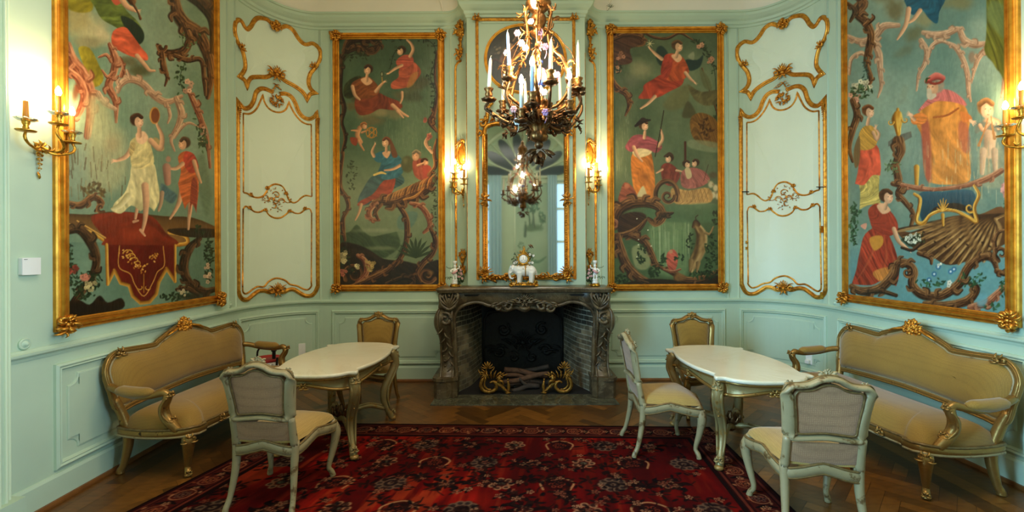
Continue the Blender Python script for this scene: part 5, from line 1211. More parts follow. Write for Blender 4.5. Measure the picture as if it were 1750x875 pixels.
def tagm(o): return o
def gilt(name, seg, u, z, kind, k=1.0, mat='gold', parent=None, w=0., mx=1, seed=1):
    mb = MB(); orn(mb, lambda x, y, h: seg.P(u + mx * x, z + y, w + h), kind, k, seed)
    return mb.build(name, M[mat], parent)

# ---------------------------------------------------------------- the four tall wall paintings and their gilt frames
def painting(seg, u0, u1, z0, z1, art, label, canvas_label, fw=.085, ks=1.0):
    base = seg.P((u0 + u1) / 2, z0, 0)
    t = world_thing('wall_painting', label, 'painting', base, None)
    mb = MB(); f = fw / 2
    strip(mb, seg, [(u0 + f, z0 + f), (u1 - f, z0 + f), (u1 - f, z1 - f), (u0 + f, z1 - f)], prof_frame(fw, .045), True, smooth=False)
    mb.build('frame', M['gold_frame'], t)
    a, b = u0 + fw * .86, u1 - fw * .86; c, d = z0 + fw * .86, z1 - fw * .86
    p0 = np.array(seg.P(a, c, .016)); p1 = np.array(seg.P(b, c, .016)); up = np.array((0, 0, d - c))
    k = art.mesh('canvas', lambda u, v: p0 + np.outer(u, p1 - p0) + np.outer(v, up), M['canvas'], t)
    k['label'] = canvas_label
    bk = MB(); bk.add([seg.P(a, c, .012), seg.P(b, c, .012), seg.P(b, d, .012), seg.P(a, d, .012)], [(3, 2, 1, 0)], False)
    for i, (u, z) in enumerate(((u0 + f, z0 + f), (u1 - f, z0 + f), (u1 - f, z1 - f), (u0 + f, z1 - f))):
        gilt('corner_carving', seg, u, z, 'corner', ks, 'gold', t, .03, 1, 5 + i)
    return t
def uLW(Y): return LW.L * (Y - Y_NEAR) / (4.87 - Y_NEAR)
def uRW(Y): return RW.L * (4.87 - Y) / (4.87 - Y_NEAR)
painting(LW, uLW(2.90), uLW(4.62), 1.10, 4.36, art_left(), 'gilt framed wall painting of a dancer with a tambourine above a red cloth, left wall', 'oil painting of a dancing woman in white raising a tambourine', ks=.92)
painting(RW, uRW(4.69), uRW(3.03), 1.08, 4.36, art_right(), 'gilt framed wall painting of a bearded priest in orange robes, right wall', 'oil painting of a robed old man, a girl and a kneeling woman', ks=.92)
painting(BL, 2.37 - 2.233, 2.37 - .836, 1.125, 4.36, art_back_left(), 'gilt framed wall painting of a seated woman in blue, left of the fireplace', 'oil painting of women on clouds above a woman in blue', ks=.85)
painting(BR, 1.197 - 1.158, 2.659 - 1.158, 1.117, 4.42, art_back_right(), 'gilt framed wall painting of a winged woman in red, right of the fireplace', 'oil painting of a winged figure above a shepherdess, wagon and goat', ks=.85)

# ---------------------------------------------------------------- curved corner panels: pale field, gilt mouldings and ornaments
def tr(pts, ox, oy, k): return [CL.uv(ox + x * k, oy + y * k) for x, y in pts]
TOPK, BOTK = (360, 0, .3085), (360, 260, .32)
CART = tr([(354, 152), (330, 125), (305, 106), (262, 100), (238, 118), (222, 146), (202, 162), (184, 148), (166, 116), (148, 112), (134, 132), (131, 176), (145, 228), (166, 264), (184, 318), (190, 372), (178, 402), (160, 424), (160, 424), (186, 444), (200, 478), (200, 478), (208, 450), (226, 430), (262, 426), (310, 426), (346, 412), (384, 428), (418, 452), (460, 474), (498, 500), (520, 522), (535, 548), (535, 548), (552, 522), (578, 515), (578, 515), (552, 490), (542, 452), (552, 410), (572, 384), (596, 352), (610, 308), (600, 268), (566, 242), (530, 248), (506, 236), (482, 208), (456, 168), (420, 146), (384, 154)], *TOPK)
OUTL = tr([(345, 512), (306, 494), (276, 492), (250, 514), (236, 562), (214, 594), (184, 600), (160, 576), (146, 560)], *TOPK)
OUTR = tr([(380, 520), (416, 520), (448, 538), (470, 574), (486, 616), (512, 648), (546, 660), (576, 646), (598, 622)], *TOPK)
BOTL = tr([(350, 738), (318, 748), (288, 740), (256, 742), (226, 762), (196, 786), (172, 786), (154, 768), (147, 738)], *BOTK)
BOTR = tr([(350, 738), (384, 748), (416, 735), (444, 733), (474, 750), (504, 766), (536, 766), (558, 748), (567, 712)], *BOTK)
INL = tr([(178, 628), (216, 630), (250, 606), (274, 560), (288, 526)], *TOPK)
INM = tr([(288, 526), (296, 562), (318, 598), (350, 618), (386, 622), (416, 606), (434, 566)], *TOPK)
INR = tr([(434, 566), (448, 600), (472, 640), (504, 674), (534, 688), (558, 690)], *TOPK)
MIDT = tr([(172, 215), (196, 222), (224, 238), (252, 243), (280, 234), (298, 208), (314, 184), (346, 171), (380, 182), (400, 212), (416, 252), (440, 270), (462, 264), (484, 244), (508, 232), (541, 238)], *BOTK)
MIDB = tr([(171, 304), (184, 290), (206, 298), (232, 318), (262, 320), (290, 308), (308, 334), (340, 351), (374, 350), (402, 332), (424, 314), (450, 326), (478, 326), (506, 306), (530, 304), (540, 326)], *BOTK)
LOW = tr([(538, 700), (538, 716), (520, 734), (494, 730), (462, 714), (424, 706), (396, 684), (350, 673), (310, 690), (284, 718), (250, 718), (224, 732), (200, 750), (182, 756), (170, 744), (168, 716)], *BOTK)
uL = (OUTL[-1][0] + BOTL[-1][0]) / 2; uR = (OUTR[-1][0] + BOTR[-1][0]) / 2
for S, v in ((OUTL, uL), (BOTL, uL), (OUTR, uR), (BOTR, uR)): S[-1] = np.array((v, S[-1][1]))
def corner_panel(seg, mx, label):
    f = (lambda p: (p[0], p[1])) if mx == 1 else (lambda p: (seg.L - p[0], p[1]))
    mp = lambda S: [f(p) for p in S]
    base = seg.P(seg.L / 2, 1.05, 0)
    t = world_thing('wall_panel', label, 'wall panel', base, 'curved corner panels')
    def sw(name, paths, w, h, closed=False, mat='gold'):
        mb = MB()
        for S in paths: strip(mb, seg, S, prof_gilt(w, h), closed)
        return mb.build(name, M[mat], t)
    c = lambda S, cl=False: cr(mp(S), cl, 4)
    # painted fields behind the mouldings
    def field(name, out, w):
        P = np.asarray(out); cen = P.mean(0); mb = MB(); n = len(P); V = [seg.P(*cen, w)]
        for k in (.34, .67, 1.0): V += [seg.P(*(cen + (p - cen) * k), w) for p in P]
        F = [(0, 1 + i, 1 + (i + 1) % n) for i in range(n)]
        for r in (0, 1): F += [(1 + r * n + i, 1 + (r + 1) * n + i, 1 + (r + 1) * n + (i + 1) % n, 1 + r * n + (i + 1) % n) for i in range(n)]
        mb.add(V, F, False); o = mb.build(name, M['paint_pale'], t); o['label'] = 'paler painted field'; fix_normals(o); return o
    cart = c(CART, True); field('upper_field', cart[::2], .003)
    outer = list(c(OUTL)) + list(dense([mp(OUTL)[-1], mp(BOTL)[-1]], .06)) + list(c(BOTL)[::-1]) + list(c(BOTR)) + list(dense([mp(BOTR)[-1], mp(OUTR)[-1]], .06)) + list(c(OUTR)[::-1])
    outer = [outer[0]] + [q for p, q in zip(outer, outer[1:]) if np.linalg.norm(np.array(q) - np.array(p)) > .004]
    field('lower_field', outer, .002)
    sw('upper_moulding', [cart], .050, .030, True)
    left = np.concatenate((c(OUTL), dense([mp(OUTL)[-1], mp(BOTL)[-1]], .1)[1:-1], c(BOTL)[::-1])); right = np.concatenate((c(OUTR), dense([mp(OUTR)[-1], mp(BOTR)[-1]], .1)[1:-1], c(BOTR)[::-1]))
    sw('outer_moulding', [left, right], .050, .030)
    up = [list(c(INL)) + list(c(INM))[1:] + list(c(INR))[1:], dense([mp(INL)[0], mp(MIDT)[0]], .2), dense([mp(INR)[-1], mp(MIDT)[-1]], .2), c(MIDT)]
    lo = [c(MIDB), c(LOW), dense([mp(MIDB)[0], mp(LOW)[-1]], .2), dense([mp(MIDB)[-1], mp(LOW)[0]], .2)]
    sw('upper_fillet', up, .022, .016); sw('lower_fillet', lo, .022, .016)
    def o_at(name, px, py, k_, kind, sc, w=.012, sd=1):
        p = f(CL.uv(360 + px * k_[2], k_[1] + py * k_[2])); return gilt(name, seg, p[0], p[1], kind, sc, 'gold', t, w, mx, sd)
    o_at('top_carving', 356, 150, TOPK, 'corner', .80, .02, 3); o_at('side_carving', 163, 268, TOPK, 'clasp', .9, .014); o_at('side_carving', 574, 372, TOPK, 'clasp', .9, .014)
    o_at('centre_carving', 358, 415, TOPK, 'crest', 1.0, .016); o_at('bunch_carving', 362, 560, TOPK, 'bunch', .85, .01)
    mb = MB()
    for s in (-1, 1):
        p = f(CL.uv(360 + (362 + s * 30) * .3085, 500 * .3085)); q = f(CL.uv(360 + 360 * .3085, 470 * .3085))
        mb.tube([(q[0], q[1], .01), ((p[0] + q[0]) / 2, p[1] + .02, .014), (p[0], p[1], .012)], [.007, .007, .004], 5, sub=3, fn=lambda x, y, h: seg.P(x, y, h))
        for k in range(4): o_leaf(mb, lambda x, y, h: seg.P(x, y, h), lerp(q[0], p[0], k / 3), lerp(q[1], p[1], k / 3), PI / 2 + s * 1.2, .045, .008, s, .012)
    mb.build('stem_carving', M['gold'], t)
    o_at('shoulder_carving', 146, 590, TOPK, 'drop', .62, .02); o_at('shoulder_carving', 602, 655, TOPK, 'drop', .62, .02)
    o_at('foot_carving', 350, 738, BOTK, 'crest', .95, .016); o_at('scrollwork', 350, 262, BOTK, 'sprig', .98, .004)
    for px, py in ((210, 228), (300, 192), (402, 222), (204, 298), (290, 310), (422, 316), (506, 302)): o_at('fillet_leaf', px, py, BOTK, 'clasp', .42, .006)
    return t, f
corner_panel(CL, 1, 'curved gilt-moulded wall panel with plain edges, in the corner behind the left sofa')
tp, fR = corner_panel(CR, -1, 'curved gilt-moulded wall panel with a small hinged and locked door, right corner')
# lock, hinges and the cut of the little door in the right panel
mb = MB()
for py in (392, 505):
    p = fR(BOTR[-1]); zz = CR.uv(1408, py)[1]; u_ = CR.uv(1408, py)[0]
    mb.box((0, 0, 0), (.022, .075, .02), fn=lambda x, y, h, u_=u_, zz=zz: CR.P(u_ + x, zz + y, .03 + h))
mb.build('hinge', M['ormolu'], tp)
mb = MB(); q = CR.uv(1275, 414)
mb.box((0, 0, 0), (.02, .035, .016), fn=lambda x, y, h: CR.P(q[0] + x, q[1] + y, .014 + h)); mb.box((0, 0, 0), (.02, .035, .016), fn=lambda x, y, h: CR.P(q[0] + x, q[1] - .075 + y, .014 + h)); mb.ball((0, 0, 0), .012, fn=lambda x, y, h: CR.P(q[0] + x, q[1] + y, .03 + h))
mb.build('lock', M['ormolu'], tp)
mb = MB()
for pa, pb in (((1266, 328), (1279, 328)), ((1399, 319.5), (1413, 319.5))):
    a_, b_ = CR.uv(*pa), CR.uv(*pb); strip(mb, CR, [a_, b_], [(-.004, .0), (-.004, .034), (.004, .034), (.004, 0)])
o = mb.build('door_seam', M['line'], tp); o['label'] = 'dark cut between the little door and the panel above'

# ---------------------------------------------------------------- chimney breast: gilt frame, side panels with trophies, mirror, oval picture
CX = .175 + .528                       # u of the axis on the chimney front
def chu(px, py, w=0): return CH.uv(px, py, w)
t = world_thing('gilt_moulding', 'tall gilt rectangular moulding with knotted top corners framing the mirror and oval picture', 'moulding', CH.P(CX, 1.27, 0))
a0, b0 = chu(817, 478); a1, b1 = chu(980.5, 33)
mb = MB(); rr = .05
path = [(a0, b0), (a0, b1 - rr)] + [(a0 + rr * math.sin(q) * 1, b1 - rr + rr * (1 - math.cos(q)) * 1) for q in ()] + [(a0, b1), (a1, b1), (a1, b1 - rr), (a1, b0)]
strip(mb, CH, path, prof_gilt(.038, .022)); mb.build('moulding', M['gold'], t)
gilt('corner_carving', CH, a0, b1, 'clasp', 1.0, 'gold', t, .014); gilt('corner_carving', CH, a1, b1, 'clasp', 1.0, 'gold', t, .014, -1)
mb = MB(); strip(mb, CH, [(a0 + .05, b1 - .045), (a1 - .05, b1 - .045)], prof_round(.01, .006)); mb.build('inner_bead', M['paint'], t)

def side_panel(seg, mx, where):
    L = seg.L; f = (lambda u: u) if mx == 1 else (lambda u: L - u)
    t = world_thing('gilt_moulding', 'narrow gilt panel moulding with a flower basket trophy on top, %s of the mirror' % where, 'moulding', seg.P(L / 2, 1.25, 0), 'narrow gilt mouldings beside the mirror')
    uo = f(.115); ui = f(L - .03); zt = 1.6 + (432 - 100) * 5.5 / 770; zb = 1.36
    mb = MB(); d = 1 if mx == 1 else -1
    strip(mb, seg, [(uo, zb), (uo, zt - .09), (uo + d * .01, zt - .03), (uo + d * .04, zt), (uo + d * .10, zt + .01)], prof_gilt(.030, .02)); mb.build('outer_moulding', M['gold'], t)
    mb = MB(); strip(mb, seg, [(ui, zb + .02), (ui, zt + .02)], prof_round(.012, .010)); mb.build('inner_moulding', M['gold'], t)
    uc = f(L * .52); gilt('trophy', seg, uc, 1.6 + (432 - 67) * 5.5 / 770, 'trophy', 1.3, 'gold', t, .012, mx, 4)
    # cartouche above the candles
    mb = MB(); zc = 1.6 + (432 - 262) * 5.5 / 770; g = lambda x, y, h: seg.P(uc + mx * x, zc + y, h)
    mb.pillow([(.072 * math.cos(q), .125 * math.sin(q)) for q in np.linspace(0, 2 * PI, 20, endpoint=False)], lambda x, y, h: g(x, y, h), .028)
    mb.tube([(.080 * math.cos(q), .135 * math.sin(q), .016) for q in np.linspace(0, 2 * PI, 16, endpoint=False)], .013, 6, True, 2, fn=g, up=(0, 0, 1))
    for k in range(9): q = PI * k / 8; o_leaf(mb, g, .06 * math.cos(q), .13 + .02 * math.sin(q), q, .05, .012, .6, .018)
    for k in range(10): q = PI + PI * k / 9; o_leaf(mb, g, .06 * math.cos(q), .10 * math.sin(q) - .06, q, .05, .012, -.6, .016); o_bead(mb, g, .03 * math.cos(q * 3), -.13 - .007 * k, .012, .014)
    mb.build('cartouche', M['gold'], t)
    # bouquet at the foot
    mb = MB(); zf = 1.6 + (432 - 438) * 5.5 / 770; uf = f(L * .54); g = lambda x, y, h: seg.P(uf + mx * x * 1.3, zf + y, h); R = random.Random(8)
    for k in range(5): a = PI / 2 + (k - 2) * .3; mb.tube([(0, -.10, .012), (.05 * math.cos(a), -.10 + .06 * math.sin(a), .016), (.10 * math.cos(a), -.08 + .13 * math.sin(a), .012)], [.010, .006, .004], 5, sub=2, fn=g)
    for k in range(22): a = R.uniform(0, PI); r = R.uniform(.03, .08); o_bead(mb, g, r * math.cos(a), .0 + r * math.sin(a) * .9, R.uniform(.009, .014), .014); o_leaf(mb, g, r * math.cos(a), r * math.sin(a), R.uniform(0, 6), .035, .008, .6, .012)
    mb.tube([(0, 0, .012), (0, -.06, .014), (0, -.13, .012)], [.04, .018, .012], 8, sub=2, flat=.5, up=(0, 0, 1), fn=g)
    for s in (-1, 1): o_curl(mb, g, .04 * s, -.17, .05, PI / 2, .9 * s, .013, .014); o_leaf(mb, g, 0, -.14, -PI / 2 + s * .7, .12, .018, -s * .6, .016)
    for k in range(14): a = R.uniform(0, 6.3); o_leaf(mb, g, .03 * math.cos(a), -.19 + .05 * math.sin(a), a, .05, .012, .8, .016)
    mb.build('bouquet', M['gold'], t)
side_panel(KL, 1, 'left'); side_panel(KR, -1, 'right')

# mirror
t = world_thing('wall_mirror', 'tall old mirror in a carved gilt frame above the mantelpiece', 'mirror', CH.P(CX, 1.31, 0))
MF = lambda x, y, h: CH.P(CX + x, y, h)
m0x, m0z = chu(833, 470, .02); m1x, m1z = chu(964, 214, .02)
hw = (m1x - m0x) / 2; mc = (m0x + m1x) / 2; CXM = mc - CX
zt, zb = m1z + .02, m0z - .02
def mf(x, y, h): return CH.P(mc + x, y, h)
gl = [(-hw, zb), (hw, zb), (hw, zt - .14), (hw * .95, zt - .06), (hw * .8, zt - .03), (hw * .66, zt - .04), (hw * .5, zt - .005), (hw * .2, zt + .06), (-hw * .2, zt + .06), (-hw * .5, zt - .005), (-hw * .66, zt - .04), (-hw * .8, zt - .03), (-hw * .95, zt - .06), (-hw, zt - .14)]
mb = MB(); mb.prism(gl, mf, .004, .018); mb.build('glass', M['mirror'], t)
mb = MB()
for s in (-1, 1):
    strip(mb, CH, [(mc + s * (hw + .025), zb - .02), (mc + s * (hw + .025), zt - .12)], prof_frame(.066, .045))
    for k in range(58):
        z = lerp(zb + .05, zt - .16, k / 57); o_bead(mb, mf, s * (hw + .018), z, .009, .044)
    for q in ((zb - .0), ):
        pass
strip(mb, CH, [(mc - hw - .05, zb - .01), (mc + hw + .05, zb - .01)], prof_frame(.06, .04))
top = [(-hw - .03, zt - .14), (-hw - .01, zt - .04), (-hw * .78, zt), (-hw * .6, zt + .0), (-hw * .42, zt + .05), (-hw * .15, zt + .10), (hw * .15, zt + .10), (hw * .42, zt + .05), (hw * .6, zt), (hw * .78, zt), (hw + .01, zt - .04), (hw + .03, zt - .14)]
mb.tube([(x, y, .03) for x, y in top], .032, 8, sub=4, fn=mf, flat=.8, up=(0, 0, 1))
mb.build('frame', M['gold'], t)
mb = MB(); g = mf
for s in (-1, 1):
    for k, (x, y, r, tt) in enumerate(((.10, -.0, .05, .9), (.22, .01, .04, -.9), (.33, -.015, .05, .9))): o_curl(mb, g, s * x * hw / .42, zb + y, r, s * 1.5, tt * s, .016, .03)
    for k in range(16):
        x = lerp(.03, hw + .02, k / 15); o_leaf(mb, g, s * x, zb - .015 + .02 * math.sin(k * 2), (PI / 2 if k % 2 else 0) + s * .5, .06, .016, .8 * s, .034)
    o_curl(mb, g, s * (hw + .035), zb + .005, .06, -s * PI / 2 + PI / 2, 1.1 * s, .022, .034)
    for k in range(8): a = PI / 2 + (k - 3) * .35; o_leaf(mb, g, s * (hw + .03), zb + .03, a, .11, .017, .5 * s, .03)
    for k in range(6): a = k * 1.05; o_leaf(mb, g, s * (hw + .04), zb - .02, a, .07, .014, .7, .03)
mb.build('foot_carving', M['gold'], t)
for s in (-1, 1):
    mb = MB(); zc = chu(826, 342)[1]; gg = lambda x, y, h: mf(s * (hw + .025) + s * x, zc + y, h + .02)
    for y in (-.055, .055): o_curl(mb, gg, .018, y, .038, 2.0 if y > 0 else 4.0, .9 if y > 0 else -.9, .014, .03)
    for k in range(6): o_leaf(mb, gg, 0, .0, PI / 2 + (k - 2.5) * 1.0, .085, .016, .6, .03)
    o_bead(mb, gg, 0, 0, .022, .035); mb.build('side_carving', M['gold'], t)
    mb = MB(); gg = lambda x, y, h: mf(s * (hw - .04) + s * x, zt - .02 + y, h + .02)
    o_curl(mb, gg, .09, .015, .055, 1, .95, .02, .03); o_curl(mb, gg, .125, -.09, .035, 5, -.9, .016, .03)
    for k in range(12): o_leaf(mb, gg, lerp(-.24, .09, k / 11), lerp(.08, .02, k / 11), PI / 2 + (k % 3 - 1) * .7, .085, .018, .6, .03)
    mb.tube([(.04, .04, .02), (.03, .12, .03), (.02, .20, .03), (-.04, .26, .02)], [.02, .026, .02, .010], 7, sub=3, fn=gg)
    o_curl(mb, gg, -.0, .25, .04, 0, .9, .014, .03); mb.build('shoulder_carving', M['gold'], t)
gilt('crest_carving', CH, mc, zt + .12, 'crest', 1.5, 'gold', t, .03)

# oval picture above the mirror
t = world_thing('oval_painting', 'dark oval painting of a faint winged figure behind the chandelier', 'painting', CH.P(CX, 3.5, 0))
ox, oz = chu(898, 100); rx, rz_ = .50, .40
def ovp(a):
    return (ox + rx * math.cos(a) * (1 + .05 * math.cos(2 * a + PI)), oz + rz_ * math.sin(a) * (1 + (.0 if math.sin(a) > 0 else .02)))
n_ = 40; pts = [ovp(2 * PI * k / n_) for k in range(n_)]
mb = MB(); strip(mb, CH, pts, prof_gilt(.038, .026), True); mb.build('frame', M['gold_frame'], t)
ar = art_oval()
def opos(u, v):
    # square grid mapped onto the oval
    x = 2 * u - 1; y = 2 * v - 1; dx = x * np.sqrt(1 - y * y / 2); dy = y * np.sqrt(1 - x * x / 2)
    return np.stack((CH.P(0, 0)[0] + ox + rx * .99 * dx, np.full(len(u), 5.37 - .008), oz + rz_ * .99 * dy), 1)
ar.mesh('canvas', opos, M['canvas'], t)

# landscape panel on the rear wall, for the mirror
ar = art_rear(); z0, z1, x0, x1 = 1.0, 3.5, .08, 1.0
t = world_thing('landscape_panel', 'pale green landscape wall panel reflected in the mirror', 'painting', (.55, RY, 1.0))
o = ar.mesh('canvas', lambda u, v: np.stack((lerp(x1, x0, u), np.full(len(u), RY + .012), lerp(z0, z1, v)), 1), M['canvas'], t)
mb = MB()
for (a, b) in (((x0, z0), (x1, z0)), ((x1, z0), (x1, z1)), ((x1, z1), (x0, z1)), ((x0, z1), (x0, z0))): mb.tube([(a[0], RY + .015, a[1]), (b[0], RY + .015, b[1])], .02, 6, sub=0)
mb.build('frame', M['paint_pale'], t)
# ================================================================ rug
RC = [(-2.86, 1.15), (1.66, 1.15), (1.79, 4.10), (-1.98, 4.24)]
ar = art_rug()
rug = tag(ar.mesh('rug', lambda u, v: np.stack((
    (1 - v) * ((1 - u) * RC[0][0] + u * RC[1][0]) + v * ((1 - u) * RC[3][0] + u * RC[2][0]),
    (1 - v) * ((1 - u) * RC[0][1] + u * RC[1][1]) + v * ((1 - u) * RC[3][1] + u * RC[2][1]), np.full(len(u), .009)), 1), M['rug']),
    'large red patterned oriental rug with dark border on the parquet', 'rug')
md = rug.modifiers.new('pile', 'SOLIDIFY'); md.thickness = .008; md.offset = -1
def on_rug(x, y):
    t = (y - 1.15) / 3.0; return y < 4.24 - (x + 1.98) * .037 and lerp(-2.86, -1.98, t) < x < lerp(1.66, 1.79, t)

# ================================================================ chairs, sofas and tables in one carved style
def mirror_pts(P): return P + [(-x, y) for x, y in reversed(P) if abs(x) > 1e-6]
def cabriole(mb, x, y, z1, ox, oy, r=.03, rear=False):
    if rear: pts = [(x, y, z1), (x, y + oy * .01, z1 * .62), (x + ox * .012, y + oy * .045, z1 * .22), (x + ox * .02, y + oy * .075, .028), (x + ox * .022, y + oy * .080, .005)]; rr = [r, r * .86, r * .62, r * .66, r * .7]
    else: pts = [(x, y, z1), (x + ox * .034, y + oy * .034, z1 * .80), (x + ox * .016, y + oy * .016, z1 * .48), (x - ox * .010, y - oy * .010, z1 * .20), (x + ox * .008, y + oy * .008, .035), (x + ox * .016, y + oy * .016, .004)]; rr = [r * 1.05, r * 1.16, r * .8, r * .52, r * .6, r * .66]
    mb.tube(pts, rr, 9, sub=5)
def chair_parts(t, wood, seat_mat, pad_front, pad_back, tone):
    k = lambda n, m_, b: b.build(n, M[m_], t)
    out = mirror_pts([(0, -.215), (.10, -.215), (.185, -.205), (.205, -.15), (.225, 0), (.25, .16), (.245, .225), (.19, .245), (.09, .258), (0, .27)])
    out = [(x, y) for x, y in cr(out[:-1] if out[0] == out[-1] else out, True, 3)]
    # seat
    b = MB(); b.pillow(out, lambda x, y, h: (x * .985, y * .985, .415 + h), .075, 0, 8); k('seat', seat_mat, b)
    # rail under the seat, dipping to a carved middle at the front and sides
    b = MB(); n = len(out)
    pts = []
    for (x, y) in out:
        a = math.atan2(y, x); pts.append((x, y, .392 - .016 * abs(math.sin(2 * a)) + .012 * math.cos(4 * a)))
    b.tube(pts, .017, 8, True, 1, rb=.033, up=(0, 0, 1)); k('seat_rail', wood, b)
    b = MB(); b.tube([(x * 1.03, y * 1.03, z + .027) for x, y, z in pts], .008, 6, True, 1); k('upper_edging', 'edge', b)
    b = MB(); b.tube([(x * 1.03, y * 1.03, z - .03) for x, y, z in pts], .007, 6, True, 1); k('lower_edging', 'edge', b)
    b = MB()
    g = lambda x, y, h: (x, .268 + h, .385 + y); orn(b, g, 'crest', .42); k('rail_carving', wood, b)
    for sx in (-1, 1):
        b = MB(); cabriole(b, sx * .222, .205, .40, sx * .8, .8, .030); orn(b, lambda x, y, h, sx=sx: (sx * .243 + x * .7 + sx * h * .5, .236 - x * .7 * sx + h * .5, .36 + y), 'clasp', .42); k('leg', wood, b)
        b = MB(); cabriole(b, sx * .190, -.195, .42, sx, -1, .027, True); k('leg', wood, b)
    # back
    BF = lambda x, z, h: (x, -.205 - (z - .42) * .17 + h, z)
    fr = mirror_pts([(0, .575), (.09, .568), (.160, .562), (.186, .575), (.190, .62), (.200, .72), (.210, .80), (.210, .845), (.190, .874), (.150, .876), (.10, .886), (.05, .914), (0, .923)])
    fr = list(dict.fromkeys([(round(x, 4), round(z, 4)) for x, z in fr]))
    FR = cr(fr, True, 3)
    b = MB(); b.tube([(x * .97, .735 + (z - .735) * .965, 0) for x, z in FR], .034, 10, True, 1, fn=BF, rb=.017, up=(0, 0, 1))
    cx, cz = 0, .735
    E1 = [(x * .80, cz + (z - cz) * .79) for x, z in FR]
    for sx in (-1, 1): b.tube([(sx * .190, .40, .004), (sx * .188, .48, .002), (sx * .188, .58, 0)], [.026, .023, .022], 9, sub=4, fn=BF)
    k('backrest_frame', wood, b)
    for h_, n_ in ((.016, 'front_edging'), (-.014, 'rear_edging')): b = MB(); b.tube([(x, z, h_) for x, z in E1], .006, 6, True, 1, fn=BF); k(n_, 'edge', b)
    b = MB(); b.tube([(x * 1.06, cz + (z - cz) * 1.055, .004) for x, z in FR], .007, 6, True, 1, fn=BF); k('outer_edging', 'edge', b)
    b = MB(); b.pillow([(-.175, .43), (0, .415), (.175, .43), (.175, .49), (.172, .545), (.09, .55), (0, .553), (-.09, .55), (-.172, .545), (-.175, .49)], lambda x, z, h: BF(x, z, h - .004), .012, .012, 5); o = k('lower_back_cover', pad_back, b); fix_normals(o)
    inn = [(x * .83, cz + (z - cz) * .82) for x, z in FR]
    b = MB(); b.pillow(inn, lambda x, z, h: BF(x, z, .004 + h), .034, 0, 7); k('backrest_pad', pad_front, b)
    b = MB(); b.pillow(inn, lambda x, z, h: BF(x, z, -.006 - h), .008, 0, 5); o = k('backrest_back_cover', pad_back, b); fix_normals(o)
    b = MB(); orn(b, lambda x, y, h: BF(x, .922 + y, h + .012), 'crest', .42)
    k('crest_carving', wood, b)
    for sx in (-1, 1): b = MB(); orn(b, lambda x, y, h: BF(sx * .186 + x, .868 + y, h + .012), 'clasp', .45); k('shoulder_carving', wood, b)
def chair(wood, seat_mat, pf, pb, label, x, y, ang, z=0.):
    t = thing('side_chair', label, 'chair', (0, 0, 0), 0, 'carved side chairs')
    chair_parts(t, wood, seat_mat, pf, pb, 0)
    t.location = (x, y, z); t.rotation_euler.z = math.radians(ang); return t
def chair_copy(src, label, x, y, ang, z=0.):
    t = copy_tree(src); t['label'] = label; t.location = (x, y, z); t.rotation_euler.z = math.radians(ang); return t
ZR = .010
c1 = chair('cream_wood', 'fabric_pale', 'fabric', 'fabric_back', 'cream carved chair seen from behind at the near end of the left table', -1.535, 3.02, -4, ZR)
chair_copy(c1, 'cream carved chair in front of the right sofa, seen from behind', 1.745, 2.70, -9, .0)
chair_copy(c1, 'cream carved chair standing sideways on the rug, facing the right table', 1.215, 3.69, -91, ZR)
c4 = chair('gilt_cream', 'fabric', 'fabric', 'fabric_back', 'gilt carved chair with ochre back against the wall, left of the fireplace', -1.47, 4.68, 180)
chair_copy(c4, 'gilt carved chair with ochre back against the wall, right of the fireplace', 1.91, 4.52, 180)

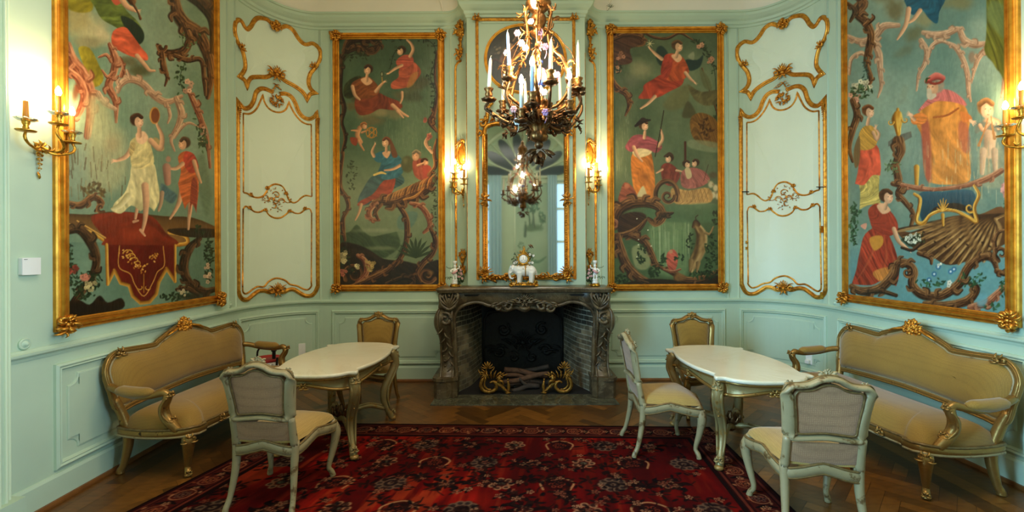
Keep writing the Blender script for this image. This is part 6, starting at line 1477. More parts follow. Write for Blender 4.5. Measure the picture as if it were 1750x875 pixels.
# ---------------------------------------------------------------- sofas
def sofa(label, loc, ang, wood, fab):
    t = thing('sofa', label, 'sofa', (0, 0, 0), 0, 'carved settees')
    k = lambda n, m_, b: b.build(n, M[m_], t)
    H = .73
    out = mirror_pts([(0, -.24), (.40, -.24), (H - .05, -.23), (H, -.19), (H + .02, 0), (H + .03, .24), (H - .01, .32), (H - .12, .325), (.60, .30), (.40, .285), (.20, .31), (0, .325)])
    out = list(dict.fromkeys([(round(x, 4), round(y, 4)) for x, y in out])); OUT = cr(out, True, 3)
    b = MB()
    # a long cushion: blend between outline and its spine so that it keeps an even crown
    n = len(OUT); V = []; F = []; lv = np.linspace(0, 1, 9)
    for q in lv:
        h = .155 * (1 - (1 - q) ** 3.0) ** .5
        for x, y in OUT:
            sx_, sy_ = max(-H * .62, min(H * .62, x)), .03
            V.append((lerp(x * .985, sx_, q), lerp(y * .985, sy_, q), .325 + h))
    m_ = len(lv)
    for i in range(m_ - 1):
        for j in range(n): F.append((i * n + j, i * n + (j + 1) % n, (i + 1) * n + (j + 1) % n, (i + 1) * n + j))
    b.add(V, F); k('seat', fab, b)
    b = MB(); pts = [(x, y, .318 + .012 * math.cos(x * 8.6) - .012 * (abs(x) > H - .03) * math.cos(y * 7)) for x, y in OUT]
    b.tube(pts, .020, 8, True, 1, rb=.032, up=(0, 0, 1)); k('seat_rail', wood, b)
    b = MB(); b.tube([(x * 1.014, y * 1.035, z + .026) for x, y, z in pts], .010, 6, True, 1); k('upper_edging', 'edge', b)
    b = MB(); b.tube([(x * 1.014, y * 1.035, z - .028) for x, y, z in pts], .009, 6, True, 1); k('lower_edging', 'cream_wood', b)
    for x in (-.4, 0, .4): b = MB(); orn(b, lambda u, y, h, x=x: (x + u, (.332 if x == 0 else .30) + h, .305 + y), 'clasp', .6); k('rail_carving', wood, b)
    for sx in (-1, 1):
        b = MB(); cabriole(b, sx * (H - .02), .27, .33, sx * .9, .9, .037); orn(b, lambda x, y, h, sx=sx: (sx * (H + .02) + x * .7 + sx * h * .5, .312 - x * .7 * sx + h * .5, .275 + y), 'clasp', .8); orn(b, lambda x, y, h, sx=sx: (sx * (H + .0) + x * .7 + sx * h * .5, .29 - x * .7 * sx + h * .5, .03 + y), 'clasp', .4); k('leg', wood, b)
        b = MB(); cabriole(b, sx * (H - .06), -.20, .33, sx, -.6, .038, True); k('leg', wood, b)
    BF = lambda x, z, h: (x, -.235 - (z - .42) * .16 + h, z)
    fr = mirror_pts([(0, .515), (.30, .505), (.60, .485), (H - .06, .475), (H - .005, .50), (H + .012, .62), (H + .03, .72), (H + .028, .80), (H - .02, .875), (H - .10, .905), (H - .24, .898), (H - .40, .890), (.28, .915), (.16, .965), (.06, 1.0), (0, 1.005)])
    fr = list(dict.fromkeys([(round(x, 4), round(.5 + (z - .5) * .93, 4)) for x, z in fr])); FR = cr(fr, True, 3)
    b = MB(); b.tube([(x, z, 0) for x, z in FR], .022, 10, True, 1, fn=BF, rb=.024, up=(0, 0, 1))
    nrm = []
    for i in range(len(FR)):
        d = FR[(i + 1) % len(FR)] - FR[i - 1]; d /= np.linalg.norm(d); nrm.append((d[1], -d[0]))
    b.tube([(x + .017 * a, z + .017 * c_, .014) for (x, z), (a, c_) in zip(FR, nrm)], .009, 6, True, 1, fn=BF)
    for sx in (-1, 1): b.tube([(sx * (H - .05), .31, .02), (sx * (H - .03), .45, .01), (sx * (H - .0), .56, 0)], [.036, .032, .030], 9, sub=4, fn=BF)
    k('backrest_frame', wood, b)
    b = MB(); b.tube([(x - .019 * a, z - .019 * c_, .016) for (x, z), (a, c_) in zip(FR, nrm)], .007, 6, True, 1, fn=BF); k('inner_edging', 'cream_wood', b)
    IN = np.array([(x - .014 * a, z - .014 * c_) for (x, z), (a, c_) in zip(FR, nrm)])
    b = MB(); V = []; F = []; n = len(IN)
    for q in lv:
        h = .075 * (1 - (1 - q) ** 2.4) ** .5
        for x, z in IN: V.append(BF(lerp(x, max(-H * .6, min(H * .6, x)), q), lerp(z, (.695) + .05 * (1 - min(1, abs(x) / .5)), q), h))
    for i in range(m_ - 1):
        for j in range(n): F.append((i * n + j, i * n + (j + 1) % n, (i + 1) * n + (j + 1) % n, (i + 1) * n + j))
    b.add(V, F); b.add([BF(x, z, -.012) for x, z in IN], [tuple(range(n - 1, -1, -1))], False)
    o = k('backrest', fab, b)
    b = MB(); orn(b, lambda x, y, h: BF(x, .975 + y, h + .014), 'bunch', .85, 3); orn(b, lambda x, y, h: BF(x, .965 + y, h + .012), 'crest', .62)
    for sx in (-1, 1): o_leaf(b, lambda x, y, h: BF(x, y, h), sx * .06, .97, PI / 2 - sx * 1.75, .16, .02, -sx * .35, .028)
    k('crest_carving', 'gold', b)
    for sx in (-1, 1): b = MB(); orn(b, lambda x, y, h: BF(sx * (H - .08) + x, .868 + y, h + .012), 'clasp', .8); k('shoulder_carving', wood, b)
    for sx in (-1, 1):
        b = MB()
        b.tube([(sx * (H + .02), -.265, .655), (sx * (H + .05), -.20, .645), (sx * (H + .07), -.10, .615), (sx * (H + .075), .03, .60), (sx * (H + .06), .11, .612), (sx * (H + .05), .155, .622), (sx * (H + .048), .185, .60)], [.026, .026, .024, .022, .024, .028, .024], 9, sub=4)
        b.tube([(sx * (H + .048), .185, .605), (sx * (H + .052), .175, .56), (sx * (H + .045), .145, .51), (sx * (H + .035), .15, .45), (sx * (H + .03), .195, .39), (sx * (H + .02), .24, .335)], [.030, .028, .030, .034, .034, .028], 9, sub=4)
        for d in (-1, 1): b.tube([(sx * (H + .05) + d * .024, .195, .59), (sx * (H + .05) + d * .027, .165, .54), (sx * (H + .04) + d * .030, .155, .47), (sx * (H + .03) + d * .020, .205, .40)], [.009, .010, .011, .006], 6, sub=4)
        orn(b, lambda x, y, h, sx=sx: (sx * (H + .02) + sx * h * .4 + x, .19 + h, .42 + y), 'clasp', .5); orn(b, lambda x, y, h, sx=sx: (sx * (H + .05) + x, .20 + h, .61 + y), 'clasp', .42)
        arm = k('arm', wood, b)
        p = MB(); p.tube([(sx * (H + .066), -.165, .640), (sx * (H + .074), -.13, .642), (sx * (H + .078), -.04, .630), (sx * (H + .073), .055, .630), (sx * (H + .066), .095, .630)], [.018, .044, .050, .042, .016], 10, sub=4, flat=.8, up=(0, 0, 1))
        p.build('arm_pad', M[fab], arm)
    t.location = loc; t.rotation_euler.z = math.radians(ang); return t
s1 = sofa('gilt carved sofa with ochre upholstery along the left wall', (-2.595, 3.97, 0), -90 - 1.8, 'gilt_cream', 'fabric')
s2 = copy_tree(s1); s2['label'] = 'gilt carved sofa with ochre upholstery along the right wall'
s2.location = (2.93, 3.63, 0); s2.rotation_euler.z = math.radians(90 + 1.0)

# ---------------------------------------------------------------- tables
def table(label, loc, ang):
    t = thing('centre_table', label, 'table', (0, 0, 0), 0, 'marble topped tables')
    k = lambda n, m_, b: b.build(n, M[m_], t)
    q = [(0, .615), (.12, .606), (.22, .570), (.275, .525), (.300, .488), (.358, .478), (.358, .478), (.350, .430), (.322, .395), (.336, .33), (.372, .18), (.384, 0)]
    q4 = q + [(x, -y) for x, y in reversed(q[:-1])]; q4 = q4 + [(-x, y) for x, y in reversed(q4[1:-1])]
    OUT = cr(q4, True, 3)
    b = MB(); n = len(OUT); prof = [(.965, .668), (1.0, .672), (1.012, .682), (1.012, .690), (1.0, .698), (.985, .700)]
    V = [(x * s, y * (1 - (1 - s) * .7), z) for s, z in prof for x, y in OUT]; F = []
    for i in range(len(prof) - 1):
        for j in range(n): F.append((i * n + j, i * n + (j + 1) % n, (i + 1) * n + (j + 1) % n, (i + 1) * n + j))
    b.add(V, F); b.add(V[-n:], [tuple(range(n))], False); b.add(V[:n], [tuple(range(n - 1, -1, -1))], False); k('table_top', 'onyx', b)
    AP = OUT * np.array((.90, .93)); b = MB()
    def low(x, y):
        a = max(abs(x) / .33, 0); return .60 + .028 * math.cos(2 * math.atan2(y / 1.5, x) * 2) * .9 - .012
    V = []; F = []
    for lay in range(4):
        for x, y in AP:
            zl = low(x, y); z = [.668, .655, zl + .01, zl][lay]; s = [1.03, 1.0, .985, 1.005][lay]; V.append((x * s, y * s, z))
    for i in range(3):
        for j in range(n): F.append((i * n + j, (i + 1) * n + j, (i + 1) * n + (j + 1) % n, i * n + (j + 1) % n))
    b.add(V, F); k('apron', 'table_wood', b)
    b = MB(); b.tube([(x * 1.01, y * 1.01, low(x, y)) for x, y in AP], .013, 7, True, 1); b.tube([(x * 1.04, y * 1.04, .660) for x, y in AP], .010, 6, True, 1)
    for (x, y, nx, ny) in ((0, .572, 0, 1), (0, -.572, 0, -1), (.333, 0, 1, 0), (-.333, 0, -1, 0)): orn(b, lambda u, w, h: (x + (u if ny else nx * (h + .004)) , y + (u if nx else ny * (h + .004)), .598 + w), 'clasp', .62)
    k('apron_moulding', 'gilt_cream', b)
    for sx in (-1, 1):
        for sy in (-1, 1):
            d = Vector((sx * .64, sy * .77)).normalized(); L = lambda r, z: (sx * .305 + d.x * r, sy * .415 + d.y * r, z)
            b = MB(); b.tube([L(-.01, .66), L(.028, .60), L(.030, .52), L(-.02, .42), L(-.075, .32), L(-.085, .22), L(-.05, .12), L(-.012, .05), L(.004, .02)], [.042, .044, .038, .036, .034, .030, .026, .030, .026], 10, sub=4)
            for s_ in (-1, 1):
                e = Vector((-d.y, d.x)) * .028 * s_; b.tube([(L(.03, .62)[0] + e.x, L(.03, .62)[1] + e.y, .62), (L(.055, .54)[0] + e.x, L(.055, .54)[1] + e.y, .54), (L(.01, .43)[0] + e.x, L(.01, .43)[1] + e.y, .43), (L(-.045, .33)[0] + e.x, L(-.045, .33)[1] + e.y, .33), (L(-.055, .22)[0] + e.x, L(-.055, .22)[1] + e.y, .22), (L(-.02, .10)[0] + e.x * .7, L(-.02, .10)[1] + e.y * .7, .10)], [.012, .013, .012, .011, .010, .007], 6, sub=4)
            b.ball(L(.012, .022), (.034, .034, .022)); 
            for q_ in range(7): b.ball(L(.062 - .008 * q_, .60 - .034 * q_), .014 - .0012 * q_, 7, 5)
            T = Matrix(((-d.y, 0, d.x), (d.x, 0, d.y), (0, 1, 0)))
            orn(b, lambda x, y, h: tuple(Vector(L(.045, .615)) + T @ Vector((x, y, h))), 'clasp', .6); orn(b, lambda x, y, h: tuple(Vector(L(.0, .075)) + T @ Vector((x, y, h + .01))), 'clasp', .5)
            k('leg', 'table_wood', b)
    for sy in (-1, 1):
        b = MB()
        for sx in (-1, 1): b.tube([(sx * .255, sy * .35, .13), (sx * .17, sy * .24, .19), (sx * .08, sy * .12, .20), (0, sy * .035, .17)], [.018, .02, .02, .024], 8, sub=4); b.tube([(sx * .25, sy * .345, .16), (sx * .16, sy * .235, .215), (sx * .08, sy * .12, .222)], [.009, .010, .006], 6, sub=4)
        k('stretcher', 'table_wood', b)
    b = MB(); b.lathe([(.02, .12), (.05, .15), (.055, .18), (.03, .21), (.035, .235), (.012, .27), (.004, .285)], 14)
    for q_ in range(10): a = 2 * PI * q_ / 10; o_leaf(b, lambda x, y, h: (math.cos(a) * (.03 + x), math.sin(a) * (.03 + x), .16 + y), 0, 0, .9, .11, .026, .5, .0)
    k('stretcher_finial', 'bronze', b)
    t.location = loc; t.rotation_euler.z = math.radians(ang); return t
t1 = table('oblong white marble table with gilt legs beside the left sofa', (-1.50, 3.93, ZR - .004), -5)
t2 = copy_tree(t1); t2['label'] = 'oblong white marble table with gilt legs beside the right sofa'; t2.location = (1.80, 3.72, ZR - .004); t2.rotation_euler.z = math.radians(2)
# ================================================================ fireplace
FX, FY = .135, 5.0
SH = 1.215
t = world_thing('fireplace', 'carved brown marble fireplace with scrolled jambs and a shelf', 'fireplace', (FX, 5.1, 0))
k = lambda n, m_, b: b.build(n, M[m_], t)
def fz(py): return EYE - (py - HZ) * FY / FPX
def fx(px): return (px - 896.5) * FY / FPX
# shelf with a serpentine front
half = [(0, 4.87), (.14, 4.88), (.30, 4.915), (.50, 4.93), (.66, 4.915), (.80, 4.875), (.90, 4.87), (.955, 4.885), (.965, 4.94), (.965, 5.37)]
OUT = [(FX + x, y) for x, y in cr(half, False, 4)]; OUT = OUT + [(2 * FX - x, y) for x, y in reversed(OUT[1:])]
b = MB(); n = len(OUT); V = []; F = []
cyy = 5.37
for z, i in ((SH - .052, .028), (SH - .044, .012), (SH - .030, .016), (SH - .022, .002), (SH - .008, .0), (SH, .008)):
    for x, y in OUT: V.append((x - math.copysign(min(i, abs(x - FX)), x - FX), min(y + i, 5.37), z))
for i in range(5):
    for j in range(n): F.append((i * n + j, (i + 1) * n + j, (i + 1) * n + (j + 1) % n, i * n + (j + 1) % n))
F += [tuple(5 * n + j for j in range(n)), tuple(range(n - 1, -1, -1))]; b.add(V, F, True); o = k('shelf', 'marble', b); fix_normals(o)
# frieze with the scrolled arch
ar = [(776, 552), (777, 540), (781, 531), (793, 521.5), (810, 517), (823, 518), (834, 522), (845, 524), (855, 529), (866, 530.5), (877, 527), (885, 526), (896.5, 531)]
AR = [(fx(x), fz(y)) for x, y in ar]; AR = [tuple(p) for p in cr(AR, False, 3)]
AR = AR + [(-x, z) for x, z in reversed(AR[:-1])]
zt_ = SH - .05
b = MB(); m_ = len(AR); V = []; F = []
def yf(x, f): return lerp(4.985, 5.03, f) + .035 * math.cos(abs(x) / .78 * PI) * -.5 - .03 * (abs(x) > .62)
for q, f in enumerate((0, .35, .7, 1)):
    for x, z in AR: V.append((FX + x * lerp(1.0, 1.13 if abs(x) > .5 else 1.0, 1 - f), yf(x, f) - .02 * math.sin(PI * f), lerp(zt_, z, f)))
for q in range(3):
    for j in range(m_ - 1): F.append((q * m_ + j, q * m_ + j + 1, (q + 1) * m_ + j + 1, (q + 1) * m_ + j))
V += [(FX + x, 5.40, z) for x, z in AR]
for j in range(m_ - 1): F.append((3 * m_ + j, 3 * m_ + j + 1, 4 * m_ + j + 1, 4 * m_ + j))
b.add(V, F); b.tube([(FX + x, yf(x, 1) - .006, z) for x, z in AR[::3] + [AR[-1]]], .020, 8, sub=3); b.tube([(FX + x * 1.03, yf(x, 1) - .01, z + .036) for x, z in AR[::3] + [AR[-1]]], .011, 6, sub=3)
o = k('frieze', 'marble', b)
b = MB(); g = lambda x, y, h: (FX + x, 4.965 - h, 1.075 + y)
orn(b, g, 'crest', .95)
for s in (-1, 1):
    for q in range(7): o_leaf(b, g, s * (.06 + .035 * q), -.02 - .01 * (q % 3), PI / 2 - s * (1.0 + .1 * q), .12, .022, -s * .9, .02)
    o_curl(b, g, s * .19, -.06, .06, PI / 2, 1.0 * s, .02, .02); o_curl(b, g, s * .28, -.075, .055, 0, -1.0 * s, .018, .02)
b.tube([(FX - .055, 4.955, 1.0), (FX, 4.925, .985), (FX + .055, 4.955, 1.0)], [.012, .022, .012], 8, sub=4); k('keystone_shell', 'marble', b)
for s in (-1, 1):
    # block above the jamb with a leafy shield
    b = MB(); x0, x1 = .635, .945
    sil = [(zt_ + .01, .755, .945, 4.965), (1.12, .755, .955, 4.945), (1.05, .755, .950, 4.94), (1.0, .755, .955, 4.935), (.985, .755, .95, 4.95)]
    def loft(sil):
        V = []; F = []
        for z, xi, xo, y in sil:
            c = min(.05, (xo - xi) * .3); P = [(xi, 5.39), (xi, y + c), (xi + c * .6, y), (xo - c * .6, y), (xo, y + c), (xo, 5.37)]
            for x, yy in P: V.append((FX + s * x, yy, z))
        for i in range(len(sil) - 1):
            for j in range(5): F.append((i * 6 + j, i * 6 + j + 1, (i + 1) * 6 + j + 1, (i + 1) * 6 + j))
        F += [tuple(range(6)), tuple((len(sil) - 1) * 6 + j for j in range(5, -1, -1))]
        b.add(V, F)
    loft([tuple(x) for x in cr(sil, False, 3)])
    g = lambda x, y, h: (FX + s * .825 + s * x, 4.94 - h, 1.07 + y)
    for q in range(7): o_leaf(b, g, 0, -.07, PI / 2 + (q - 3) * .28, .17, .022, .1 * (3 - q), .02)
    b.tube([(-.10, .08, .012), (-.075, -.03, .02), (0, -.085, .022), (.08, -.03, .02), (.10, .08, .012)], .018, 7, sub=4, fn=g); o_curl(b, g, -.07, .07, .035, 1, .9, .014, .02); o_curl(b, g, .07, .07, .035, 2, -.9, .014, .02)
    o = k('corner_block', 'marble', b); fix_normals(o)
    b = MB()
    sil = [(.985, .775, .955, 4.955), (.93, .775, .985, 4.925), (.86, .775, 1.0, 4.915), (.78, .775, .995, 4.93), (.68, .775, .965, 4.985), (.56, .77, .945, 5.03), (.42, .765, .94, 5.04), (.31, .765, .945, 5.02), (.245, .76, .975, 4.975), (.225, .76, .985, 4.96)]
    loft([tuple(x) for x in cr(sil, False, 4)])
    for xo in (.795, .93): b.tube([(FX + s * (xo + (.02 if xo > .9 and 4.95 > y else 0)), y - .004, z) for z, xi, x_, y in sil], [.010, .014, .014, .012, .010], 6, sub=3)
    g = lambda x, y, h: (FX + s * .845 + s * x, 4.915 - h, .86 + y)
    o_curl(b, g, .02, .02, .075, 1.2, 1.2, .022, .014); 
    for q in range(9): zz = -.08 - q * .055; yy = np.interp(.86 + zz, [r[0] for r in sil][::-1], [r[3] for r in sil][::-1]); o_leaf(b, lambda x, y, h: (FX + s * .845 + s * x, yy - h, .86 + y), .05 - .01 * q, zz, -PI / 2 + .5 * (-1) ** q, .10, .018, .7 * (-1) ** q, .008); o_bead(b, lambda x, y, h: (FX + s * .845 + s * x, yy - h, .86 + y), .105 - .008 * q, zz, .012, .0)
    # inner rounded reveal of the opening
    o = k('jamb', 'marble', b); fix_normals(o)
    b = MB(); sil = [(.552 - .0, .70), (.5, .69)]
    b.tube([(FX + s * x, 5.01, z) for x, z in ((.785, .84), (.775, .70), (.768, .55), (.765, .40), (.76, .25), (.76, .06))], [.022, .022, .022, .022, .024, .026], 8, sub=3); b.build('jamb_moulding', M['marble'], t)
    b = MB()
    for (z0, z1, g_) in ((.015, .20, 0), (.20, .235, .012)):
        P = [(.745 - g_, 5.37), (.745 - g_, 4.97 - g_), (.785, 4.93 - g_), (.81, 4.945 - g_), (.86, 4.90 - g_), (.96, 4.895 - g_), (1.0 + g_, 4.95 - g_), (1.0 + g_, 5.37)]
        b.prism([(FX + s * x, y) for x, y in P], lambda x, y, h: (x, y, h), z0, z1)
    o = k('plinth', 'marble', b); fix_normals(o)
# curved brick cheeks
random.seed(9)
for s in (-1, 1):
    b = MB(); cheek = cr([(.785, 5.06), (.745, 5.17), (.642, 5.38), (.585, 5.62), (.535, 5.86)], False, 8)
    d = np.concatenate(([0], np.cumsum(np.linalg.norm(np.diff(cheek, axis=0), axis=1)))); Lk = d[-1]
    cp = lambda u, z, w: (FX + s * (np.interp(u, d, cheek[:, 0]) - w), np.interp(u, d, cheek[:, 1]) - w * .3, z)
    us = np.linspace(0, Lk, 12); V = [cp(u, z, 0) for z in (0, 1.12) for u in us]; b.add(V, [(i, i + 1, 13 + i, 12 + i) for i in range(11)], False, srgb(196, 186, 160))
    for r in range(19):
        u = -.05 if r % 2 else 0; z = .02 + r * .057
        while u < Lk:
            a0, a1 = max(u + .004, 0), min(u + .098, Lk)
            if a1 - a0 > .02:
                q = random.uniform(.62, 1.0) * (1 if z < .75 else .55); cc = srgb(146 * q + 8, 130 * q + 8, 98 * q + 6)  # upper courses get a darker brick colour
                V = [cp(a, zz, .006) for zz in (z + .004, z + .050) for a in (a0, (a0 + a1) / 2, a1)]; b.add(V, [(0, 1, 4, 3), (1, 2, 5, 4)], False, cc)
            u += .103
    m_, nt, pb = (M.get('brick'), None, None) if M.get('brick') else nodes('mottled_brick')
    if nt:
        a_ = N(nt, 'ShaderNodeAttribute', attribute_name='Col'); n_ = N(nt, 'ShaderNodeTexNoise', i_Scale=7.0, i_Detail=6.0); nt.links.new(coords(nt), n_.inputs['Vector']); r_ = ramp(nt, n_.outputs['Fac'], [(.35, (.5, .48, .44, 1)), (.7, (1, 1, 1, 1))]); x_ = N(nt, 'ShaderNodeMix', data_type='RGBA', blend_type='MULTIPLY'); x_.inputs[0].default_value = 1
        nt.links.new(a_.outputs['Color'], x_.inputs[6]); nt.links.new(r_.outputs[0], x_.inputs[7]); nt.links.new(x_.outputs[2], pb.inputs['Base Color']); pb.inputs['Roughness'].default_value = .9; M['brick'] = m_
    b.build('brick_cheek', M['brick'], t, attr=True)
b = MB(); b.box((FX, 5.90, .56), (1.16, .03, 1.16)); b.box((FX, 5.45, 1.13), (1.6, .92, .02)); b.box((FX, 5.42, .006), (1.62, .96, .010)); k('firebox', 'soot', b)
b = MB(); pw = .50
b.prism([(-pw, .02), (pw, .02), (pw, .74), (.36, .84), (.2, .86), (0, .93), (-.2, .86), (-.36, .84), (-pw, .74)], lambda x, y, h: (FX + x, 5.885 - h, y), .0, .03)
b.tube([(FX + x, 5.85, z) for x, z in ((-pw, .04), (-pw, .74), (-.36, .84), (-.2, .86), (0, .93), (.2, .86), (.36, .84), (pw, .74), (pw, .04))], .018, 6, sub=2)
g = lambda x, y, h: (FX + x, 5.855 - h, .45 + y)
orn(b, g, 'crest', 1.5)
for s in (-1, 1):
    for q in range(8): o_leaf(b, g, s * (.08 + .04 * q), -.10 + .06 * math.sin(q), PI / 2 - s * (.4 + .15 * q), .15, .026, -s * .8, .018)
    o_curl(b, g, s * .25, .16, .09, 1, s * 1.1, .026, .016); o_curl(b, g, s * .30, -.12, .08, 3, -s * 1.1, .024, .016); o_curl(b, g, s * .12, -.20, .07, 2, s, .022, .016)
k('fireback', 'iron', b)
# hearth slab
b = MB(); b.prism([(-.865, 4.72), (1.12, 4.72), (1.10, 5.045), (-.845, 5.045)], lambda x, y, h: (x, y, h), .0005, .013)
o = b.build('hearth_slab', M['hearth']); tag(o, 'green grey marble slab on the floor before the fireplace', 'hearth slab'); fix_normals(o)

# ---------------------------------------------------------------- andirons and logs
for i, (px, s, side) in enumerate(((850, 1, 'left'), (948, -1, 'right'))):
    c = at(px, 672, 5.09); c.z = .014
    t = world_thing('andiron', 'gilt scroll andiron with a leafy plume and small seated figure, %s of the logs' % side, 'andiron', c, 'gilt andirons')
    g = lambda x, y, h: (c.x + s * x, c.y - h, c.z + y)
    b = MB()
    b.tube([(-.10, .21, .0), (-.165, .16, .01), (-.185, .09, .01), (-.15, .035, .01), (-.08, .02, .01), (-.02, .05, .01), (-.01, .10, .01), (-.045, .135, .01), (-.085, .12, .01)], [.012, .02, .024, .024, .023, .021, .02, .016, .010], 8, sub=4, fn=g, rb=None); b.tube([(-.13, .19, .02), (-.145, .10, .025), (-.11, .055, .025), (-.06, .05, .025)], [.008, .012, .012, .006], 6, sub=4, fn=g)
    b.tube([(-.04, .13, .0), (.03, .10, .01), (.08, .05, .01), (.12, .015, .01)], [.022, .022, .018, .014], 8, sub=4, fn=g)
    for q in range(6): o_leaf(b, g, .0 + .02 * q, .11 - .015 * q, -PI / 2 + .9, .07, .012, .6, .014); o_leaf(b, g, -.09 + .025 * q, .16 + .005 * q, PI / 2 - .3 * q + .5, .10, .017, -.5, .016)
    k = lambda n, b, m='old_gilt': b.build(n, M[m], t)
    k('scroll_base', b)
    b = MB(); b.tube([(.115, .0, .0), (.125, .03, .0), (.128, .08, .0), (.120, .14, .0)], [.026, .016, .020, .009], 8, sub=3, fn=g); b.ball((.119, .155, 0), .013, fn=g); b.lathe([(.03, 0), (.032, .012), (.02, .018)], 10, (0, 0, 0), fn=lambda x, y, z: g(.117 + x, z, y)); k('post', b)
    b = MB(); b.tube([(-.11, .19, 0), (-.125, .26, .01), (-.11, .30, .01)], [.014, .009, .006], 7, sub=3, fn=g)
    for q in range(7): a = PI / 2 + (q - 3) * .55; o_leaf(b, g, -.11, .29, a, .075, .016, .25 * (3 - q), .012)
    for q in range(6): a = PI / 2 + .5 + q * .5; o_leaf(b, g, -.125, .22, a, .085, .014, .6, .012); b.ball((-.108 + .012 * math.cos(q), .325 + .012 * math.sin(q), .012), (.012, .02, .012), 6, 5, g)
    o_leaf(b, g, -.15, .20, 2.6, .10, .014, -.9, .012); o_leaf(b, g, -.09, .24, .5, .09, .014, .8, .012); k('plume', b)
    b = MB(); b.tube([(.02, .14, .03), (.025, .18, .035), (.03, .215, .03)], [.026, .024, .013], 8, sub=3, fn=g); b.ball((.036, .238, .032), (.015, .018, .015), fn=g); b.tube([(.02, .145, .04), (.055, .15, .055), (.07, .11, .05)], [.018, .014, .008], 7, sub=3, fn=g); b.tube([(.03, .21, .035), (.06, .19, .05), (.065, .225, .05)], [.009, .008, .006], 6, sub=3, fn=g); b.tube([(.02, .20, .03), (-.01, .175, .04)], [.009, .007], 6, sub=0, fn=g); k('seated_figure', b)
def log(pts, r, mat, label):
    P = [at(px, py, Y) for px, py, Y in pts]
    base = min(P, key=lambda p: p.z); t = MB(); Q = [tuple(p) for p in P]
    t.tube(Q, r, 11, sub=5)
    for _ in range(2):
        q = random.choice(Q[:-1]); t.ball((q[0], q[1] - r[0] * .6, q[2] + r[0] * .4), r[0] * .45, 7, 5)
    o = t.build('log', M[mat]); tag(o, label, 'log', 'logs on the hearth'); return o
log([(876, 668, 5.16), (890, 664.5, 5.20), (902, 659.5, 5.22), (921, 660, 5.25)], [.022, .026, .030, .028], 'log_grey', 'forked grey log lying at the front between the andirons')
mb = MB(); P = [at(901, 659, 5.22), at(893, 653, 5.2), at(888, 647, 5.19)]; mb.tube([tuple(p) for p in P], [.022, .017, .015], 9, sub=3); o = mb.build('branch_stub', M['log_grey'], bpy.data.objects['log'])
log([(878, 662, 5.32), (915, 663, 5.34)], [.03, .03], 'log_grey', 'dark log lying low behind the forked grey log')
log([(860, 653, 5.26), (885, 650, 5.25), (912, 642, 5.26), (938, 638, 5.30)], [.027, .03, .03, .027], 'log', 'reddish brown log slanting across the top of the forked log')
log([(864, 641, 5.38), (885, 641.5, 5.37), (902, 648, 5.34)], [.024, .024, .022], 'log', 'short brown log end sticking out at the left of the pile')
log([(862, 632, 5.46), (888, 634, 5.44), (912, 640, 5.42), (936, 643, 5.40)], [.034, .032, .03, .027], 'log', 'thick brown log on top of the pile, sawn end at left')
log([(893, 634, 5.56), (915, 631, 5.56), (938, 626, 5.55)], [.025, .026, .028], 'log_grey', 'dark log rising to the right at the back of the pile')
log([(868, 660, 5.45), (905, 652, 5.46), (940, 654, 5.46)], [.035, .035, .035], 'log_grey', 'charred log lying at the very bottom, hidden behind the others')
